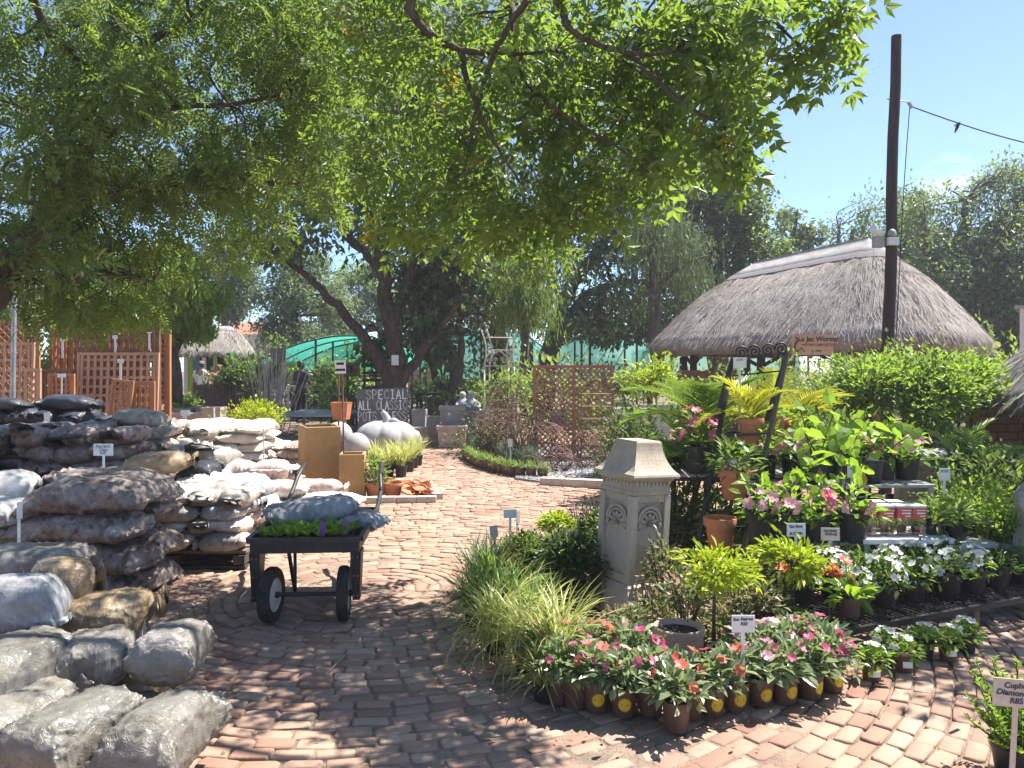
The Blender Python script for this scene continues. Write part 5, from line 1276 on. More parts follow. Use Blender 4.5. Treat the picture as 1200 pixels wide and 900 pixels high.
def chalkboard():
    Y = 15.6; x0, _, z1 = at(419.5, 455, Y); x1, _, _ = at(478.5, 456, Y); _, _, z0 = at(450, 508, Y); W, H = x1 - x0, z1 - z0
    t = thing('chalkboard_sign', 'grey board hand painted SPECIAL ALL CLASSIC POTS LESS', 'sign', ((x0 + x1) / 2, Y, z0), R(3), tilt=(-.06, -.03))
    b = MB(); b.box((0, 0, H / 2), (W, .025, H)); b.build('board', M['board_grey'], t)
    for wd, z, xo, sc in (('SPECIAL', .765, .17, .86), ('ALL CLASSIC', .53, .015, 1.), ('POTS  LESS', .285, .0, 1.)):
        q = MB(); h = H * .19; n = len(wd); wch = (W * .97 * sc) / (n * 1.28); strokes(q, wd, -W / 2 + xo * W + .012, z * H, h, wch, .021, -.0155, .28, -.02)
        q.build('lettering', M['chalk'], t)
    for sx in (-1, 1):
        b = MB(); b.bar((sx * W * .4, .02, H * .7), (sx * W * .4, .35, -z0 + .03), .03); b.bar((sx * W * .4, .016, H * .1), (sx * W * .4, .02, -z0 + .02), .035); b.build('leg', M['wood_dark'], t)
chalkboard()

def grass_pots():
    g = 'variegated grass pots before the pumpkin'
    base = None
    spots = [(455, 558, 'nearest pair, left'), (470, 558, 'nearest pair, right'), (479, 552, 'third along the row'), (484, 548, 'fourth along the row'), (489, 545, 'far end of the row'), (440, 553, 'left end beside the balls'), (462, 549, 'behind the nearest pair')]
    for i, (px, py, w) in enumerate(spots):
        x, y, _ = gp(px, py)
        t = thing('grass_pot', f'yellow green striped grass in black pot, {w}', 'potted grass', (x, y, 0), i * 1.3, g)
        pot(t, .095, .16, 'pot_black'); link('foliage', blades_mesh(110, .42, .7, .011, 'grass_cream', 400 + i, .13, .05, .9), t)
    x, y, _ = gp(437, 586)
    t = thing('potted_shrub', 'bushy green plant in a terracotta pot inside the kerbed corner', 'potted plant', (x, y + .12, 0), 0)
    pot(t, .13, .2, 'terracotta', 'terracotta'); link('foliage', leafy_mesh(420, .16, .34, .22, .06, M['leaf_light'], 77, LEAF2, .5), t)
    x, y, _ = gp(459, 585)
    t = thing('terracotta_pot', 'empty terracotta pot inside the kerbed corner', 'pot', (x, y + .1, 0), 0, tilt=(.03, .0)); pot(t, .13, .19, 'terracotta', 'terracotta', soil=False)
    x, y, _ = gp(447, 584)
    t = thing('terracotta_pot', 'terracotta pot standing between the bushy plant and the empty pot', 'pot', (x, y + .42, 0), 0); pot(t, .12, .18, 'terracotta', 'terracotta', soil=False)
    b = MB(); r = .085; b.lathe([(.001, 0), (r * .8, 0), (r, .022), (r * 1.02, .028), (r * .93, .028), (r * .78, .008), (.001, .008)], 22); sm = b.mesh('saucer', M['terracotta'], True, 40)
    gg = np.random.default_rng(9)
    for i in range(22):
        px = 474 + gg.uniform(0, 31); py = gg.uniform(574, 586) ; py = min(py, 588); px = min(px, 468 + (py - 568) * 2.2 + 8)
        x, y, _ = gp(max(px, 472), py)
        o = link('saucer', sm, None, (x, y, .02 + (i % 4) * .03), rot=(gg.normal() * .25, gg.normal() * .25, gg.random() * 6)); _props(o, 'terracotta saucer in the loose pile inside the kerbed corner', 'saucer', 'terracotta saucers in a pile')
    k = thing('kerb_edging', 'pale brick edging round the corner with the terracotta pots', 'kerb', (0, 0, 0))
    for a, c in ((gp(396, 589), gp(512, 588)), (gp(514, 585), gp(478, 568)), (gp(476, 567.5), gp(448, 565))):
        a, c = Vector(a), Vector(c); n = max(2, int((c - a).length / .23))
        for i in range(n):
            p = a + (c - a) * (i / n); q = a + (c - a) * ((i + .96) / n); b = MB(); b.bar((p.x, p.y, .03), (q.x, q.y, .03), .11, .075 + rng.normal() * .004); b.build('brick', M['kerb'], k)
grass_pots()

def concrete_pots():
    G = 'concrete pots on display beside the chalkboard'
    def sq(label, px0, px1, py_top, py_bot, Y=None, mat='concrete_grey', rz=0., base=0., trim=True, group=G):
        if Y is None: Y = gp(0, py_bot)[1]
        x0, _, z1 = at(px0, py_top, Y); x1, _, z0 = at(px1, py_bot, Y); w = x1 - x0; z0 = max(z0, 0); h = z1 - z0
        t = thing('square_pot', label, 'concrete pot', ((x0 + x1) / 2, Y + w / 2, z0), rz, group); a = w / 2
        b = MB(); b.frustum([(a * .86, a * .86, 0), (a * .86, a * .86, .03), (a * .82, a * .82, .05), (a * .93, a * .93, h * .78), (a, a, h * .8), (a, a, h * .97), (a * .97, a * .97, h), (a * .86, a * .86, h), (a * .8, a * .8, h * .55)]); b.build('pot', M[mat], t)
        if trim:
            for s in (0, 1):
                q = MB(); q.box((0, -a * .885 if s == 0 else 0, h * .42), (a * 1.0, .012, h * .42)) if s == 0 else q.box((-a * .885, 0, h * .42), (.012, a * 1.0, h * .42)); q.build('raised_panel', M[mat], t)
        return t
    sq('grey square pot standing on the wide grey trough', 514, 545, 476, 499, 15.9, 'concrete_grey', base=0)
    sq('wide pinkish square trough carrying another pot', 511, 547, 499, 525, 15.6, 'concrete_pink', group=G)
    sq('tall narrow concrete pot right of the stacked pair', 544, 562, 481, 524, 16.3, 'concrete_grey')
    sq('grey square pot left of the stacked pair', 500, 516, 488, 518, 16.6)
    sq('small grey square pot behind the gourd', 482, 499, 480, 512, 17.5)
    sq('big pale square planter with sculptures on it right of the pots', 560, 596, 481, 519, 16.8, 'concrete_warm')
    for lab, px, py, Y, r, h, m in (('low grey round bowl between pumpkin and stacked pots', 493, 517, None, .22, .28, 'concrete_grey'), ('grey round urn behind the low bowl', 487, 503, None, .2, .42, 'concrete'), ('brown round pot with a small cactus behind the urns', 497, 482, 20, .2, .42, 'pot_brown')):
        if Y is None: x, y, _ = gp(px, py)
        else: x, y = (px - CX) / FP * Y, Y
        t = thing('round_pot', lab, 'concrete pot', (x, y + r, 0), 0, G); pot(t, r, h, m, 'bowl')
    for i, (px, py, Y) in enumerate(((552, 470, 17.2), (542, 472, 17.4))):
        x, y, z = at(px, 481, Y); t = thing('garden_statue', ['small pale crouching garden statue on the planter, right one', 'small pale seated garden statue, left one'][i], 'statue', (x, y, z - .55 if False else .0), .3, 'small statues')
        zz = z; b = MB(); b.box((0, 0, zz / 2 - .01), (.3, .3, zz - .02)); b.build('plinth', M['concrete_warm'], t)
        b = MB(); b.lathe([(.12, zz), (.16, zz + .05), (.15, zz + .16), (.1, zz + .24), (.06, zz + .27), (.075, zz + .31), (.08, zz + .36), (.05, zz + .41), (.001, zz + .42)], 18, squash=(1, .8)); b.tube([(.1, -.02, zz + .2), (.17, -.1, zz + .1), (.08, -.16, zz + .08)], .035, 8, sub=3); b.tube([(-.1, -.02, zz + .2), (-.16, -.1, zz + .1), (-.06, -.16, zz + .07)], .035, 8, sub=3); b.build('figure', M['white_stone'], t, smooth=True)
    # pots by the trellis, at the back left
    gl = 'square pots behind the cream bags'
    for lab, a, b_, t_, bt, m in (('brown grey square pot right of the trellis', 198, 218, 484, 498, 'concrete'), ('brown grey square pot, second from the trellis', 221, 242, 484, 498, 'concrete'), ('light square pot behind the cream stack', 240, 262, 477, 496, 'concrete_warm'), ('orange brown trough below the yellow green bush', 262, 292, 480, 492, 'planter_ochre'), ('grey pot in the second row behind the cream bags', 232, 250, 476, 490, 'concrete_grey'), ('low grey pot beside the trellis foot', 206, 228, 478, 490, 'concrete')):
        Y = 15 if bt > 495 else 17
        x0, _, z1 = at(a, t_, Y); x1 = (b_ - CX) / FP * Y; w = x1 - x0
        t = thing('square_pot', lab, 'concrete pot', ((x0 + x1) / 2, Y, 0), 0, gl); q = MB(); q.frustum([(w * .42, w * .42, 0), (w * .5, w * .5, z1 - .06), (w * .52, w * .52, z1 - .05), (w * .52, w * .52, z1), (w * .44, w * .44, z1), (w * .4, w * .4, z1 * .6)]); q.build('pot', M[m], t)
concrete_pots()

def lavender_border():
    pts = [gp(546, 537), gp(556, 545), gp(572, 551), gp(590, 556), (gp(610, 560)), gp(636, 561)]
    P, _ = catmull([Vector(p) for p in pts], [0] * 6, 8); L = [0.]
    for a, b in zip(P[:-1], P[1:]): L.append(L[-1] + (b - a).length)
    n = 19
    fm = [blades_mesh(60, .2, .7, .009, 'grass_green', 500 + k, .09, .05, .9) for k in range(3)]; lv = [leafy_mesh(200, .11, .16, .1, .035, M['leaf_light'], 510 + k, LEAF2, .4) for k in range(3)]
    for i in range(n):
        d = L[-1] * i / (n - 1); j = next((k for k in range(len(L) - 1) if L[k + 1] >= d - 1e-6), len(L) - 2); f = (d - L[j]) / max(L[j + 1] - L[j], 1e-6); p = P[j].lerp(P[j + 1], min(f, 1))
        t = thing('border_pot', f'{ORDN[i] if i < 12 else ["thirteenth", "fourteenth", "fifteenth", "sixteenth", "seventeenth", "eighteenth", "nineteenth"][i - 12]} brown pot from left in the curved edging row of light green plants', 'potted plant', (p.x, p.y + .09, 0), i, 'edging pots along the curved bed')
        pot(t, .085, .14, 'pot_brown'); link('foliage', fm[i % 3] if i % 3 else lv[i % 3], t); 
    g = np.random.default_rng(17); lm = [blades_mesh(170, .36, .75, .008, 'grass_blue', 530 + k, .0, .09, .45) for k in range(4)]
    for i in range(15):
        px = 556 + 5.2 * i + g.normal() * 2; py = 531 + 1.5 * i * .95 + g.normal() * 1.5; x, y, _ = gp(px, min(py, 553))
        t = thing('lavender_plant', f'silvery lavender clump behind the edging row, {ORDN[i] if i < 12 else ["thirteenth", "fourteenth", "fifteenth"][i - 12]} from left', 'lavender', (x, y + .5, 0), g.random() * 6, 'lavender clumps in the curved bed')
        link('foliage', lm[i % 4], t)
    shrub('shrub', 'dark clipped shrub at the left end of the lavender bed', (*gp(556, 535)[:2], 0), .45, .28, 700, M['leaf_dark'], .06, 551, z0=.28)
    x, y, z = at(598, 522, 12.7)
    price_sign('pale wooden marker stake standing in the lavender bed', 598, 519, 12.7, .07, .12, mat='plastic_white')
    price_sign('white label standing behind the lavender by the wire shrub', 603, 497, 14., .09, .06)
lavender_border()

def wire_things():
    # red lattice screen
    diamond_trellis('tall reddish lattice screen with two bays beside the wire balls', 626, 431, 717, 541, 13.5, .098, 'wood_pink', rz=R(-6), split=.51, sw=.022)
    # arch
    Y = 15.2; xl = (570 - CX) / FP * Y; xr = (600 - CX) / FP * Y; w = xr - xl
    t = thing('garden_arch', 'pale metal garden arch with scrolls standing over climbing shrubs', 'garden arch', ((xl + xr) / 2, Y, 0), R(18))
    for yy in (-.18, .18):
        for sx in (-1, 1):
            b = MB(); b.tube([(sx * w / 2, yy, 0), (sx * w / 2, yy, 1.6)], .017, 8); b.tube([(sx * w / 2, yy, 1.6), (sx * w * .42, yy, 1.95), (sx * w * .62, yy, 2.32)], .015, 8, sub=6); b.build('upright', M['arch_metal'], t, smooth=True)
        b = MB(); b.tube([(w / 2 * math.cos(a) * 1.0, yy, 1.6 + .32 * math.sin(a)) for a in np.linspace(0, math.pi, 15)], .015, 8); b.build('hoop', M['arch_metal'], t, smooth=True)
        for sx in (-1, 1):
            b = MB(); b.tube([(sx * (w * .3 - .06 * (1 - k / 20) * math.cos(k * .55)), yy, 1.72 + .06 * (1 - k / 20) * math.sin(k * .55)) for k in range(18)], .009, 6); b.build('scroll', M['arch_metal'], t, smooth=True)
    for z in (.9, 1.3, 1.62, 1.92, 2.16):
        b = MB(); b.tube([(-w / 2, -.18, z), (w / 2, -.18, z)], .011, 6); b.tube([(-w / 2, -.18, z), (-w / 2, .18, z)], .011, 6); b.tube([(w / 2, -.18, z), (w / 2, .18, z)], .011, 6); b.build('rung', M['arch_metal'], t)
    # wire spheres
    def ball(label, px, py, Y, r, seed):
        x, y, z = at(px, py, Y); g = np.random.default_rng(seed); t = thing('wire_ball', label, 'wire ball', (x, y, 0), 0, 'rusty wire garden balls'); b = MB(); zc = max(z, r)
        for k in range(15):
            n_ = Vector(g.normal(size=3)).normalized(); u = n_.orthogonal().normalized(); v = n_.cross(u); h = g.uniform(-.35, .35) * r; rr = math.sqrt(r * r - h * h)
            b.tube([Vector((0, 0, zc)) + n_ * h + (u * math.cos(a) + v * math.sin(a)) * rr for a in np.linspace(0, 2 * math.pi, 25)], .0065, 5, caps=False)
        b.build('wire', M['rust'], t, smooth=True)
        if zc > r + .02:
            q = MB(); q.tube([(0, 0, 0), (0, 0, zc - r * .9)], .012, 6); q.build('stand', M['rust'], t)
    ball('larger rusty wire ball left of the lattice bay', 640, 523, 12.6, .36, 1); ball('smaller rusty wire ball in the middle of the lattice', 690, 530, 12.4, .3, 2); ball('low rusty wire ball at the foot of the larger one', 656, 540, 12.0, .2, 3)
    # wire trellis obelisks
    def obelisk(label, px, py_t, Y, w, rz=0):
        x, y, z = at(px, py_t, Y); t = thing('wire_obelisk', label, 'wire trellis', (x, y, 0), rz, 'rusty wire climbing frames')
        for sx, sy in ((-1, -1), (1, -1), (1, 1), (-1, 1)):
            b = MB(); b.tube([(sx * w / 2, sy * w / 2, 0), (sx * w / 2 * .85, sy * w / 2 * .85, z * .6), (sx * .02, sy * .02, z)], .009, 6, sub=4); b.build('upright', M['rust'], t)
        for k in range(6):
            zz = z * (k + .7) / 7.2; ww = w / 2 * (1 - .2 * k / 6 if k < 4 else .85 - .25 * (k - 3)); b = MB(); b.tube([(ww * math.cos(a + .785) * 1.35, ww * math.sin(a + .785) * 1.35, zz) for a in np.linspace(0, 2 * math.pi, 17)], .0075, 5); b.build('ring', M['rust'], t)
    obelisk('tall wire obelisk in front of the left lattice bay', 607, 455, 13.4, .42); obelisk('wire obelisk among the dry twigs', 582, 452, 14.2, .4, .4)
    x, y, z = at(698, 458, 12.8); t = thing('wire_shelf', 'tall rusty wire shelf stand in front of the right lattice bay', 'wire stand', (x, y, 0), R(5)); w = .52
    for sx in (-1, 1):
        for sy in (-1, 1):
            b = MB(); b.tube([(sx * w / 2, sy * .15, 0), (sx * w / 2, sy * .15, z)], .009, 6); b.build('upright', M['rust'], t)
    for k in range(6):
        b = MB(); zz = .15 + k * (z - .2) / 5
        for yy in (-.15, -.05, .05, .15): b.tube([(-w / 2, yy, zz), (w / 2, yy, zz)], .007, 5)
        b.build('shelf', M['rust'], t)
    b = MB(); b.tube([(.1 * math.cos(a) * (1 - a / 16), 0, z + .1 + .1 * math.sin(a) * (1 - a / 16)) for a in np.linspace(0, 11, 40)], .007, 5); b.build('scroll', M['rust'], t)
    x, y, z = at(655, 552, 11.6); t = thing('wire_hoop_fence', 'low wire hoop edging lying on the grey gravel', 'wire edging', (x, y, .02), R(8)); 
    for k in range(4):
        b = MB(); b.tube([(-.45 + k * .3 + .2 * math.cos(a), 0, .28 * math.sin(a)) for a in np.linspace(0, math.pi, 15)], .007, 5); b.build('hoop', M['rust'], t)
    # dry reddish twiggy shrubs
    for i, (px, py, Y, rx, h, lab) in enumerate(((590, 470, 14.6, .34, 1.25, 'tall dry reddish twiggy climber below the arch'), (575, 505, 13.9, .36, .8, 'dry reddish twiggy bush left of the wire obelisk'), (615, 510, 13.3, .4, .8, 'dry reddish twiggy bush in front of the lattice'))):
        x, y, _ = at(px, py, Y); g = np.random.default_rng(600 + i); t = thing('dry_shrub', lab, 'shrub', (x, y, 0), 0, 'dry reddish climbers'); b = MB()
        for k in range(46):
            a = g.random() * 6.28; r = rx * math.sqrt(g.random()); e = (r * math.cos(a), r * math.sin(a), h * g.uniform(.45, 1.05)); b.tube([(g.normal() * .04, g.normal() * .04, 0), (e[0] * .6 + g.normal() * .05, e[1] * .6 + g.normal() * .05, e[2] * .55), e, (e[0] + g.normal() * .12, e[1] + g.normal() * .1, e[2] + .12 * g.normal())], [.009, .007, .005, .002], 4, sub=2, caps=False)
        b.build('twigs', M['rust'], t); P = g.normal(size=(420, 3)) * [rx * .55, rx * .55, h * .24] + [0, 0, h * .6]; P[:, 2] = np.abs(P[:, 2])
        link('foliage', np_mesh('foliage', [scatter(*LEAF2, P, frames(rand_dir(420, g), rand_dir(420, g)), g.uniform(.03, .06, 420), .6)], M['leaf_pink']), t)
    x, y, z = at(592, 455, 15.0); shrub('shrub', 'round yellow green bush under the garden arch', (x, y, 0), .42, .35, 900, M['leaf_light'], .07, 640, z0=1.2)
wire_things()

def topiaries():
    def std(name, label, px, py, Y, rx, rz, leafm, size, n, base_py=None, matn='twig', potr=None, seed=0, group=None, stems=1, tmpl=LEAF2, wy=.5, extra=None, sr=.016):
        x, y, z = at(px, py, Y); t = thing(name, label, 'standard tree', (x, y, 0), rng.random() * 6, group); g = np.random.default_rng(seed)
        b = MB()
        for k in range(stems):
            o = g.normal(size=2) * .03 * (k > 0); b.tube([(o[0], o[1], 0.0), (o[0] * .4 + g.normal() * .012, o[1] * .4, z * .5), (o[0] * 2, o[1] * 2, z - rz * .1)], [sr, sr * .9, sr * .7], 8, sub=4)
        p, sc = clustered(n, (0, 0, z), (rx, rx, rz), 16, .3, g)
        for c in sc: b.tube([(0, 0, z - rz * .6), tuple(np.array([c[0] * .5, c[1] * .5, (c[2] + z) / 2 - .05 * rz])), tuple(c)], [sr * .5, sr * .35, sr * .15], 5, sub=2, caps=False)
        b.build('stem', M[matn], t, smooth=True)
        fwd = nrm(nrm(p - [0, 0, z - rz * .3]) + g.normal(size=p.shape) * .5); up = nrm(g.normal(size=p.shape) * .45 + [0, 0, 1.]); s = size * (1 + .3 * g.normal(size=n)).clip(.4, 1.7)
        if extra:
            k = int(n * extra[1]); ch = [(*scatter(*tmpl, p[k:], frames(fwd[k:], up[k:]), s[k:], wy), 0), (*scatter(*tmpl, p[:k], frames(fwd[:k], up[:k]), s[:k], wy), 1)]; link('crown', np_mesh('crown', ch, [leafm, extra[0]]), t)
        else: link('crown', np_mesh('crown', [scatter(*tmpl, p, frames(fwd, up), s, wy)], leafm), t)
        if potr: pot(t, potr, potr * 1.5, 'pot_black')
        return t
    global std_tree; std_tree = std
    std('standard_topiary', 'yellow green clipped tree on a short stem behind the stone pedestal', 762, 444, 11.5, .36, .24, M['leaf_yellow'], .07, 1600, potr=.2, seed=1, stems=3, extra=(M['leaf_mid'], .25), sr=.02)
    x, y, _ = at(745, 500, 9.6); shrub('shrub', 'dark glossy shrub just behind the pedestal cap', (x, y, 0), .36, .5, 1500, M['leaf_dark'], .075, 651, z0=.62, extra=(M['leaf_mid'], .35))
    x, y, _ = at(715, 500, 11.0); t = shrub('shrub', 'small light shrub between lattice and pedestal', (x, y, 0), .2, .4, 500, M['leaf_light'], .05, 652, z0=.5)
    Y = 14.5; x0, _, z1 = at(717, 478, Y); t = thing('white_trough', 'white rendered trough behind the yellow green standard tree', 'planter', ((750 - CX) / FP * Y, Y, 0), 0); b = MB(); b.frustum([(.5, .2, 0), (.52, .22, z1 - .02), (.52, .22, z1), (.45, .16, z1), (.42, .14, z1 * .6)]); b.build('trough', M['plaster'], t)
    x, y, z = at(295, 484, 12.5); shrub('shrub', 'yellow green bush in a pot behind the cream stacks', (x, y, 0), .36, .16, 1100, M['leaf_yellow'], .06, 655, z0=z - .06, group=None)
topiaries()
# ---------- thatched roofs ----------
def thatch_roof(t, C, ang, a, b_, r1, r2, ze, mat, straw_n, thick=.22, nseg=96, rows=16, expo=2.3, bulge=.2, seed=0, strawlen=.26, cap=True):
    """loft from a ridge line to an oval eave; all in world axes, parented at t's location"""
    g = np.random.default_rng(seed); o = np.array(t.location)
    C = np.array(C); r1 = np.array(r1, float); r2 = np.array(r2, float); d = np.array([math.cos(ang), math.sin(ang)]); pr = np.array([-d[1], d[0]])
    th = np.linspace(0, 2 * np.pi, nseg, endpoint=False); c, s = np.cos(th), np.sin(th)
    ex = 2 / expo
    E = C[None] + (a * np.sign(c) * np.abs(c) ** ex)[:, None] * d + (b_ * np.sign(s) * np.abs(s) ** ex)[:, None] * pr
    f = np.clip((E - (r1[:2] + r2[:2]) / 2) @ d / (np.linalg.norm((r2 - r1)[:2]) / 2 + 1e-6), -1, 1) * .5 + .5
    if (r2 - r1)[:2] @ d < 0: f = 1 - f
    Rg = r1[None] * (1 - f)[:, None] + r2[None] * f[:, None]
    Ev = np.concatenate([E, np.full((nseg, 1), ze)], 1); Ev[:, 2] += .03 * np.sin(th * 3 + 1) + g.normal(size=nseg) * .012
    def P(s_, lift=0.):
        q = Rg * (1 - s_) + Ev * s_; q[:, 2] += bulge * math.sin(math.pi * s_) + lift
        return q
    ss = np.linspace(0, 1, rows + 1)
    top = np.stack([P(x) for x in ss], 0); top[1:-1] += g.normal(size=top[1:-1].shape) * .012
    lip = top[-1].copy(); ctr = np.concatenate([C, [0]]); inn = nrm((ctr[None] - lip) * [1, 1, 0])
    lip = lip + inn * .07 + np.array([0, 0, -thick]) + g.normal(size=lip.shape) * .02
    und = [lip + 0] + [P(x) + np.array([0, 0, -thick - .03]) for x in np.linspace(.9, .05, 6)]
    V = np.concatenate([top.reshape(-1, 3)] + und, 0); n = nseg; R_ = rows + 1 + len(und)
    i = np.arange(R_ - 1)[:, None]; j = np.arange(n)[None]; j2 = (j + 1) % n
    F = np.stack([i * n + j, (i + 1) * n + j, (i + 1) * n + j2, i * n + j2], -1).reshape(-1, 4)
    me = np_mesh('roof', [(V - o, F)], mat, True)
    uvl = me.uv_layers.new(name='uv'); cum = np.linalg.norm(np.diff(np.concatenate([E, E[:1]]), axis=0), axis=1); u = np.concatenate([[0], np.cumsum(cum)])
    L = np.empty(len(me.loops), np.int32); me.loops.foreach_get('vertex_index', L); row = L // n; col = L % n
    uu = u[col]; FI = np.repeat(np.arange(len(F)), 4); fc = FI % n; wrap = (fc == n - 1) & (col == 0); uu = np.where(wrap, u[-1], uu)
    vv = row / rows * 2.6
    uvl.data.foreach_set('uv', np.stack([uu, vv], 1).astype(np.float32).ravel())
    roof = link('roof', me, t)
    # loose straw over the surface and at the cut eave
    k = straw_n; si = g.random(k) ** .6 * .98 + .02; ti = g.integers(0, n, k); tj = (ti + 1) % n; w = g.random((k, 1))
    def S(sv, lift): return (Rg[ti] * (1 - w) + Rg[tj] * w) * (1 - sv)[:, None] + (Ev[ti] * (1 - w) + Ev[tj] * w) * sv[:, None] + np.array([0, 0, 1.]) * (bulge * np.sin(np.pi * sv) + lift)[:, None]
    p = S(si, np.full(k, .006)); dn = nrm(S(np.minimum(si + .05, 1.05), np.zeros(k)) - S(si, np.zeros(k)))
    ke = k // 3; si2 = np.full(ke, 1.0); fw = nrm(dn + g.normal(size=dn.shape) * .13 + np.array([0, 0, .05]))
    ST = (np.array([[0, -.5, 0], [1, -.3, 0], [1, .3, 0], [0, .5, 0]]), np.array([[0, 1, 2, 3]]))
    tv = ST[0].copy(); tv[:, 1] *= .05
    ln = strawlen * g.uniform(.4, 1.1, k)
    q1 = scatter(tv, ST[1], p, frames(fw, (0, 0, 1)), ln)
    pe = lip[ti[:ke]] * (1 - w[:ke]) + lip[tj[:ke]] * w[:ke]; pe = pe + np.array([0, 0, 1]) * (thick * g.random((ke, 1))) - inn[ti[:ke]] * .05
    fe = nrm(-inn[ti[:ke]] * .7 + np.array([0, 0, -.75]) + g.normal(size=(ke, 3)) * .4)
    q2 = scatter(tv, ST[1], pe, frames(fe, -inn[ti[:ke]] + [0, 0, .3]), strawlen * .5 * g.uniform(.3, 1.1, ke))
    link('loose_straw', np_mesh('loose_straw', [(q1[0] - o, q1[1]), (q2[0] - o, q2[1])], M['straw']), roof)
    if cap:
        cs = [P(.0, .1), P(.06, .085), P(.12, .07), P(.19, .055), P(.2, -.0)]; mid = [(Rg + 0)[:, :] + [0, 0, .13]]
        Vc = np.concatenate(mid + cs, 0); m = len(cs) + 1; i = np.arange(m - 1)[:, None]; F = np.stack([i * n + j, (i + 1) * n + j, (i + 1) * n + j2, i * n + j2], -1).reshape(-1, 4)
        link('ridge_cap', np_mesh('ridge_cap', [(Vc - o, F)], M['cement_cap'], True), roof)
        cs = [P(.2, .05), P(.235, .045), P(.27, .02)]; Vc = np.concatenate(cs, 0); i = np.arange(2)[:, None]; F = np.stack([i * n + j, (i + 1) * n + j, (i + 1) * n + j2, i * n + j2], -1).reshape(-1, 4)
        link('ridge_band', np_mesh('ridge_band', [(Vc - o, F)], M['thatch_dark'], True), roof)
    return P, Rg, Ev, lip

def gazebo():
    C = (5.6, 15.1); t = thing('thatched_gazebo', 'large open gazebo with a grey thatched roof behind the plants', 'gazebo', (C[0], C[1], 0))
    o = Vector(t.location); d = np.array([-1.6, 1.8]); ang = math.atan2(d[1], d[0])
    P, Rg, Ev, lip = thatch_roof(t, C, ang, 3.12, 2.18, (6.42, 14.2, 3.82), (4.9, 16.0, 3.6), 2.06, M['thatch'], 15000, seed=70, strawlen=.21)
    n = len(Ev)
    for k in range(0, n, 12):   # posts
        q = Rg[k] * .28 + Ev[k] * .72
        b = MB(); b.tube([(q[0], q[1], 0), (q[0] + .01, q[1], 2.28)], [.085, .075], 10); b.build('post', M['pole_tar'], t, loc=-o, smooth=True, angle=50)
        if k % 24 == 0:
            b = MB(); e = Ev[k]
            for dx in (-5, 5):
                e2 = Rg[(k + dx) % n] * .22 + Ev[(k + dx) % n] * .78; b.tube([(q[0], q[1], 1.6), (e2[0], e2[1], 2.16)], .035, 7)
            b.build('brace', M['pole_tar'], t, loc=-o)
    for k in range(0, n, 4):
        b = MB(); b.tube([tuple(Rg[k] + [0, 0, -.32]), tuple((Rg[k] + Ev[k]) / 2 + [0, 0, -.22]), tuple(Ev[k] * .97 + np.array([C[0], C[1], Ev[k][2]]) * .03 + [0, 0, -.26])], .04, 6); b.build('rafter', M['purlin'], t, loc=-o, smooth=True)
    for s in (.5, .62, .74, .86, .95):
        q = P(s) + np.array([0, 0, -.31]); b = MB(); b.tube([tuple(x) for x in q] + [tuple(q[0])], .03, 6, caps=False); b.build('purlin', M['purlin'], t, loc=-o, smooth=True)
    # hand painted sign under the eave
    Y = 12.35; x0, _, z1 = at(928, 392, Y); x1, _, z0 = at(976.5, 416, Y); w, h = x1 - x0, z1 - z0
    s = thing('hand_painted_sign', 'tan sign with a worm, Lu Jac Worms lettering and black arrow under the eave', 'sign', ((x0 + x1) / 2, Y, (z0 + z1) / 2), R(-2))
    b = MB(); b.box((0, 0, 0), (w, .02, h)); b.build('board', M['sign_tan'], s)
    b = MB()
    for x in (-w * .4, w * .4): b.tube([(x, 0, h / 2), (x * .98, .25, h / 2 + .16)], .004, 5)
    b.build('wire', M['cable'], s)
    text('lettering', 'Lu Jac Worms', s, (.07, -.0125, h * .27), .105, M['sign_black'], bold=.003, shear=.1)
    text('slogan', 'WORMCOMPOSTTEA', s, (.085, -.0125, -.005), .054, M['sign_red'], bold=.002)
    b = MB(); b.bar((.02, -.0125, -h * .3), (.13, -.0125, -h * .3), .018, .003, up=(0, 1, 0)); b.add([(.02, -.0135, -h * .3 - .022), (.02, -.0135, -h * .3 + .022), (-.025, -.0135, -h * .3)], [(0, 1, 2)]); b.build('arrow', M['sign_black'], s)
    b = MB(); b.tube([(-w * .41, -.014, h * .33), (-w * .37, -.014, h * .36), (-w * .35, -.014, h * .25), (-w * .4, -.014, h * .08), (-w * .43, -.014, -h * .12), (-w * .4, -.014, -h * .33), (-w * .33, -.014, -h * .27), (-w * .28, -.014, -h * .18), (-w * .2, -.014, -h * .33)], [.012, .02, .018, .016, .017, .017, .014, .013, .006], 8, sub=5); b.build('worm_picture', M['sign_brown'], s, smooth=True)
    # furniture seen under the roof
    for lab, px, py0, py1, Y, w in (('low brown wooden counter under the gazebo', 985, 480, 512, 12.5, .62), ('brown wooden crate box beside the counter under the gazebo', 1020, 470, 500, 12.8, .5), ('brown plank wall panel under the left of the gazebo', 830, 435, 500, 15.0, 1.1)):
        x, _, z1 = at(px, py0, Y); t2 = thing('wooden_counter', lab, 'counter', (x, Y, 0), 0, 'wooden furniture under the gazebo'); b = MB(); b.box((0, 0, z1 / 2), (w, .4, z1 - .04)); b.build('carcass', M['wood_brown'], t2); b = MB(); b.box((0, 0, z1), (w + .08, .46, .04)); b.build('top', M['wood_brown'], t2)
gazebo()

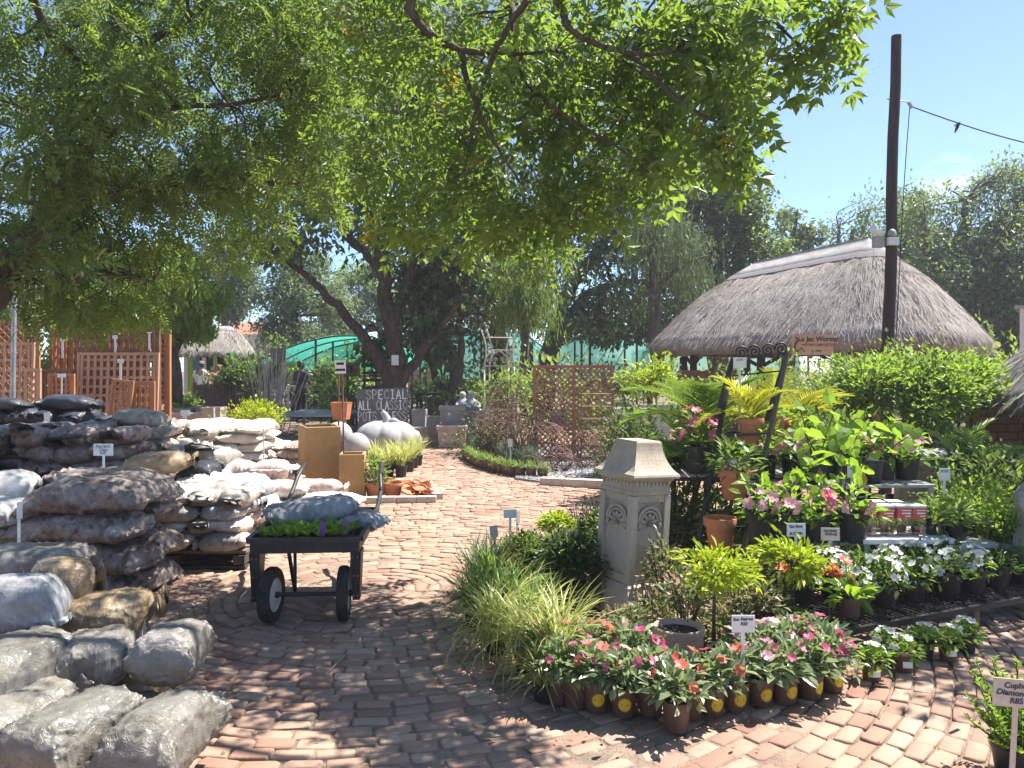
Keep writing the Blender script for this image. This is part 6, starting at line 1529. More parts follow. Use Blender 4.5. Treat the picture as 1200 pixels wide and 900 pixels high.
def right_hut():
    C = (7.1, 8.0); t = thing('brick_hut', 'small brick hut with a dark thatched roof at the right edge', 'hut', (C[0], C[1], 0)); o = Vector(t.location)
    thatch_roof(t, C, .1, 2.2, 1.7, (6.75, 8.0, 2.5), (7.5, 8.0, 2.5), 1.3, M['thatch_dark'], 4500, seed=71, cap=False, thick=.16)
    m, nt, _, L = new_mat('face_brick'); v = coords(nt, (1, 1, 1)); br = N(nt, 'ShaderNodeTexBrick', Scale=1.); mp = N(nt, 'ShaderNodeMapping'); mp.inputs['Rotation'].default_value = (R(90), 0, 0); tcx = N(nt, 'ShaderNodeTexCoord'); L.new(tcx.outputs['Object'], mp.inputs[0]); L.new(mp.outputs[0], br.inputs['Vector'])
    br.inputs['Color1'].default_value = (.19, .095, .06, 1); br.inputs['Color2'].default_value = (.27, .14, .085, 1); br.inputs['Mortar'].default_value = (.07, .055, .05, 1); br.inputs['Mortar Size'].default_value = .009; br.inputs['Brick Width'].default_value = .22; br.inputs['Row Height'].default_value = .083
    finish(nt, br.outputs['Color'], .9, br.outputs['Fac'], -.5, .01)
    for sx in (-1, 1):
        for sy in (-1, 1):
            b = MB(); b.box((sx * 1.93, sy * .5, .62), (.36, .36, 1.24)); b.build('pillar', m, t)
    b = MB(); b.box((0, .5, .6), (3.4, .2, 1.2)); b.build('wall', m, t)
right_hut()

def pole_and_wires():
    b0 = Vector(at(1037, 430 + FP * 1.6 / 10, 10.)); top = Vector(at(1050, 42, 10.)); t = thing('utility_pole', 'tall black creosoted timber pole in front of the thatched roof', 'pole', (b0.x, b0.y, 0)); d = top - b0
    b = MB(); b.tube([(0, 0, -.1)] + [tuple(d * (k / 9) + Vector((.012 * math.sin(k * 1.7), 0, 0)) * (k > 0)) for k in range(10)], [.08] + [.079 - .018 * k / 9 for k in range(10)], 14); b.build('shaft', M['pole_tar'], t, smooth=True, angle=50)
    f = (430 + FP * .16 - 283) / (430 + FP * .16 - 42); pz = Vector(at(1040, 284, 10.)) - b0
    b = MB(); b.box((pz.x + .02, -.1, pz.z + .0), (.13, .06, .1)); b.build('junction_box', M['plastic_white'], t)
    b = MB(); b.box((pz.x - .13, -.03, pz.z + .0), (.12, .1, .14)); b.build('junction_box', M['plastic_grey'], t)
    b = MB(); b.tube([(pz.x - .1, -.05, pz.z + .1), (pz.x - .24, -.16, pz.z + .13)], .045, 12); b.tube([(pz.x - .24, -.16, pz.z + .13), (pz.x - .27, -.19, pz.z + .135)], .052, 12); c = b.build('security_camera', M['plastic_white'], t, smooth=True, angle=40)
    b = MB(); b.lathe([(.001, .06)] + [(.05 * math.sin(x), .06 * math.cos(x)) for x in np.linspace(.2, 1.57, 6)] + [(.055, -.02), (.001, -.02)], 16, c=(pz.x + .0, -.12, pz.z + .09)); b.build('camera_dome', M['plastic_grey'], t, smooth=True)
    h = Vector(at(1060, 118, 10.)) - b0
    b = MB(); b.tube([(h.x - .22, 0, h.z + .02), (h.x + .02, 0, h.z - .01), (h.x + .1, 0, h.z - .05)], .008, 6); b.tube([(h.x + .05, 0, h.z - .02), (h.x + .1, 0, h.z - .09)], .022, 8); b.build('bracket', M['steel_grey'], t)
    a = Vector(at(1066, 124, 10.)); e = Vector(at(1270, 182, 10.6)); b = MB(); pts = [a.lerp(e, k / 14) + Vector((0, 0, -.06 * math.sin(math.pi * k / 14))) for k in range(15)]; b.tube(pts, .0085, 6, caps=False); ob = b.build('overhead_cable', M['cable'], None); _props(ob, 'black cable running from the timber pole out to the right', 'cable')
    k = a.lerp(e, .27) + Vector((0, 0, -.05)); b = MB(); b.tube([k, k + Vector((-.02, 0, -.05)), k + Vector((-.05, 0, -.12))], [.02, .022, .006], 7); b.tube([k + Vector((-.06, 0, -.03)), k + Vector((.02, 0, .02))], .007, 5); ob2 = b.build('cable_clamp', M['cable'], ob); 
    b = MB(); p0 = Vector(at(1066, 126, 10.)); p1 = Vector(at(1059, 225, 9.99)); p2 = Vector(at(1050, 400, 9.95)); b.tube([p0, p1, p2], .006, 6, sub=6, caps=False); ob = b.build('drop_cable', M['cable'], None); _props(ob, 'thin cable hanging down beside the timber pole', 'cable')
pole_and_wires()

# ---------- shade nets ----------
def net_mat(name, c, tr=.2):
    m, nt, _, L = new_mat(name); v = coords(nt); f = noise_tex(nt, v, .8, 4); col = ramp(nt, f, [(.35, tuple(x * .8 for x in c)), (.65, c)])
    d = N(nt, 'ShaderNodeBsdfDiffuse'); t = N(nt, 'ShaderNodeBsdfTranslucent'); p = N(nt, 'ShaderNodeBsdfTransparent'); L.new(col, d.inputs[0]); L.new(col, t.inputs[0]); p.inputs[0].default_value = rgba((.75, .95, .88))
    a = N(nt, 'ShaderNodeMixShader'); a.inputs[0].default_value = .5; L.new(d.outputs[0], a.inputs[1]); L.new(t.outputs[0], a.inputs[2])
    b = N(nt, 'ShaderNodeMixShader'); b.inputs[0].default_value = tr; L.new(a.outputs[0], b.inputs[1]); L.new(p.outputs[0], b.inputs[2]); o = N(nt, 'ShaderNodeOutputMaterial'); L.new(b.outputs[0], o.inputs[0]); return m
def nets():
    ng = net_mat('green_shade_net', (.1, .58, .43), .18); nt2 = net_mat('teal_shade_net', (.34, .68, .58), .2); nd = net_mat('dark_shade_net', (.11, .36, .31), .15)
    def vault(label, px0, px1, Y0, Y1, z_mid, z_side, peak, mat, posts, curtain=None, cz=0, droop=.1):
        x0 = (px0 - CX) / FP * Y0; x1 = (px1 - CX) / FP * Y0; t = thing('shade_net', label, 'shade net', ((x0 + x1) / 2, Y0, 0), 0, 'green shade net canopies'); o = Vector(t.location)
        nx, ny = 28, 8; V = []
        for j in range(ny + 1):
            v = j / ny; Y = Y0 + (Y1 - Y0) * v
            for i in range(nx + 1):
                u = i / nx; x = x0 + (x1 - x0) * u + (Y - Y0) * .0
                s = 1 - abs((u - peak) / (peak if u < peak else 1 - peak)) ** 2; z = z_side + (z_mid - z_side) * s - droop * math.sin(math.pi * ((v * 2) % 1)) + .02 * mnoise.noise(Vector((x, Y, 0)))
                V.append((x - o.x, Y - o.y, z))
        b = MB(); b.add(V, [(j * (nx + 1) + i, j * (nx + 1) + i + 1, (j + 1) * (nx + 1) + i + 1, (j + 1) * (nx + 1) + i) for j in range(ny) for i in range(nx)]); b.build('net', mat, t, smooth=True)
        for v in (0, .5, 1):
            j = int(v * ny); b = MB(); b.tube([(p[0], p[1], p[2] - .03) for p in V[j * (nx + 1):(j + 1) * (nx + 1)]], .028, 6); b.build('hoop', M['black_steel'], t, smooth=True)
            for u in posts:
                p = V[j * (nx + 1) + int(u * nx)]; b = MB(); b.tube([(p[0], p[1], 0), p], .04, 8); b.build('post', M['black_steel'], t, smooth=True, angle=50)
        if curtain:
            b = MB(); yb = Y1 - o.y + .05; top = V[ny * (nx + 1):]; m = len(top); b.add([(p[0], yb, p[2] - .04) for p in top] + [(p[0], yb + .03 * math.sin(i), cz) for i, p in enumerate(top)], [(i, i + 1, m + i + 1, m + i) for i in range(m - 1)]); b.build('curtain', curtain, t, smooth=True)
            for k in range(5):
                p = top[int((k + .5) / 5 * (m - 1))]; b = MB(); b.tube([(p[0] - .4, yb - .3, cz + .2), (p[0] + .5, yb - .12, p[2] - .2)], .02, 6); b.build('stay', M['steel_grey'], t)
        return t
    vault('bright green shade net vault left of the dark tree', 300, 478, 26, 31, 2.66, 1.75, .62, ng, (.02, .42, .98), ng, 1.5, .05)
    vault('teal shade net between the tree trunks in the middle', 488, 640, 27, 33, 2.85, 2.2, .7, nd, (.1, .5, .9), nt2, 1.1)
    vault('dark topped teal shade net behind the red lattice screen', 655, 800, 25, 31, 2.95, 2.3, .72, nd, (.27, .75), nt2, 1.0)
    vault('long teal shade net behind the thatched gazebo', 770, 1010, 28, 34, 2.8, 2.2, .4, nd, (.1, .5, .9), nt2, .7)
nets()

# ---------- far hut, house, fence, canes ----------
def far_left():
    Y = 28.; C = (-11.1, 29.2); t = thing('thatched_hut', 'little thatched hut with lime and blue panels in the distance', 'hut', (C[0], C[1], 0)); o = Vector(t.location)
    thatch_roof(t, C, .15, 1.5, 1.3, (-11.65, 29.2, 3.02), (-10.5, 29.3, 3.02), 2.1, M['thatch'], 2500, seed=72, cap=True, thick=.15, strawlen=.3)
    for px, w, mt in ((217, 5, 'white_paint'), (222, 6, 'paint_lime'), (229, 7, 'paint_blue'), (238, 4, 'white_paint'), (251, 4, 'paint_lime'), (267, 4, 'paint_teal'), (274, 4, 'paint_teal')):
        x = (px - CX) / FP * Y; b = MB(); b.box((x - o.x, Y - o.y + .1, 1.05), (w / FP * Y, .08, 2.1)); b.build('panel' if w > 4 else 'post', M[mt], t)
    b = MB(); b.box((0, .6, 1.0), (2.4, .1, 2.0)); b.build('wall', M['glass_dark'], t)
    Y = 58; x0, _, z1 = at(266, 392, Y); x1, _, _ = at(312, 392, Y); t = thing('house', 'white house with a red tiled roof far behind the trees', 'house', ((x0 + x1) / 2, Y, 0))
    w = x1 - x0 + 2; b = MB(); b.box((0, 2, z1 / 2), (w, 4, z1)); b.build('wall', M['plaster'], t)
    b = MB(); b.frustum([(w / 2 + .3, 2.3, z1), (w / 2 - .6, .25, z1 + 1.0)]); b.build('roof', M['roof_tile'], t, loc=(0, 2, 0))
    for xx in (-.55, 1.1):
        b = MB(); b.box((xx, -.02, z1 - .55), (.95, .06, .42)); wn = b.build('window', M['glass_dark'], t); b = MB(); b.box((xx, -.035, z1 - .79), (1.1, .1, .06)); b.build('sill', M['white_paint'], wn)
    # second far building behind the middle trees
    Y = 48; x0, _, z1 = at(478, 425, Y); x1, _, _ = at(560, 425, Y); t = thing('house', 'low pinkish building with a flat roof seen far between the trunks', 'house', ((x0 + x1) / 2, Y, 0)); b = MB(); b.box((0, 1, z1 / 2), (x1 - x0, 2, z1)); b.build('wall', M['concrete_pink'], t); b = MB(); b.box((0, 1, z1 + .06), (x1 - x0 + .3, 2.4, .12)); b.build('roof', M['roof_tile'], t)
    Y = 19; x0, _, z1 = at(1195, 362, Y); t = thing('beige_building', 'beige building corner showing above the dark thatch at the right edge', 'building', (x0 + .8 * .82, Y - .8 * .57, 0), R(-35)); b = MB(); b.box((0, 1, z1 / 2), (1.6, 2, z1)); b.build('wall', M['plaster'], t); b = MB(); b.box((0, 1, z1 + .04), (1.8, 2.2, .08)); b.build('roof', M['cement_cap'], t)
    # slatted dark planter fences
    def slats(label, px0, px1, py, Y, py_bot=None):
        x0, _, z1 = at(px0, py, Y); x1 = (px1 - CX) / FP * Y; t = thing('slat_fence', label, 'fence', ((x0 + x1) / 2, Y, 0), 0, 'dark slatted trough fences'); g = np.random.default_rng(int(px0)); w = x1 - x0; n = int(w / .085)
        b = MB()
        for i in range(n): b.box((-w / 2 + (i + .5) * w / n, 0, z1 / 2 + g.normal() * .012), (w / n * .84, .03, z1 + g.normal() * .01), rz=g.normal() * .05)
        b.build('slats', M['wood_dark'], t)
        for i in range(3):
            b = MB(); b.box((-w / 2 + .05 + i * (w - .1) / 2, .05, z1 / 2), (.09, .07, z1 + .08)); b.build('post', M['wood_dark'], t)
    slats('dark slatted fence with leafy plants over it, left of the canes', 226, 318, 450, 21.)
    slats('low dark slatted trough under the nursery plants behind the man', 340, 412, 463, 24.)
    slats('dark plank trough below the dark tree trunks', 408, 470, 465, 21.5)
    slats('dark plank trough between tree stems and concrete pots', 500, 560, 468, 19.)
    for i, (px, py, Y, rx, rz, lm, lab) in enumerate(((272, 444, 21.3, .45, .25, 'leaf_dark', 'dark leafy plant hanging over the slatted fence, left'), (290, 438, 21.3, .55, .35, 'leaf_mid', 'dark green leafy plant over the slatted fence, right'), (216, 476, 19, .3, .22, 'leaf_light', 'pale shrub at the left end of the slatted fence'), (310, 450, 19.5, .4, .35, 'leaf_dark', 'dark bush behind the bundle of canes'), (384, 452, 24.3, .5, .4, 'leaf_dark', 'dark bush in the trough right of the man'), (400, 445, 24.3, .5, .35, 'leaf_mid', 'green bush in the trough behind the rods'), (336, 438, 26, .4, .4, 'leaf_bright', 'bright bush just left of the man'))):
        x, y, z = at(px, py, Y); shrub('shrub', lab, (x, y, 0), rx, rz, 700, M[lm], .13, 720 + i, z0=z, group='plants above the slatted troughs')
    x, y, _ = gp(322, 490); Y = 18.5; x = (322 - CX) / FP * Y; t = thing('cane_bundle', 'loose bundle of dry bamboo canes standing beside the slatted fence', 'canes', (x, Y, 0)); g = np.random.default_rng(5); b = MB()
    for i in range(60):
        a = g.normal() * .14; c = g.normal() * .13; h = g.uniform(1.3, 2.3); b.tube([(a - .1, c, 0), (a * 1.5 + g.normal() * .25 + .05, c * 2, h)], [.012, .006], 5)
    b.build('canes', M['twig'] if False else M['arch_metal'], t)
    # display benches
    def bench(label, px0, px1, py, Y, d=.9, m='wood_pallet', n=9):
        x0, _, z1 = at(px0, py, Y); x1 = (px1 - CX) / FP * Y; w = x1 - x0; t = thing('display_bench', label, 'bench', ((x0 + x1) / 2, Y, 0), 0, 'slatted display benches'); b = MB()
        for k in range(n): b.box((0, d * (k + .5) / n, z1 - .015), (w, d / n * .62, .03))
        b.build('top', M[m], t)
        for sx in (-1, 1):
            for yy in (.06, d - .06):
                b = MB(); b.box((sx * (w / 2 - .06), yy, (z1 - .03) / 2), (.06, .06, z1 - .03)); b.build('leg', M[m], t)
    bench('low pale slatted bench in front of the man, longer one', 318, 402, 487, 17.5, 2.6, 'steel_grey', 14); bench('pale slatted bench with plants under the green shade net', 335, 392, 452, 25., .8, 'steel_grey')
    bench('dark wooden table right of the rods', 398, 462, 440, 21., .8, 'wood_dark'); bench('dark slatted bench under the crooked trees', 486, 560, 462, 20.5, 1., 'wood_dark')
    Y = 20.5; x, y, z = at(443, 432, Y); t = thing('wooden_rack', 'dark slatted wooden rack standing before the main tree trunk', 'rack', (x, Y - .3, 0)); h = 1.62; z0 = 1.38 - .02
    for sx in (-1, 0, 1):
        b = MB(); b.box((sx * .3, 0, .95), (.05, .05, 1.9)); b.build('upright', M['wood_dark'], t)
    for k in range(8): b = MB(); b.box((0, -.04, .5 + k * .19), (.72, .025, .07)); b.build('slat', M['wood_dark'], t)
    x, y, z = at(411, 448, 20.8); t = thing('picture_crate', 'small wooden box with a dark mark standing on the dark table', 'crate', (x, 20.9, 1.37)); b = MB(); b.box((0, 0, .18), (.4, .25, .34)); b.build('box', M['wood_brown'], t); b = MB(); b.box((0, -.128, .18), (.12, .006, .2)); b.build('mark', M['wood_dark'], t)
    # notice on the trunk
    x, y, z = at(463, 422, 18.66); t = thing('paper_notice', 'small white notice fixed to the main dark tree trunk', 'notice', (x, y, z)); b = MB(); b.box((0, 0, 0), (.17, .01, .24)); b.build('sheet', M['plastic_white'], t)
    x, y, z = at(326, 418, 25.8); t = thing('dark_board', 'dark sign board hanging at the left end of the green shade net', 'sign', (x, y, z)); b = MB(); b.box((0, 0, 0), (.5, .02, .55)); b.build('board', M['board_grey'], t)
far_left()

# ---------- people ----------
def skin_mesh(joints, edges, radii, mat, name, root=0, sub=2):
    me = bpy.data.meshes.new(name); me.from_pydata(joints, edges, []); o = bpy.data.objects.new(name, me); COL.objects.link(o)
    md = o.modifiers.new('skin', 'SKIN'); md.use_smooth_shade = True
    for i, r_ in enumerate(radii):
        sv = me.skin_vertices[0].data[i]; sv.radius = r_ if hasattr(r_, '__len__') else (r_, r_); sv.use_root = (i == root)
    o.modifiers.new('sub', 'SUBSURF').levels = sub; o.modifiers['sub'].render_levels = sub
    dg = bpy.context.evaluated_depsgraph_get(); m2 = bpy.data.meshes.new_from_object(o.evaluated_get(dg)); bpy.data.objects.remove(o)
    m2.materials.clear(); m2.materials.append(mat); m2.polygons.foreach_set('use_smooth', [True] * len(m2.polygons)); return m2
def person(label, x, Y, rz, shirt, legs, skin, hair, pose='stand', cap=None, h=1.75, longhair=False, pack=None):
    t = thing('person', label, 'person', (x, Y, 0), rz, 'people in the nursery'); t.scale = (h / 1.75,) * 3
    # body in metres, facing -y
    if pose == 'reach': la = [(-.2, 0, 1.42), (-.3, .0, 1.15), (-.14, -.24, 1.12), (-.08, -.3, 1.13)]; ra = [(.2, 0, 1.42), (.31, .03, 1.16), (.16, -.2, 1.08), (.09, -.27, 1.08)]
    else: la = [(-.2, 0, 1.42), (-.27, .02, 1.14), (-.28, -.06, .88), (-.27, -.08, .79)]; ra = [(.2, 0, 1.42), (.27, .02, 1.14), (.28, -.08, .9), (.27, -.11, .81)]
    J = [(0, 0, .95), (0, 0, 1.15), (0, .0, 1.38), (0, 0, 1.47), (0, -.01, 1.55), (0, -.015, 1.64), (0, -.005, 1.71)] + la + ra
    r_ = [(.15, .11), (.145, .105), (.16, .11), (.075, .065), (.055, .058), (.078, .098), (.05, .06), .06, .045, .036, .03, .06, .045, .036, .03]
    E = [(0, 1), (1, 2), (2, 3), (3, 4), (4, 5), (5, 6), (2, 7), (7, 8), (8, 9), (9, 10), (2, 11), (11, 12), (12, 13), (13, 14)]
    k = len(J)
    J += [(-.09, 0, .86), (-.1, -.01, .5), (-.1, .03, .09), (-.11, -.1, .03), (.09, 0, .86), (.11, -.02, .5), (.11, .02, .09), (.125, -.11, .03)]
    r_ += [.095, .06, .042, .035, .095, .06, .042, .035]; E += [(0, k), (k, k + 1), (k + 1, k + 2), (k + 2, k + 3), (0, k + 4), (k + 4, k + 5), (k + 5, k + 6), (k + 6, k + 7)]
    link('body', skin_mesh(J, E, r_, skin, 'body'), t)
    # clothes: slightly larger shells
    link('shirt', skin_mesh([(0, 0, .9), (0, 0, 1.15), (0, 0, 1.38), (0, 0, 1.46), la[0], tuple((Vector(la[0]) * .35 + Vector(la[1]) * .65)), ra[0], tuple((Vector(ra[0]) * .35 + Vector(ra[1]) * .65))], [(0, 1), (1, 2), (2, 3), (2, 4), (4, 5), (2, 6), (6, 7)], [(.172, .132), (.162, .125), (.178, .128), (.08, .075), .076, .068, .076, .068], shirt, 'shirt', 1), t)
    link('trousers', skin_mesh([(0, 0, .95), (-.09, 0, .85), (-.1, -.01, .5), (-.1, .03, .08), (.09, 0, .85), (.11, -.02, .5), (.11, .02, .08)], [(0, 1), (1, 2), (2, 3), (0, 4), (4, 5), (5, 6)], [(.165, .125), .11, .078, .062, .11, .078, .062], legs, 'trousers'), t)
    for s in (-1, 1):
        b = MB(); b.tube([(s * .105, .06, .04), (s * .11, -.05, .045), (s * .12, -.16, .03)], [.045, .05, .036], 10, sub=3); b.build('shoe', M['cloth_navy'], t, smooth=True)
    b = MB(); b.lathe([(.1, -.09), (.112, -.02), (.1, .06), (.06, .105), (.001, .115)], 18, squash=(.84, 1.)); hm = b.build('hair', hair, t, smooth=True, loc=(0, .018, 1.665))
    if longhair: b = MB(); b.tube([(0, .07, 1.66), (0, .1, 1.5), (0, .09, 1.36)], [.085, .1, .05], 12, sub=3); b.build('long_hair', hair, t, smooth=True)
    if cap: b = MB(); b.lathe([(.115, 0), (.108, .05), (.07, .09), (.001, .1)], 18, squash=(.85, 1.)); b.box((0, -.14, .005), (.13, .11, .012)); b.build('cap', cap, t, smooth=True, angle=40, loc=(0, .0, 1.69))
    f = MB(); f.tube([(0, -.10, 1.645), (0, -.128, 1.62)], [.01, .015], 8); f.tube([(-.025, -.105, 1.585), (.025, -.105, 1.585)], .008, 6); f.build('face', skin, t, smooth=True)
    f = MB()
    for s in (-1, 1): f.lathe([(.001, -.01), (.011, 0), (.001, .01)], 8, c=(s * .032, -.098, 1.655))
    f.build('eyes', M['glass_dark'], t, smooth=True)
    f = MB()
    for s in (-1, 1): f.tube([(s * .077, 0, 1.66), (s * .086, .008, 1.64), (s * .077, .0, 1.61)], .012, 6)
    f.build('ears', skin, t, smooth=True)
    for arm in (la, ra):   # five fingers on each hand
        b = MB(); w = Vector(arm[3]); d = (w - Vector(arm[2])).normalized(); sv = d.cross(Vector((0, 0, 1))) if abs(d.z) < .8 else Vector((0, 1, 0)); sv.normalize()
        b.tube([w - d * .01, w + d * .05], [.03, .034], 8)
        for q in range(4): p = w + d * .05 + sv * (q - 1.5) * .017; b.tube([p, p + d * (.04 + .01 * (q in (1, 2))), p + d * .065 + Vector((0, 0, -.015))], [.0095, .009, .007], 6)
        b.tube([w + d * .01 + sv * .03, w + d * .04 + sv * .055, w + d * .065 + sv * .05], [.011, .01, .008], 6); b.build('hand', skin, t, smooth=True)
    if pack:
        for s in (-1, 1): b = MB(); b.tube([(s * .12, -.14, 1.05), (s * .125, -.155, 1.3), (s * .12, -.06, 1.5), (s * .11, .12, 1.42)], .02, 6, sub=4); b.build('backpack_strap', pack, t, smooth=True)
    return t
person('man in dark shirt and trousers standing with bent arms under the green net', (353 - CX) / FP * 22.6, 22.6, R(150), M['cloth_teal'], M['cloth_navy'], M['skin_dark'], M['hair_black'], 'reach', h=1.76)
person('man in white shirt with backpack straps and a cap by the thatched hut', (236 - CX) / FP * 25.5, 25.5, R(-5), M['cloth_white'], M['cloth_navy'], M['skin'], M['hair_black'], 'stand', cap=M['wood_brown'], h=1.76, pack=M['plastic_grey'])
person('woman with long auburn hair standing right of the man in white', (256 - CX) / FP * 25.9, 25.9, R(60), M['wood_brown'], M['cloth_navy'], M['skin'], M['hair_auburn'], 'stand', h=1.66, longhair=True)
def red_drum():
    x, y, z = at(246, 437, 25.9); t = thing('red_drum', 'red plastic drum between the man in white and the woman', 'drum', (x, 26.4, 0)); b = MB(); b.lathe([(.2, 0), (.22, .05), (.22, .4), (.225, .42), (.22, .5), (.22, 1.35), (.15, 1.42), (.001, 1.43)], 20); b.build('drum', M['cloth_red'], t, smooth=True, angle=40)
red_drum()
# ---------- stone pedestal ----------
def pedestal():
    Y = 5.25; x = (737 - CX) / FP * Y
    t = thing('stone_pedestal', 'tall square sandstone fountain pedestal with arched panels and spouts', 'pedestal', (x, Y, 0), R(33), tilt=(R(1.2), R(3.2)))
    b = MB(); b.frustum([(.225, .225, 0), (.225, .225, .09), (.218, .218, .10), (.205, .205, .115), (.192, .192, .15), (.185, .185, .165), (.185, .185, .185), (.172, .172, .2)]); b.build('base', M['stone_pedestal'], t)
    hw0, hw1, z0, z1 = .165, .15, .2, .765
    b = MB(); b.frustum([(hw0 - .022, hw0 - .022, z0), (hw1 - .022, hw1 - .022, z1)]); b.build('shaft', M['stone_pedestal'], t)
    for sx in (-1, 1):      # corner posts
        for sy in (-1, 1):
            b = MB(); b.frustum([(.026, .026, 0), (.024, .024, z1 - z0)]); b.build('corner_post', M['stone_pedestal'], t, loc=(sx * (hw0 - .024), sy * (hw0 - .024), z0))
    for k in range(4):
        Rk = Matrix.Rotation(k * math.pi / 2, 3, 'Z'); hw = hw1 + .002
        def A(x, z, d): return Rk @ Vector((x, -hw - .004 + d, z))
        # arch mouldings: pointed lobes in relief
        for rr, rad in ((.098, .011), (.074, .009)):
            b = MB(); b.tube([A(rr * math.cos(a), .59 + rr * math.sin(a), .006) for a in np.linspace(0, math.pi, 19)], rad, 8); b.build('arch_moulding', M['stone_pedestal'], t, smooth=True)
        b = MB()
        for q in range(5): a = .35 + q * .61; b.tube([A(.02 * math.cos(a), .58 + .02 * math.sin(a), .018), A(.056 * math.cos(a), .58 + .056 * math.sin(a), .008), A(.066 * math.cos(a), .58 + .066 * math.sin(a), .016)], [.006, .014, .008], 7, sub=2)
        for s in (-1, 1): b.tube([A(s * .086, .59, .006), A(s * .09, .565, .004), A(s * .082, .545, .012)], [.012, .015, .006], 7, sub=2)
        b.build('shell_relief', M['stone_pedestal'], t, smooth=True)
        b = MB(); b.tube([A(.0, .573, .02), A(0, .575, -.035), A(0, .563, -.055), A(0, .543, -.058)], [.012, .0095, .009, .009], 9, sub=3); b.build('spout', M['steel_grey'] if k == 0 else M['stone_pedestal'], t, smooth=True)
        for zz, hh, dd in ((z1 - .02, .045, .004), (z0 + .03, .05, .002)): c = Rk @ Vector((0, -hw + dd + .004 - (.01 if zz < .5 else 0), zz)); b = MB(); b.box(c, (.25, .02, hh), rz=k * math.pi / 2); b.build('panel_rail', M['stone_pedestal'], t)
    b = MB(); b.frustum([(.152, .152, z1), (.163, .163, z1 + .008), (.166, .166, z1 + .03), (.157, .157, z1 + .04), (.157, .157, z1 + .085), (.168, .168, z1 + .095), (.18, .18, z1 + .115)]); b.build('neck', M['stone_pedestal'], t)
    b = MB()
    for k in range(4):
        Rk = Matrix.Rotation(k * math.pi / 2, 3, 'Z')
        for i in range(9): c = Rk @ Vector((-.136 + i * .034, -.16, z1 + .078)); b.box(c, (.02, .014, .022), rz=k * math.pi / 2)
    b.build('dentils', M['stone_pedestal'], t)
    zc = z1 + .115; prof = [(.2, zc), (.204, zc + .012), (.2, zc + .026), (.19, zc + .034)] + [(.19 - .08 * math.sin(u * 1.45) ** .85, zc + .034 + .19 * u ** 1.1) for u in np.linspace(.08, 1, 9)]
    prof += [(prof[-1][0] - .006, prof[-1][1] + .012), (.08, prof[-1][1] + .014)]
    b = MB(); b.frustum([(p[0], p[0], p[1]) for p in prof]); b.build('cap', M['stone_pedestal'], t)
pedestal()

# ---------- small plants ----------
def potted(name, label, cat, x, y, z, r, h, matn, parts, group, rz=None, sc=1., kind='nursery', tilt=None):
    """parts: list of (part name, mesh)"""
    t = thing(name, label, cat, (x, y, z), rng.random() * 6.28 if rz is None else rz, group, tilt=tilt); t.scale = (sc,) * 3
    if r: pot(t, r, h, matn, kind)
    for nm, me in parts:
        for m_ in (me if isinstance(me, list) else [me]): link('flower' if isinstance(me, list) else nm, m_, t)
    return t

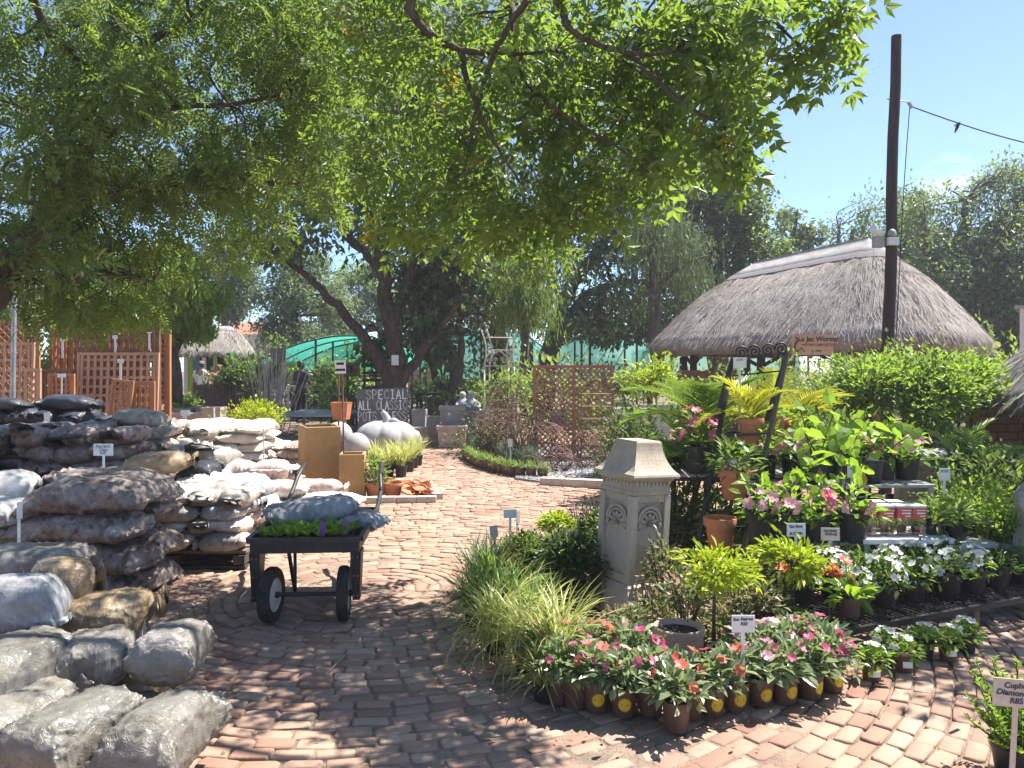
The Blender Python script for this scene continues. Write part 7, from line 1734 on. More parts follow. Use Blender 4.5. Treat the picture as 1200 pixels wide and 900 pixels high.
def impatiens():
    G = 'potted impatiens along the edge of the bed'
    fol = [leafy_mesh(185, .12, .13, .155, .056, M['leaf_impatiens'], 800 + k, LEAF6, .52, -.02, shell=.3) for k in range(4)]
    cols = ['fl_pink', 'fl_coral', 'fl_magenta', 'fl_pale_pink']; fl = {}
    for c in cols:
        for k in range(3): fl[(c, k)] = flower_mesh(4 + 2 * k, .12, .13, .165, .026, c, 820 + k * 3 + len(c), top=.5)
    # sunburst emblem on the pot front
    def emblem():
        b = MB(); r, h = .066, .135; n = 40; pts = []
        for i in range(n):
            a = 2 * math.pi * i / n; rr = .026 if i % 2 else .0345; pts.append((rr * math.cos(a) * 1.0, h * .46 + rr * math.sin(a)))
        def on(px, pz): rad = r * (.78 + .15 * (pz / (h * .84))) + .0016; ang = px / rad; return (rad * math.sin(ang), -rad * math.cos(ang), pz)
        b.add([on(0, h * .46)] + [on(*p) for p in pts], [(0, 1 + (i + 1) % n, 1 + i) for i in range(n)]); return b.mesh('sun_emblem', M['emblem'])
    M['emblem'] = nmat('yellow_print', (.62, .4, .02), (.75, .5, .03), 30, .5); em = emblem()
    M['emblem_dark'] = nmat('orange_print', (.55, .2, .02), (.6, .25, .02), 30, .5)
    lt = bpy.data.curves.new('print', 'FONT')
    spots = [  # px, bottom py, emblem turn (None: no emblem), flowers, k, label tail
        (655, 828, None, 'fl_pink', 1, 'leftmost of the front row with pink flowers, in deep shade'), (676, 833, None, 'fl_pink', 2, 'second from left in the front row, many pink flowers'), (700, 837, .1, 'fl_coral', 0, 'left of the two sun printed pots at the left end'), (733, 843, -.05, 'fl_pink', 1, 'right of the two sun printed pots at the left end'),
        (765, 842, None, 'fl_pink', 0, 'pot in the shade left of the forward plain pot'), (796, 862, None, 'fl_coral', 0, 'plain brown pot standing forward of the row'), (812, 846, .9, 'fl_coral', 0, 'sun printed pot half hidden behind the forward plain pot'), (838, 843, .25, 'fl_coral', 0, 'sun printed pot just right of the forward plain pot'),
        (866, 837, .2, 'fl_coral', 0, 'sun printed pot below the price sign stake'), (896, 831, .25, 'fl_pale_pink', 1, 'sun printed pot right of the price sign stake'), (925, 828, .35, 'fl_pink', 0, 'fourth sun printed pot from the right end'[0:0] + 'sun printed pot third from the right end'), (955, 823, .6, 'fl_magenta', 1, 'sun printed pot second from the right end'), (980, 814, .4, 'fl_magenta', 2, 'sun printed pot at the right end with magenta flowers')]
    for i, (px, py, tw, c, k, tail) in enumerate(spots):
        x, y, _ = gp(px, py); sc = 1.
        t = potted('potted_impatiens', f'impatiens in a {tail}' if 'pot' in tail[:22] else f'potted impatiens, {tail}', 'potted plant', x, y + .06, 0, .066, .135, 'pot_brown', [('foliage', fol[i % 4]), ('flowers', fl[(c, k)])], G, rz=0, sc=sc)
        for ch in t.children:
            if ch.name.startswith(('foliage', 'flower')): ch.rotation_euler = (0, 0, i * 1.9)
        if tw is not None:
            e = link('sun_emblem', em, t, rz=tw)
    back = [(640, 802, 'fl_coral', 1), (668, 806, 'fl_pink', 2), (700, 808, 'fl_coral', 2), (731, 812, 'fl_pink', 1), (755, 817, 'fl_magenta', 1), (892, 808, 'fl_pale_pink', 2), (912, 804, 'fl_pale_pink', 2), (938, 801, 'fl_pink', 2), (962, 797, 'fl_magenta', 1)]
    for i, (px, py, c, k) in enumerate(back):
        x, y, _ = gp(px, py); t = potted('potted_impatiens', f'impatiens in the second row behind the sun printed pots, {ORDN[i]} from left', 'potted plant', x, y + .07, 0, .066, .135, 'pot_brown', [('foliage', fol[(i + 1) % 4]), ('flowers', fl[(c, k)])], G, rz=i * 2.1, sc=1.05)
impatiens()

def bed_plants():
    # grasses at the left of the bed
    G = 'variegated arching grasses at the left of the bed'
    for i, (px, py, L, matn, n, lab, sp, ar) in enumerate(((655, 812, .50, 'grass_cream', 230, 'bright cream striped arching grass beside the pink flowers', .6, 1.3), (618, 795, .5, 'grass_cream', 260, 'cream striped grass spilling left over the bricks', 1.1, 1.9), (580, 772, .48, 'grass_cream', 260, 'pale drooping grass at the left tip of the bed', 1.2, 1.9), (600, 745, .44, 'grass_green', 200, 'green arching grass behind the cream ones', .6, 1.2),
         (556, 738, .46, 'grass_green', 220, 'dark green thin grass at the far left edge', 1.0, 1.8), (575, 715, .46, 'grass_green', 190, 'tall green grass below the leaning grey label', .6, .9), (630, 760, .36, 'grass_green', 160, 'yellowish green grass between cream clumps', .7, 1.0), (560, 700, .4, 'grass_blue', 170, 'thin bronze green grass at the back left of the bed', .8, 1.), (640, 830, .3, 'grass_cream', 120, 'short cream grass under the tall striped clump', 1.2, 1.3))):
        x, y, _ = gp(px, py); t = potted('grass_clump', lab, 'grass plant', x, y + .1, 0, .07, .09, 'pot_black', [('foliage', blades_mesh(n, L, sp, .0085, matn, 850 + i, .08, .05, ar)), ('lower_blades', blades_mesh(110, .26, 1.5, .008, matn, 1850 + i, .07, .06, 1.6))], G, rz=i)
    # dark round bushes
    for i, (px, py, Y, rx, rz_, lm, lab, sz, n) in enumerate(((616, 640, 5.5, .21, .24, 'leaf_mid', 'round fine leaved green bush left of the pedestal', .03, 2600), (667, 640, 5.3, .25, .27, 'leaf_dark', 'dark round bush touching the left side of the pedestal', .045, 1900), (700, 615, 5.75, .2, .3, 'leaf_dark', 'dark bush behind the pedestal', .045, 900), (597, 655, 5.35, .1, .16, 'leaf_burgundy', 'small burgundy leaved plant under the leaning grey label', .035, 420), (652, 607, 5.9, .14, .09, 'leaf_yellow', 'vivid yellow green mound left of the pedestal top', .035, 900), (682, 598, 6.0, .14, .16, 'leaf_burgundy', 'wispy burgundy twigged plant beside the pedestal', .03, 260))):
        x, y, z = at(px, py, Y); hh = z; t = thing('bush', lab, 'bush', (x, Y, 0), i, 'bushes left of the pedestal')
        link('foliage', leafy_mesh(n, rx, rz_ * 1.1, max(hh - rz_ * .6, .12), sz, M[lm], 870 + i, LEAF2, .55, .1, shell=.35, extra=(M['leaf_mid'], .25) if lm == 'leaf_dark' else None), t)
        b = MB()
        for k in range(7): a = k * .9; b.tube([(.01 * math.cos(a), .01 * math.sin(a), 0), (rx * .3 * math.cos(a), rx * .3 * math.sin(a), hh * .6), (rx * .7 * math.cos(a), rx * .7 * math.sin(a), hh + rz_ * .3)], [.008, .006, .002], 5, sub=2)
        b.build('stem', M['twig'], t)
        if rz_ > .2: link('skirt', leafy_mesh(n // 2, rx * 1.0, hh, .1, sz, M[lm], 890 + i, LEAF2, .55, .1, shell=.3), t)
        if lm == 'leaf_yellow': link('lower_leaves', leafy_mesh(400, rx, hh, .1, sz, M['leaf_mid'], 895, LEAF2, .55), t)
    # pink and cream bushes between the concrete pots
    for i, (px, py, Y, rx, rz_, lab) in enumerate(((805, 690, 4.45, .16, .15, 'pink tinged variegated plant growing in the left concrete pot'), (768, 715, 4.75, .15, .14, 'pale pink cream shrub at the foot of the pedestal'), (865, 690, 4.85, .17, .2, 'pink cream shrub between the two yellow standards'), (900, 680, 4.95, .16, .24, 'taller pink tipped shrub left of the right yellow standard'), (735, 730, 4.55, .17, .09, 'low grey pink creeping plant before the pedestal'), (780, 660, 5.0, .14, .2, 'pink tipped shrub right against the pedestal'), (890, 700, 4.45, .14, .11, 'pink cream plant filling the right concrete pot'), (845, 730, 4.5, .18, .12, 'cream flecked plant behind the price sign'))):
        x, y, z = at(px, py, Y); t = thing('variegated_shrub', lab, 'shrub', (x, Y, 0), i * 1.1, 'pink and cream variegated shrubs in the bed')
        link('foliage', leafy_mesh(360, rx, rz_ + .05, max(z - rz_ * .4, .05), .042, M['leaf_pink'], 900 + i, LEAF2, .5, .05, shell=.4, extra=(M['leaf_mid'], .35)), t)
        b = MB(); g = np.random.default_rng(i)
        for k in range(14): a = g.random() * 6.28; b.tube([(.02 * math.cos(a), .02 * math.sin(a), 0), (rx * .4 * math.cos(a), rx * .4 * math.sin(a), z * .7), (rx * .85 * math.cos(a), rx * .85 * math.sin(a), z + rz_ * g.uniform(0, 1.1))], [.005, .004, .002], 5, sub=2)
        b.build('stems', M['twig'], t)
        if z > .3: link('lower_leaves', leafy_mesh(220, rx, z - .05, .05, .042, M['leaf_pink'], 915 + i, LEAF2, .5, extra=(M['leaf_mid'], .5)), t)
    for lab, px, py, Y, r, h in (('pinkish textured concrete pot in the bed, left of the price sign', 795, 772, 4.22, .132, .215), ('pinkish textured concrete pot in the bed, right of the price sign', 893, 768, 4.42, .13, .22)):
        x = (px - CX) / FP * Y; t = thing('concrete_planter', lab, 'concrete pot', (x, Y, 0)); pot(t, r, h, 'concrete_pink', 'stone')
    std_tree('yellow_standard', 'vivid yellow green ball topped standard left of the price sign', 838, 667, 4.2, .17, .095, M['leaf_yellow'], .045, 900, matn='bark', seed=31, group='yellow ball topped standards', sr=.011, potr=.075, tmpl=LEAF6, wy=.4)
    std_tree('yellow_standard', 'vivid yellow green ball topped standard in front of the mesh table', 929, 654, 4.62, .145, .09, M['leaf_yellow'], .045, 900, matn='bark', seed=32, group='yellow ball topped standards', sr=.011, potr=.075, tmpl=LEAF6, wy=.4)
    x, y, _ = gp(712, 790); 
    price_sign('white price sign reading Sun Patiens R55 among the impatiens', 871, 731, 3.66, .108, .08, 0, ('Sun Patiens', 'R55'), tsize=.02)
    price_sign('white label standing over the bushes left of the pedestal', 598, 602, 5.85, .1, .065, R(8), lines=('',))
    price_sign('narrow label edge on beside the white one over the bushes', 607, 606, 5.8, .05, .09, R(60), mat='plastic_grey')
    price_sign('grey label leaning left over the grasses', 587, 622, 5.35, .055, .08, R(15), mat='plastic_grey', tilt=-.1)
bed_plants()

# ---------- plant stands ----------
def stands():
    # slatted black bench left
    Y = 6.2; z = .74; t = thing('slatted_bench', 'black slatted plant bench behind the pedestal', 'bench', (1.72, Y, 0), R(-4), 'black plant benches'); w, d = 1.1, .75; b = MB()
    for k in range(15): b.box((-w / 2 + (k + .5) * w / 15, d / 2, z), (w / 15 * .6, d, .018))
    b.build('slats', M['steel_grey'], t)
    b = MB(); b.bar((-w / 2, 0, z - .025), (w / 2, 0, z - .025), .03); b.bar((-w / 2, d, z - .025), (w / 2, d, z - .025), .03); b.bar((-w / 2, 0, z - .026), (-w / 2, d, z - .026), .03); b.bar((w / 2, 0, z - .026), (w / 2, d, z - .026), .03); b.build('frame', M['black_steel'], t)
    for sx in (-1, 1):
        for yy in (.02, d - .02): b = MB(); b.bar((sx * (w / 2 - .02), yy, 0), (sx * (w / 2 - .02), yy, z - .03), .032); b.build('leg', M['black_steel'], t)
    b = MB(); b.bar((-w / 2, .02, .3), (w / 2, .02, .28), .024); b.bar((-w / 2 + .02, 0, .3), (-w / 2 + .02, d, .3), .02); b.build('brace', M['black_steel'], t)
    # leaning A-frame ladder stand
    t = thing('ladder_stand', 'black steel leaning ladder plant stand with scrolls at the top', 'plant stand', (0, 0, 0)); Yt, Yb = 6.35, 5.45
    tl, tr = Vector(at(859, 420, Yt)), Vector(at(923, 414, Yt)); bl, br = Vector(at(806, 430 + FP * 1.6 / Yb, Yb)), Vector(at(858, 430 + FP * 1.6 / Yb, Yb)); c0 = (bl + br) / 2; c0.z = 0; t.location = c0
    for a, c in ((bl, tl), (br, tr)): b = MB(); b.bar(a - c0, c - c0, .03, .03); b.build('rail', M['black_steel'], t)
    rb = [Vector((bl.x + .25, Yt + .55, 0)), Vector((br.x + .35, Yt + .55, 0))]
    for a, c in zip(rb, (tl, tr)): b = MB(); b.bar(a - c0, c - c0, .03, .03); b.build('rear_leg', M['black_steel'], t)
    b = MB(); b.bar(tl - c0, tr - c0, .016); b.bar(tl - c0 + Vector((0, 0, -.14)), tr - c0 + Vector((-.03, 0, -.14)), .012); b.build('top_bar', M['black_steel'], t)
    for k in range(4):
        p = tl.lerp(tr, (k + .6) / 4.1) - c0; s = -1 if k % 2 else 1; b = MB(); b.tube([(p.x + s * (.055 * (1 - q / 26)) * math.cos(q * .5), p.y - .01, p.z + .04 + .055 * (1 - q / 26) * math.sin(q * .5)) for q in range(24)], .0085, 6); b.build('scroll', M['black_steel'], t, smooth=True)
    for f in (.26, .45, .64):
        a, c = bl.lerp(tl, f) - c0, br.lerp(tr, f) - c0; b = MB(); b.bar(a, c, .018); m = (a + c) / 2; b.tube([(m.x + .105 * math.cos(q), m.y + .13 + .105 * math.sin(q), m.z) for q in np.linspace(0, 6.283, 25)], .008, 6); b.build('pot_ring', M['black_steel'], t)
    for f in (.12, .19): a, c = bl.lerp(tl, f) - c0, br.lerp(tr, f) - c0; b = MB(); b.bar(a, c, .014); b.build('rung', M['steel_grey'], t)
    # pots in the rings
    f1 = leafy_mesh(150, .16, .26, .2, .085, M['leaf_mid'], 930, LEAF6, .35, -.2); fw = flower_mesh(4, .14, .22, .22, .035, 'fl_white', 931)
    def ringpot(label, px, py_top, Y, r, h, parts, soil=True):
        x, y, z = at(px, py_top, Y); t2 = thing('terracotta_planter', label, 'planter pot', (x, Y, z - h), rng.random() * 6, 'terracotta pots on the ladder stand'); pot(t2, r, h, 'terracotta', 'terracotta', soil); [link('flower' if isinstance(m, list) else n, q, t2) for n, m in parts for q in (m if isinstance(m, list) else [m])]
    ringpot('terracotta pot with a leafy white flowered plant, middle of the ladder stand', 860, 550, 5.75, .118, .215, [('foliage', f1), ('flowers', fw)])
    ringpot('empty terracotta pot with a dark band, lowest on the ladder stand', 844, 606, 5.6, .118, .235, [], False)
    fr = frond_mesh(8, .46, 'palm_yellow', 933, .18, 24, .15, (.35, 1.35), 1.3, w=.01); ringpot('terracotta pot with a yellow palm, highest on the ladder stand', 880, 490, 6.15, .1, .19, [('fronds', fr[0]), ('stalks', fr[1])])
    for lab, px, py, Y, r, h in (('terracotta pot behind the right rail of the ladder stand', 908, 512, 6.7, .1, .17), ('small terracotta pot at the back right of the ladder stand', 926, 515, 6.8, .1, .16)): x, y, z = at(px, py, Y); t2 = thing('terracotta_planter', lab, 'planter pot', (x, Y, z), 0, 'terracotta pots on the ladder stand'); pot(t2, r, h, 'terracotta', 'terracotta'); link('foliage', leafy_mesh(60, .1, .15, h, .06, M['leaf_bright'], 940, LEAF6, .45), t2)
    # tiered bench at right: upper and lower shelf
    t = thing('tiered_bench', 'grey steel two tier plant bench loaded with black pots', 'bench', (2.55, 5.75, 0), R(2), 'grey plant benches')
    for nm, y0, y1, z, x0, x1 in (('lower_shelf', -.5, -.05, .43, -.75, .42), ('upper_shelf', .1, .65, .72, -.75, .62)):
        b = MB()
        for k in range(9): yy = y0 + (y1 - y0) * (k + .5) / 9; b.box(((x0 + x1) / 2, yy, z - .01), (x1 - x0, (y1 - y0) / 9 * .7, .02))
        b.build(nm, M['steel_grey'], t)
        for xx in (x0 + .03, x1 - .03):
            for yy in (y0 + .03, y1 - .03): b = MB(); b.bar((xx, yy, 0), (xx, yy, z - .02), .03); b.build('leg', M['steel_grey'], t)
    b = MB()
    for zz in (.5, .6): b.bar((-.75, .1, zz), (.62, .1, zz), .016)
    b.build('rail', M['steel_grey'], t)
stands()

def right_plants():
    # mandevilla
    fol = [leafy_mesh(95, .17, .30, .17, .085, M['leaf_bright'], 950 + k, LEAF6, .45, .05) for k in range(3)]
    pk = [flower_mesh(5 + k, .18, .28, .19, .042, 'fl_pale_pink', 955 + k, eye='fl_eye') for k in range(3)] + [flower_mesh(5, .18, .28, .19, .042, 'fl_pink', 958, eye='fl_eye')]
    def tagmesh():
        b = MB(); b.frustum([(.025, .001, 0), (.025, .001, .1)]); return b.mesh('picture_tag', M['tag_pink'])
    m, nt, _, L = new_mat('picture_tag_print'); v = coords(nt); f = noise_tex(nt, v, 26, 3); finish(nt, ramp(nt, f, [(.4, (.75, .7, .66)), (.5, (.75, .25, .35)), (.62, (.7, .2, .1))]), .4); M['tag_pink'] = m; tg = tagmesh()
    G1, G2 = 'pink mandevillas on the upper shelf', 'pink mandevillas on the lower shelf'
    lower = [(893, 5.32), (918, 5.3), (955, 5.3), (1000, 5.28)]; upper = [(895, 6.2), (930, 6.22), (968, 6.25), (1005, 6.22), (1034, 6.2), (1062, 6.2)]
    for row, z, G, nm in ((lower, .43, G2, 'lower'), (upper, .72, G1, 'upper')):
        for i, (px, Y) in enumerate(row):
            x = (px - CX) / FP * Y
            t = potted('potted_mandevilla', f'pink mandevilla in black pot, {ORDN[i]} from left on the {nm} shelf', 'potted plant', x, Y, z, .105, .2, 'pot_black', [('foliage', fol[i % 3]), ('flowers', pk[(i + (nm == "lower")) % 4])], G, rz=0)
            if i % 2 == 0 or nm == 'lower':
                xx, yy = x + .04, Y - .12; o = link('picture_tag', tg, None, (xx, yy, z + .2), rot=(.35, .25 - .2 * (i % 3), .2)); _props(o, f'pink picture tag in the {ORDN[i]} mandevilla pot of the {nm} shelf', 'plant tag', 'picture tags in mandevilla pots')
    # big leaved climber
    for i, (px, py, Y, lab) in enumerate(((955, 505, 5.95, 'climber with big pale lobed leaves rising over the upper shelf, left'), (1020, 510, 6.0, 'climber with big drooping pale leaves at the right end of the upper shelf'), (985, 530, 5.6, 'climber with big lit leaves and one yellow leaf above the lower shelf'))):
        x, y, z = at(px, py, Y); g = np.random.default_rng(970 + i); t = thing('climbing_plant', lab, 'climber', (x, Y, .43 if i == 2 else .72), 0, 'big leaved climbers on the bench'); zz = z - t.location.z; b = MB(); P = []
        for k in range(7):
            a = g.random() * 6.28; e = np.array([.3 * math.cos(a), .16 * math.sin(a), zz + g.uniform(-.12, .2)]); pts = [(0, 0, .14), (e[0] * .3, e[1] * .3, zz * .6), tuple(e), (e[0] * 1.3, e[1] * 1.3, e[2] - .05)]; b.tube(pts, [.006, .005, .004, .002], 5, sub=3); P += [np.array(pts[1]) * (1 - q) + e * q for q in (.2, .5, .75, .9, 1.0)]
        b.build('stems', M['twig'], t); P = np.array(P) + g.normal(size=(len(P), 3)) * .035; n = len(P); fw = nrm(g.normal(size=(n, 3)) + [0, -.3, -.35]); s = g.uniform(.09, .16, n)
        link('foliage', np_mesh('foliage', [scatter(*LEAF6, P, frames(fw, nrm(g.normal(size=(n, 3)) * .6 + [0, 0, 1])), s, .85)], M['leaf_bright']), t); pot(t, .1, .18, 'pot_black')
        if i == 2: link('yellow_leaf', np_mesh('yellow_leaf', [scatter(*LEAF6, np.array([[.05, -.12, zz - .12]]), frames(np.array([[.3, -.3, -.6]]), np.array([0, -.8, .4])), .13, .9)], M['leaf_yellowed']), t)
    # palms on and behind the slatted bench
    for i, (px, py, Y, L, matn, lab, nf, el, zb) in enumerate(((815, 520, 6.75, .62, 'palm', 'green feathery palm behind the slatted bench, left', 11, (.5, 1.35), .3), (828, 455, 7.0, .8, 'palm', 'tall palm with white lit fronds between bench and ladder stand', 11, (.3, 1.35), .3), (912, 465, 7.3, .75, 'palm_yellow', 'yellow green palm right of the ladder stand', 11, (.4, 1.3), .3), (790, 520, 6.9, .5, 'palm', 'low fan of fronds just right of the pedestal cap', 9, (.2, 1.0), .25))):
        x, y, z = at(px, py, Y); fr = frond_mesh(nf, L, matn, 980 + i, z * .75, 26, .27, el, 1.15, w=.014); t = potted('palm', lab, 'palm', x, Y, 0, .16, zb, 'pot_black', [('fronds', fr[0]), ('stalks', fr[1])], 'palms behind the benches'); b = MB(); b.tube([(0, 0, .1), (.01, 0, z * .75 + .02)], [.035, .022], 8); b.build('trunk', M['bark'], t)
    x, y, z = at(820, 558, 6.3); t = potted('potted_mandevilla', 'pink flowered mandevilla in a black pot on the slatted bench', 'potted plant', x, 6.35, .75, .115, .22, 'pot_black', [('foliage', leafy_mesh(120, .17, .32, .2, .075, M['leaf_mid'], 990, LEAF6, .42)), ('flowers', flower_mesh(10, .18, .32, .22, .05, 'fl_pink', 991, eye='fl_eye'))], None)
    for i, (px, Y, lab) in enumerate(((800, 6.6, 'leafy green plant standing under the slatted bench, left'), (835, 6.5, 'leafy green plant under the slatted bench, right'), (872, 6.0, 'leafy green plant on the ground behind the ladder stand'), (770, 6.4, 'dark leafy plant right behind the pedestal'))): x = (px - CX) / FP * Y; shrub('shrub', lab, (x, Y, 0), .25, .28, 650, M['leaf_mid'], .06, 995 + i, z0=.3, group='plants under the slatted bench', extra=(M['leaf_light'], .3))
    # boxed plants on a white board
    t = thing('display_board', 'pale grey display shelf carrying the red printed plant boxes', 'shelf', (2.62, 5.42, 0), R(2)); b = MB(); b.box((0, 0, .445), (.62, .42, .03)); b.build('top', M['plastic_white'], t)
    for sx in (-1, 1): b = MB(); b.box((sx * .27, 0, .215), (.04, .36, .43)); b.build('leg', M['steel_grey'], t)
    clear, ct, _, L = new_mat('clear_printed_box'); d = N(ct, 'ShaderNodeBsdfGlossy', Roughness=.1); tr = N(ct, 'ShaderNodeBsdfTransparent'); mx = N(ct, 'ShaderNodeMixShader'); mx.inputs[0].default_value = .12; L.new(tr.outputs[0], mx.inputs[1]); L.new(d.outputs[0], mx.inputs[2]); o_ = N(ct, 'ShaderNodeOutputMaterial'); L.new(mx.outputs[0], o_.inputs[0])
    M['box_red'] = nmat('red_box_print', (.5, .06, .06), (.65, .12, .11), 12, .4); M['box_lid'] = nmat('frosted_box_lid', (.6, .55, .54), (.75, .72, .7), 12, .3)
    bf = leafy_mesh(70, .04, .09, .09, .035, M['leaf_bright'], 1001, LEAF2, .5); pr = None
    for i, px in enumerate((1016, 1036, 1056, 1073, 1026, 1047)):
        Y = 5.36 if i < 4 else 5.52; x = (px - CX) / FP * Y
        t = thing('plant_box', f'clear box with red print holding a small plant, {["first from left, front", "second from left, front", "third from left, front", "fourth from left, front", "left one of the back row", "right one of the back row"][i]}', 'plant box', (x, Y, .462), R(-6 + 3 * (i % 4)), 'red printed plant boxes'); w = .096; h = .19
        b = MB(); b.frustum([(w / 2 * .94, w / 2 * .94, 0), (w / 2, w / 2, h)]); b.build('clear_case', clear, t)
        b = MB(); b.frustum([(w / 2 + .002, w / 2 + .002, h + .001), (w / 2 + .002, w / 2 + .002, h + .012)]); b.build('lid', M['box_lid'], t)
        b = MB(); b.box((0, -w / 2 - .001, h * .8), (w * .98, .0015, h * .36)); b.box((0, -w / 2 + .001, h * .1), (w * .9, .0015, h * .05)); b.box((-w / 2 - .001, 0, h * .8), (.0015, w * .98, h * .36)); b.build('printed_band', M['box_red'], t)
        b = MB(); b.box((.01, -w / 2 - .0032, h * .8), (w * .62, .001, h * .05)); b.box((.012, -w / 2 - .0032, h * .9), (w * .7, .001, h * .03)); b.box((.02, -w / 2 - .0032, h * .7), (w * .4, .001, h * .035)); b.build('printed_lines', M['plastic_white'], t)
        pot(t, .034, .06, 'pot_black', loc=(0, 0, .004)); link('foliage', bf, t)
    # grey leaved pots right of the boxes
    gf = [blades_mesh(40, .16, .9, .016, 'grass_blue', 1010 + k, .1, .02, .8) for k in range(2)]; lf = leafy_mesh(90, .13, .17, .12, .075, M['leaf_light'], 1013, LEAF6, .38, -.1)
    t = thing('grey_shelf', 'low grey shelf right of the red printed plant boxes', 'shelf', (3.06, 5.5, 0)); b = MB(); b.box((0, 0, .40), (.42, .4, .03)); b.build('top', M['plastic_grey'], t)
    for sx in (-1, 1): b = MB(); b.box((sx * .17, 0, .192), (.04, .34, .385)); b.build('leg', M['steel_grey'], t)
    for i, (px, Y, fm) in enumerate(((1093, 5.4, lf), (1118, 5.42, lf), (1105, 5.58, lf), (1132, 5.6, gf[0]))): potted('potted_plant', f'grey green rosette plant in black pot by the plant boxes, {ORDN[i]} from left', 'potted plant', (px - CX) / FP * Y, Y, .416, .075, .13, 'pot_black', [('foliage', fm)], 'rosette plants in black pots')
    # --- low mesh table with white flowers
    A = Vector(gp(968, 430 + FP * 1.43 / 4.35)); t = thing('mesh_table', 'low black steel mesh table under the white flowers', 'table', (1.75, 4.25, 0), R(24)); w, d, z = 2.3, .95, .185
    b = MB()
    for k in range(58): b.box((k * w / 57, d / 2, z), (.006, d, .005))
    for k in range(26): b.box((w / 2, k * d / 25, z - .006), (w, .006, .005))
    b.build('mesh_top', M['black_steel'], t)
    b = MB(); b.bar((0, 0, z - .022), (w, 0, z - .022), .03, .034); b.bar((0, d, z - .022), (w, d, z - .022), .03, .034); b.bar((0, 0, z - .023), (0, d, z - .023), .03, .034); b.bar((w, 0, z - .023), (w, d, z - .023), .03, .034); b.bar((w / 2, 0, z - .024), (w / 2, d, z - .024), .03, .03); b.build('frame', M['black_steel'], t)
    for xx in (.05, w * .5, w - .05):
        for yy in (.04, d - .04): b = MB(); b.bar((xx, yy, 0), (xx, yy, z - .03), .045); b.build('leg', M['wood_brown'], t)
    Rt = Matrix.Rotation(R(24), 3, 'Z'); O = Vector((1.75, 4.25, 0))
    def on(u, v): p = O + Rt @ Vector((u, v, 0)); return p.x, p.y
    wf = [leafy_mesh(150, .13, .15, .14, .055, M['leaf_mid'], 1020 + k, LEAF6, .42, .05, extra=(M['leaf_bright'], .3)) for k in range(3)]; wfl = [flower_mesh(9 + 4 * k, .135, .15, .15, .03, 'fl_white', 1025 + k, tmpl=PETAL5, eye='fl_eye') for k in range(3)]; dk = [leafy_mesh(170, .13, .13, .13, .05, M['leaf_mid'], 1030 + k, LEAF6, .38, .1) for k in range(2)]
    G = 'white flowers on the mesh table'; n_ = 0; m_ = 0
    for r_, (v, cnt) in enumerate(((.2, 9), (.46, 9), (.73, 8))):
        for i in range(cnt):
            u = .12 + i * .245 + .08 * r_; x, y = on(u, v + rng.normal() * .012); rown = ['front', 'middle', 'back'][r_]
            if r_ == 0 and i == 0: continue
            white = i < 6
            potted('potted_flower', f'{"white flowered" if white else "bushy dark green"} plant in black pot on the mesh table, {rown} row, {ORDN[i]} from left', 'potted plant', x, y, z, .088, .155, 'pot_black', [('foliage', wf[(i + r_) % 3] if white else dk[i % 2])] + ([('flowers', wfl[(i + r_) % 3])] if white else ([('flowers', wfl[0])] if r_ == 2 and i < 8 else [])), G, sc=rng.uniform(.84, .98))
    x, y = on(.24, .13); rf = MB()
    ger = thing('potted_gerbera', 'red gerbera with bright green leaves at the front corner of the mesh table', 'potted plant', (x, y, z)); pot(ger, .06, .11, 'pot_brown'); link('foliage', leafy_mesh(32, .1, .06, .105, .11, M['leaf_bright'], 1040, LEAF6, .42, -.1), ger); g = np.random.default_rng(4); P, U = [], []
    for k in range(5): e = (g.normal() * .05, g.normal() * .04, .26 + g.normal() * .035); rf.tube([(0, 0, .1), (e[0] * .4, e[1] * .4, .18), e], .004, 5, sub=3); P.append(e); U.append((g.normal() * .5, -.5, 1))
    rf.build('stems', M['leaf_bright'], ger); U = nrm(np.array(U)); link('flowers', np_mesh('flowers', [(*scatter(*PETAL8, np.array(P), frames(np.cross(U, [1, .1, 0]), U), .042), 0), (*scatter(*PETAL5, np.array(P) + U * .004, frames(np.cross(U, [1, .1, 0]), U), .012), 1)], [M['fl_red'], M['fl_eye']]), ger)
    x, y = on(-.1, .3); ger2 = thing('potted_gerbera', 'orange gerbera beside the right yellow standard', 'potted plant', (x, y + .05, 0)); pot(ger2, .07, .2, 'pot_black'); link('foliage', leafy_mesh(30, .11, .08, .2, .1, M['leaf_mid'], 1043, LEAF6, .42, -.1), ger2); b = MB(); b.tube([(0, 0, .2), (.02, 0, .44)], .004, 5); b.build('stems', M['leaf_bright'], ger2); link('flowers', np_mesh('flowers', [scatter(*PETAL8, np.array([[.02, 0, .445]]), frames(np.array([[1, 0, 0.2]]), np.array([0, -.5, .8])), .04)], M['fl_orange']), ger2)
    # pansies on the ground before the table
    pf = [leafy_mesh(110, .10, .10, .1, .042, M['leaf_bright'], 1050 + k, LEAF6, .55, .15) for k in range(2)]; pfl = [flower_mesh(8, .10, .10, .12, .026, 'fl_white', 1055 + k, top=.4, eye='fl_eye') for k in range(2)]
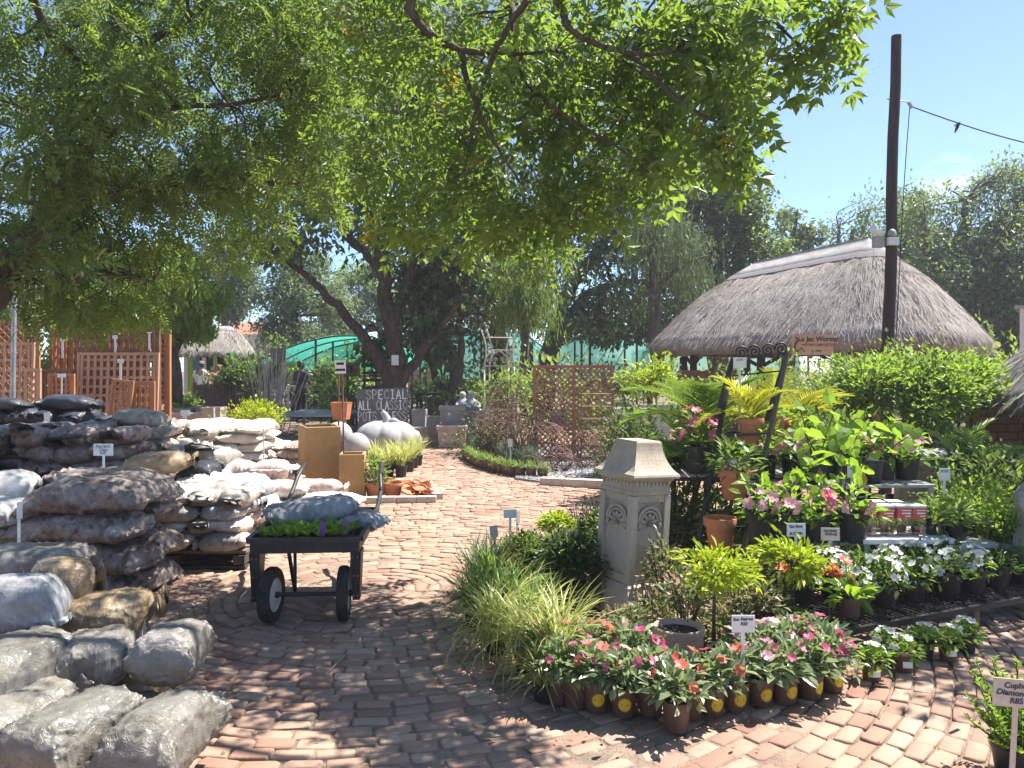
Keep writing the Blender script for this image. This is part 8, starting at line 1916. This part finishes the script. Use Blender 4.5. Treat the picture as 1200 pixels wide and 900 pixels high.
    for i, (px, py, lab, card) in enumerate(((1028, 803, 'white pansy in a labelled brown pot nearest the bricks', True), (1066, 792, 'white pansy in the second labelled pot before the mesh table', True), (1118, 778, 'shaded pansy in the labelled pot at the right of the row', True), (1045, 782, 'white pansy squeezed behind the first two pots', False), (1090, 776, 'white pansy in the shade of the mesh table', False), (1140, 768, 'dark shaded pansy at the end of the row', False))):
        x, y, _ = gp(px, py); t = potted('potted_pansy', lab, 'potted plant', x, y + .06, 0, .062, .115, 'pot_brown' if i < 3 else 'pot_black', [('foliage', pf[i % 2]), ('flowers', pfl[i % 2])], 'white pansies before the mesh table', rz=0, sc=.86)
        if card: b = MB(); r_ = .0585; b.add([(r_ * math.sin(a), -r_ * math.cos(a), zz) for zz in (.04, .078) for a in np.linspace(-.55, .5, 7)], [(k, k + 1, k + 8, k + 7) for k in range(6)]); q = b.build('label_sticker', M['plastic_white'], t, smooth=True)
    # bottom right plant and sign
    x, y, _ = at(1212, 900, 3.0); t = thing('potted_shrub', 'upright fine leaved plant behind the Diamond Ice sign at the bottom right', 'potted plant', (x, y + .08, 0)); pot(t, .11, .13, 'pot_black'); g = np.random.default_rng(6); b = MB(); P, F = [], []
    for k in range(64):
        a = g.random() * 6.28; le = g.uniform(.08, .3); sp = g.uniform(.04, .24); pts = [np.array([.03 * math.cos(a), .03 * math.sin(a), .1]), np.array([sp * .6 * math.cos(a), sp * .6 * math.sin(a), .1 + le * .5]), np.array([sp * math.cos(a), sp * math.sin(a), .1 + le])]; b.tube([tuple(p) for p in pts], [.003, .003, .002], 4, sub=2)
        for q in np.linspace(.15, 1, 26): c = pts[0] * (1 - q) ** 2 + 2 * pts[1] * q * (1 - q) + pts[2] * q * q; P.append(c); aa = g.random() * 6.28; F.append([math.cos(aa), math.sin(aa), .9])
    b.build('stems', M['twig'], t); link('foliage', np_mesh('foliage', [scatter(*LEAF2, np.array(P), frames(np.array(F), (0, 0, 1.)), g.uniform(.022, .038, len(P)), .45)], M['leaf_bright']), t)
    price_sign('tan price sign reading Cuphea Diamond Ice R85 at the bottom right', 1184, 812, 2.8, .16, .1, R(-8), ('Cuphea', 'Diamond Ice', 'R85'), tsize=.028, mat='sign_card', tilt=.05)
    x, y, _ = gp(1172, 880); t = thing('fallen_label', 'small white label lying among the stems at the bottom right', 'label', (x - .02, y + .22, .12), .5, tilt=(.6, .3)); b = MB(); b.box((0, 0, 0), (.06, .003, .03)); b.build('card', M['plastic_white'], t)
    # signs right
    price_sign('white price sign before the lower mandevilla shelf, R120 one', 933, 621, 5.05, .12, .085, 0, ('San Besa', '', 'R120.00'), tsize=.024, base_z=.0); price_sign('cream price sign right of the R120 one, reading R240', 973, 626, 5.0, .115, .08, R(-6), ('Gardenia', 'R240.00'), tsize=.022, mat='sign_card')
    price_sign('tall white sign between lower and upper shelves', 999, 553, 5.5, .07, .085, R(-5), ('R60',), tsize=.022, ink='ink_faded', mat='plastic_white', base_z=.2); price_sign('tilted blank tan card above the tall white sign', 1015, 543, 5.95, .085, .115, R(-15), mat='sign_card', tilt=.12, base_z=.6)
    price_sign('white sign on a thick stake before the standard trees', 1107, 556, 5.75, .08, .09, 0, ('R220',), tsize=.026, ink='ink_faded', base_z=.3); price_sign('dark grey label leaning among the white flowers', 1128, 646, 5.0, .085, .075, R(-20), mat='plastic_grey', tilt=.15, base_z=.2); price_sign('white sign in front of the palm fronds by the ladder stand', 867, 425, 6.3, .105, .085, 0, ('R350',), tsize=.024, ink='ink_faded', base_z=.5)
    # rock
    x, y, z = at(1082, 542, 7.2); t = thing('pale_rock', 'pale crumpled rock on a plinth behind the plant boxes', 'rock', (x, 7.2, 0)); bm = bmesh.new(); bmesh.ops.create_icosphere(bm, subdivisions=4, radius=1)
    for v_ in bm.verts: q = v_.co.copy(); v_.co = Vector((q.x * .26, q.y * .16, q.z * .12)) * (1 + .5 * mnoise.fractal(q * 1.8, 1., 2., 4)) + Vector((0, 0, z))
    me = bpy.data.meshes.new('rock'); bm.to_mesh(me); bm.free(); me.polygons.foreach_set('use_smooth', [False] * len(me.polygons)); link('rock', me, t, mat=M['white_stone']); b = MB(); b.frustum([(.22, .14, 0), (.2, .12, z - .05)]); b.build('plinth', M['concrete'], t)
    # standard trees in a row
    tr = [(980, 468, 8.3, .3, .22), (1018, 452, 8.0, .33, .27), (1058, 446, 8.2, .33, .27), (1102, 452, 7.8, .3, .28), (1138, 452, 8.1, .26, .26), (1000, 446, 8.8, .3, .22), (1085, 470, 7.6, .26, .2), (1124, 440, 8.8, .26, .2)]
    for i, (px, py, Y, rx, rz_) in enumerate(tr):
        std_tree('standard_tree', ['ball topped leafy standard, leftmost of the row behind the benches', 'ball topped standard, second from left and broad', 'ball topped standard just right of the timber pole', 'ball topped standard with a slanting trunk, right of middle', 'ball topped standard at the right end touching the dark thatch', 'ball topped standard behind the two leftmost', 'lower ball topped standard in front of the right ones', 'small ball topped standard at the back right', 'lower ball topped standard under the timber pole'][i], px, py, Y, rx, rz_, M['leaf_light'], .056, 1900, matn='bark', seed=1100 + i, group='ball topped standards behind the benches', sr=.02, extra=(M['leaf_bright'], .35), wy=.55, potr=.17)
    # dark cycads at right
    for i, (px, Y, L, matn, zt, lab, nf) in enumerate(((1150, 7.0, .8, 'palm_dark', .55, 'dark spiky cycad in the shade by the brick pillar', 16), (1120, 7.4, .75, 'palm', .6, 'green lit cycad behind the white sign', 12), (1172, 6.6, .65, 'palm_dark', .45, 'dark cycad nearest the stone statue', 14), (1085, 8.4, .7, 'palm', .7, 'green palm showing between the standard trunks', 11))): fr = frond_mesh(nf, L, matn, 1120 + i, zt, 26, .22, (.1, 1.35), .9, w=.014); x = (px - CX) / FP * Y; t = potted('cycad', lab, 'palm', x, Y, 0, .17, .26, 'pot_black', [('fronds', fr[0]), ('stalks', fr[1])], 'cycads by the brick pillar'); b = MB(); b.tube([(0, 0, .15), (0, 0, zt + .03)], [.06, .045], 9); b.build('trunk', M['bark'], t)
    for i, (px, py, Y, rx, rz_, lm, lab) in enumerate(((1150, 600, 5.75, .3, .14, 'leaf_bright', 'bright green low shrub right of the rosette plants'), (1175, 615, 5.5, .25, .12, 'leaf_bright', 'bright low shrub at the foot of the stone statue'), (1125, 585, 6.2, .26, .16, 'leaf_bright', 'bright low shrub behind the rosette plants'), (1168, 575, 6.4, .3, .25, 'leaf_dark', 'deep shaded bush before the brick pillar'), (990, 515, 7.6, .4, .3, 'leaf_mid', 'green shrub hidden behind the big leaved climber'), (925, 530, 7.4, .4, .35, 'leaf_mid', 'green shrub behind the ladder stand'), (860, 470, 9.5, .5, .3, 'leaf_light', 'pale shrub between palms and gazebo'), (940, 455, 10.5, .6, .4, 'leaf_mid', 'green shrub under the painted worm sign'))):
        x, y, z = at(px, py, Y); shrub('shrub', lab, (x, Y, 0), rx, rz_, 1500, M[lm], .042 if lm == 'leaf_bright' else .06, 1140 + i, z0=z - rz_ * .2, group='shrubs on the right of the nursery', extra=(M['leaf_light'], .4)); 
    # statue at the edge
    Y = 5.3; x = (1212 - CX) / FP * Y; t = thing('stone_statue', 'grey stone robed statue cut by the right edge of the picture', 'statue', (x, Y, 0), R(20)); b = MB(); b.box((0, 0, .2), (.32, .32, .4)); b.build('plinth', M['concrete'], t)
    b = MB(); b.lathe([(.14, .4), (.135, .45), (.1, .55), (.105, .62), (.13, .7), (.125, .76), (.07, .82), (.045, .85), (.05, .88), (.068, .92), (.066, .97), (.04, 1.0), (.001, 1.005)], 28, lobes=lambda a, z: 1 + (.07 * math.sin(a * 7 + z * 5) if z < .75 else 0), squash=(1, .8)); b.tube([(-.11, 0, .76), (-.14, -.04, .66), (-.04, -.12, .64)], [.035, .032, .025], 8, sub=3); b.tube([(.11, 0, .76), (.14, -.04, .66), (.04, -.12, .62)], [.035, .032, .025], 8, sub=3); b.build('figure', M['concrete'], t, smooth=True)
M['sign_card'] = nmat('cream_card', (.5, .42, .34), (.6, .52, .44), 6, .6)
right_plants()

def side_tree():
    cl = [((4.85, 5.5, 4.0), (.8, .7, .4), 1.), ((5.2, 4.9, 4.2), (.7, .7, .4), .9), ((4.9, 6.3, 3.9), (.6, .6, .35), .6), ((5.6, 5.4, 4.3), (.7, .7, .4), .7)]
    tree('shade_tree', 'small leafy tree just outside the right edge shading the mesh table', [([(5.3, 5.4, -.1), (5.25, 5.4, 1.2), (5.2, 5.35, 2.8), (5.05, 5.3, 4.0)], [.12, .1, .08, .03])], cl, M['leaf_mid'], M['bark'], LEAF6, .1, .5, 2600, .26, seed=1300)
side_tree()

# ---------- what lies on the bricks ----------
def litter():
    g = np.random.default_rng(77); P = []
    for k in range(520):
        a = g.random(); y = 2.6 + 6 * g.random() ** 1.3; x = g.uniform(-.75, .7) * y * .7; P.append((x, y, .008))
    P = np.array(P); n = len(P); fw = g.normal(size=(n, 3)) * [1, 1, .12]; up = nrm(g.normal(size=(n, 3)) * .3 + [0, 0, 1])
    o = link('fallen_leaves', np_mesh('fallen_leaves', [scatter(*LEAF2, P, frames(fw, up), g.uniform(.008, .038, n), .5)], M['dry_leaf'])); _props(o, 'small dry leaves scattered over the brick paving', 'fallen leaves', None, 'stuff')
    for i, (px, py) in enumerate(((566, 864), (573, 868), (697, 886))): x, y, _ = gp(px, py); b = np_mesh('fallen_leaf', [scatter(*LEAF6, np.array([[0, 0, .012]]), frames(np.array([[1, .4 * i, .15]]), np.array([.1, .1, 1.])), .055, .55)], M['leaf_grey']); o = link('fallen_leaf', b, None, (x, y, 0)); _props(o, ['pale green fallen leaf on the bricks, left of a pair', 'pale green fallen leaf on the bricks, right of a pair', 'pale fallen leaf on the sunlit bricks by the impatiens'][i], 'fallen leaf', 'single fallen leaves')
    b = MB(); x, y, _ = gp(386, 790); x2, y2, _ = gp(405, 770); b.tube([(x, y, .012), ((x + x2) / 2, (y + y2) / 2, .018), (x2, y2, .014)], .004, 5); o = b.build('fallen_stick', M['straw']); _props(o, 'thin dry stick lying on the shaded bricks', 'stick')
M['dry_leaf'] = lmat('dry_leaf', (.12, .08, .04), (.3, .22, .1), (.3, .2, .08), .2, .7)
litter()

HAZE = .0014
def haze():  # scattering volume added to lift the far background like lens glare
    m, nt, _, L = new_mat('added_haze'); v = N(nt, 'ShaderNodeVolumePrincipled', Density=HAZE, Anisotropy=.2); v.inputs['Color'].default_value = (.92, .95, 1, 1)
    o = N(nt, 'ShaderNodeOutputMaterial'); L.new(v.outputs[0], o.inputs['Volume'])
    b = MB(); b.box((0, 30, 10), (110, 72, 22.4)); q = b.build('haze', m); _props(q, 'thin haze added to the air to make the far background milky', 'haze', None, 'stuff')
if HAZE: haze()
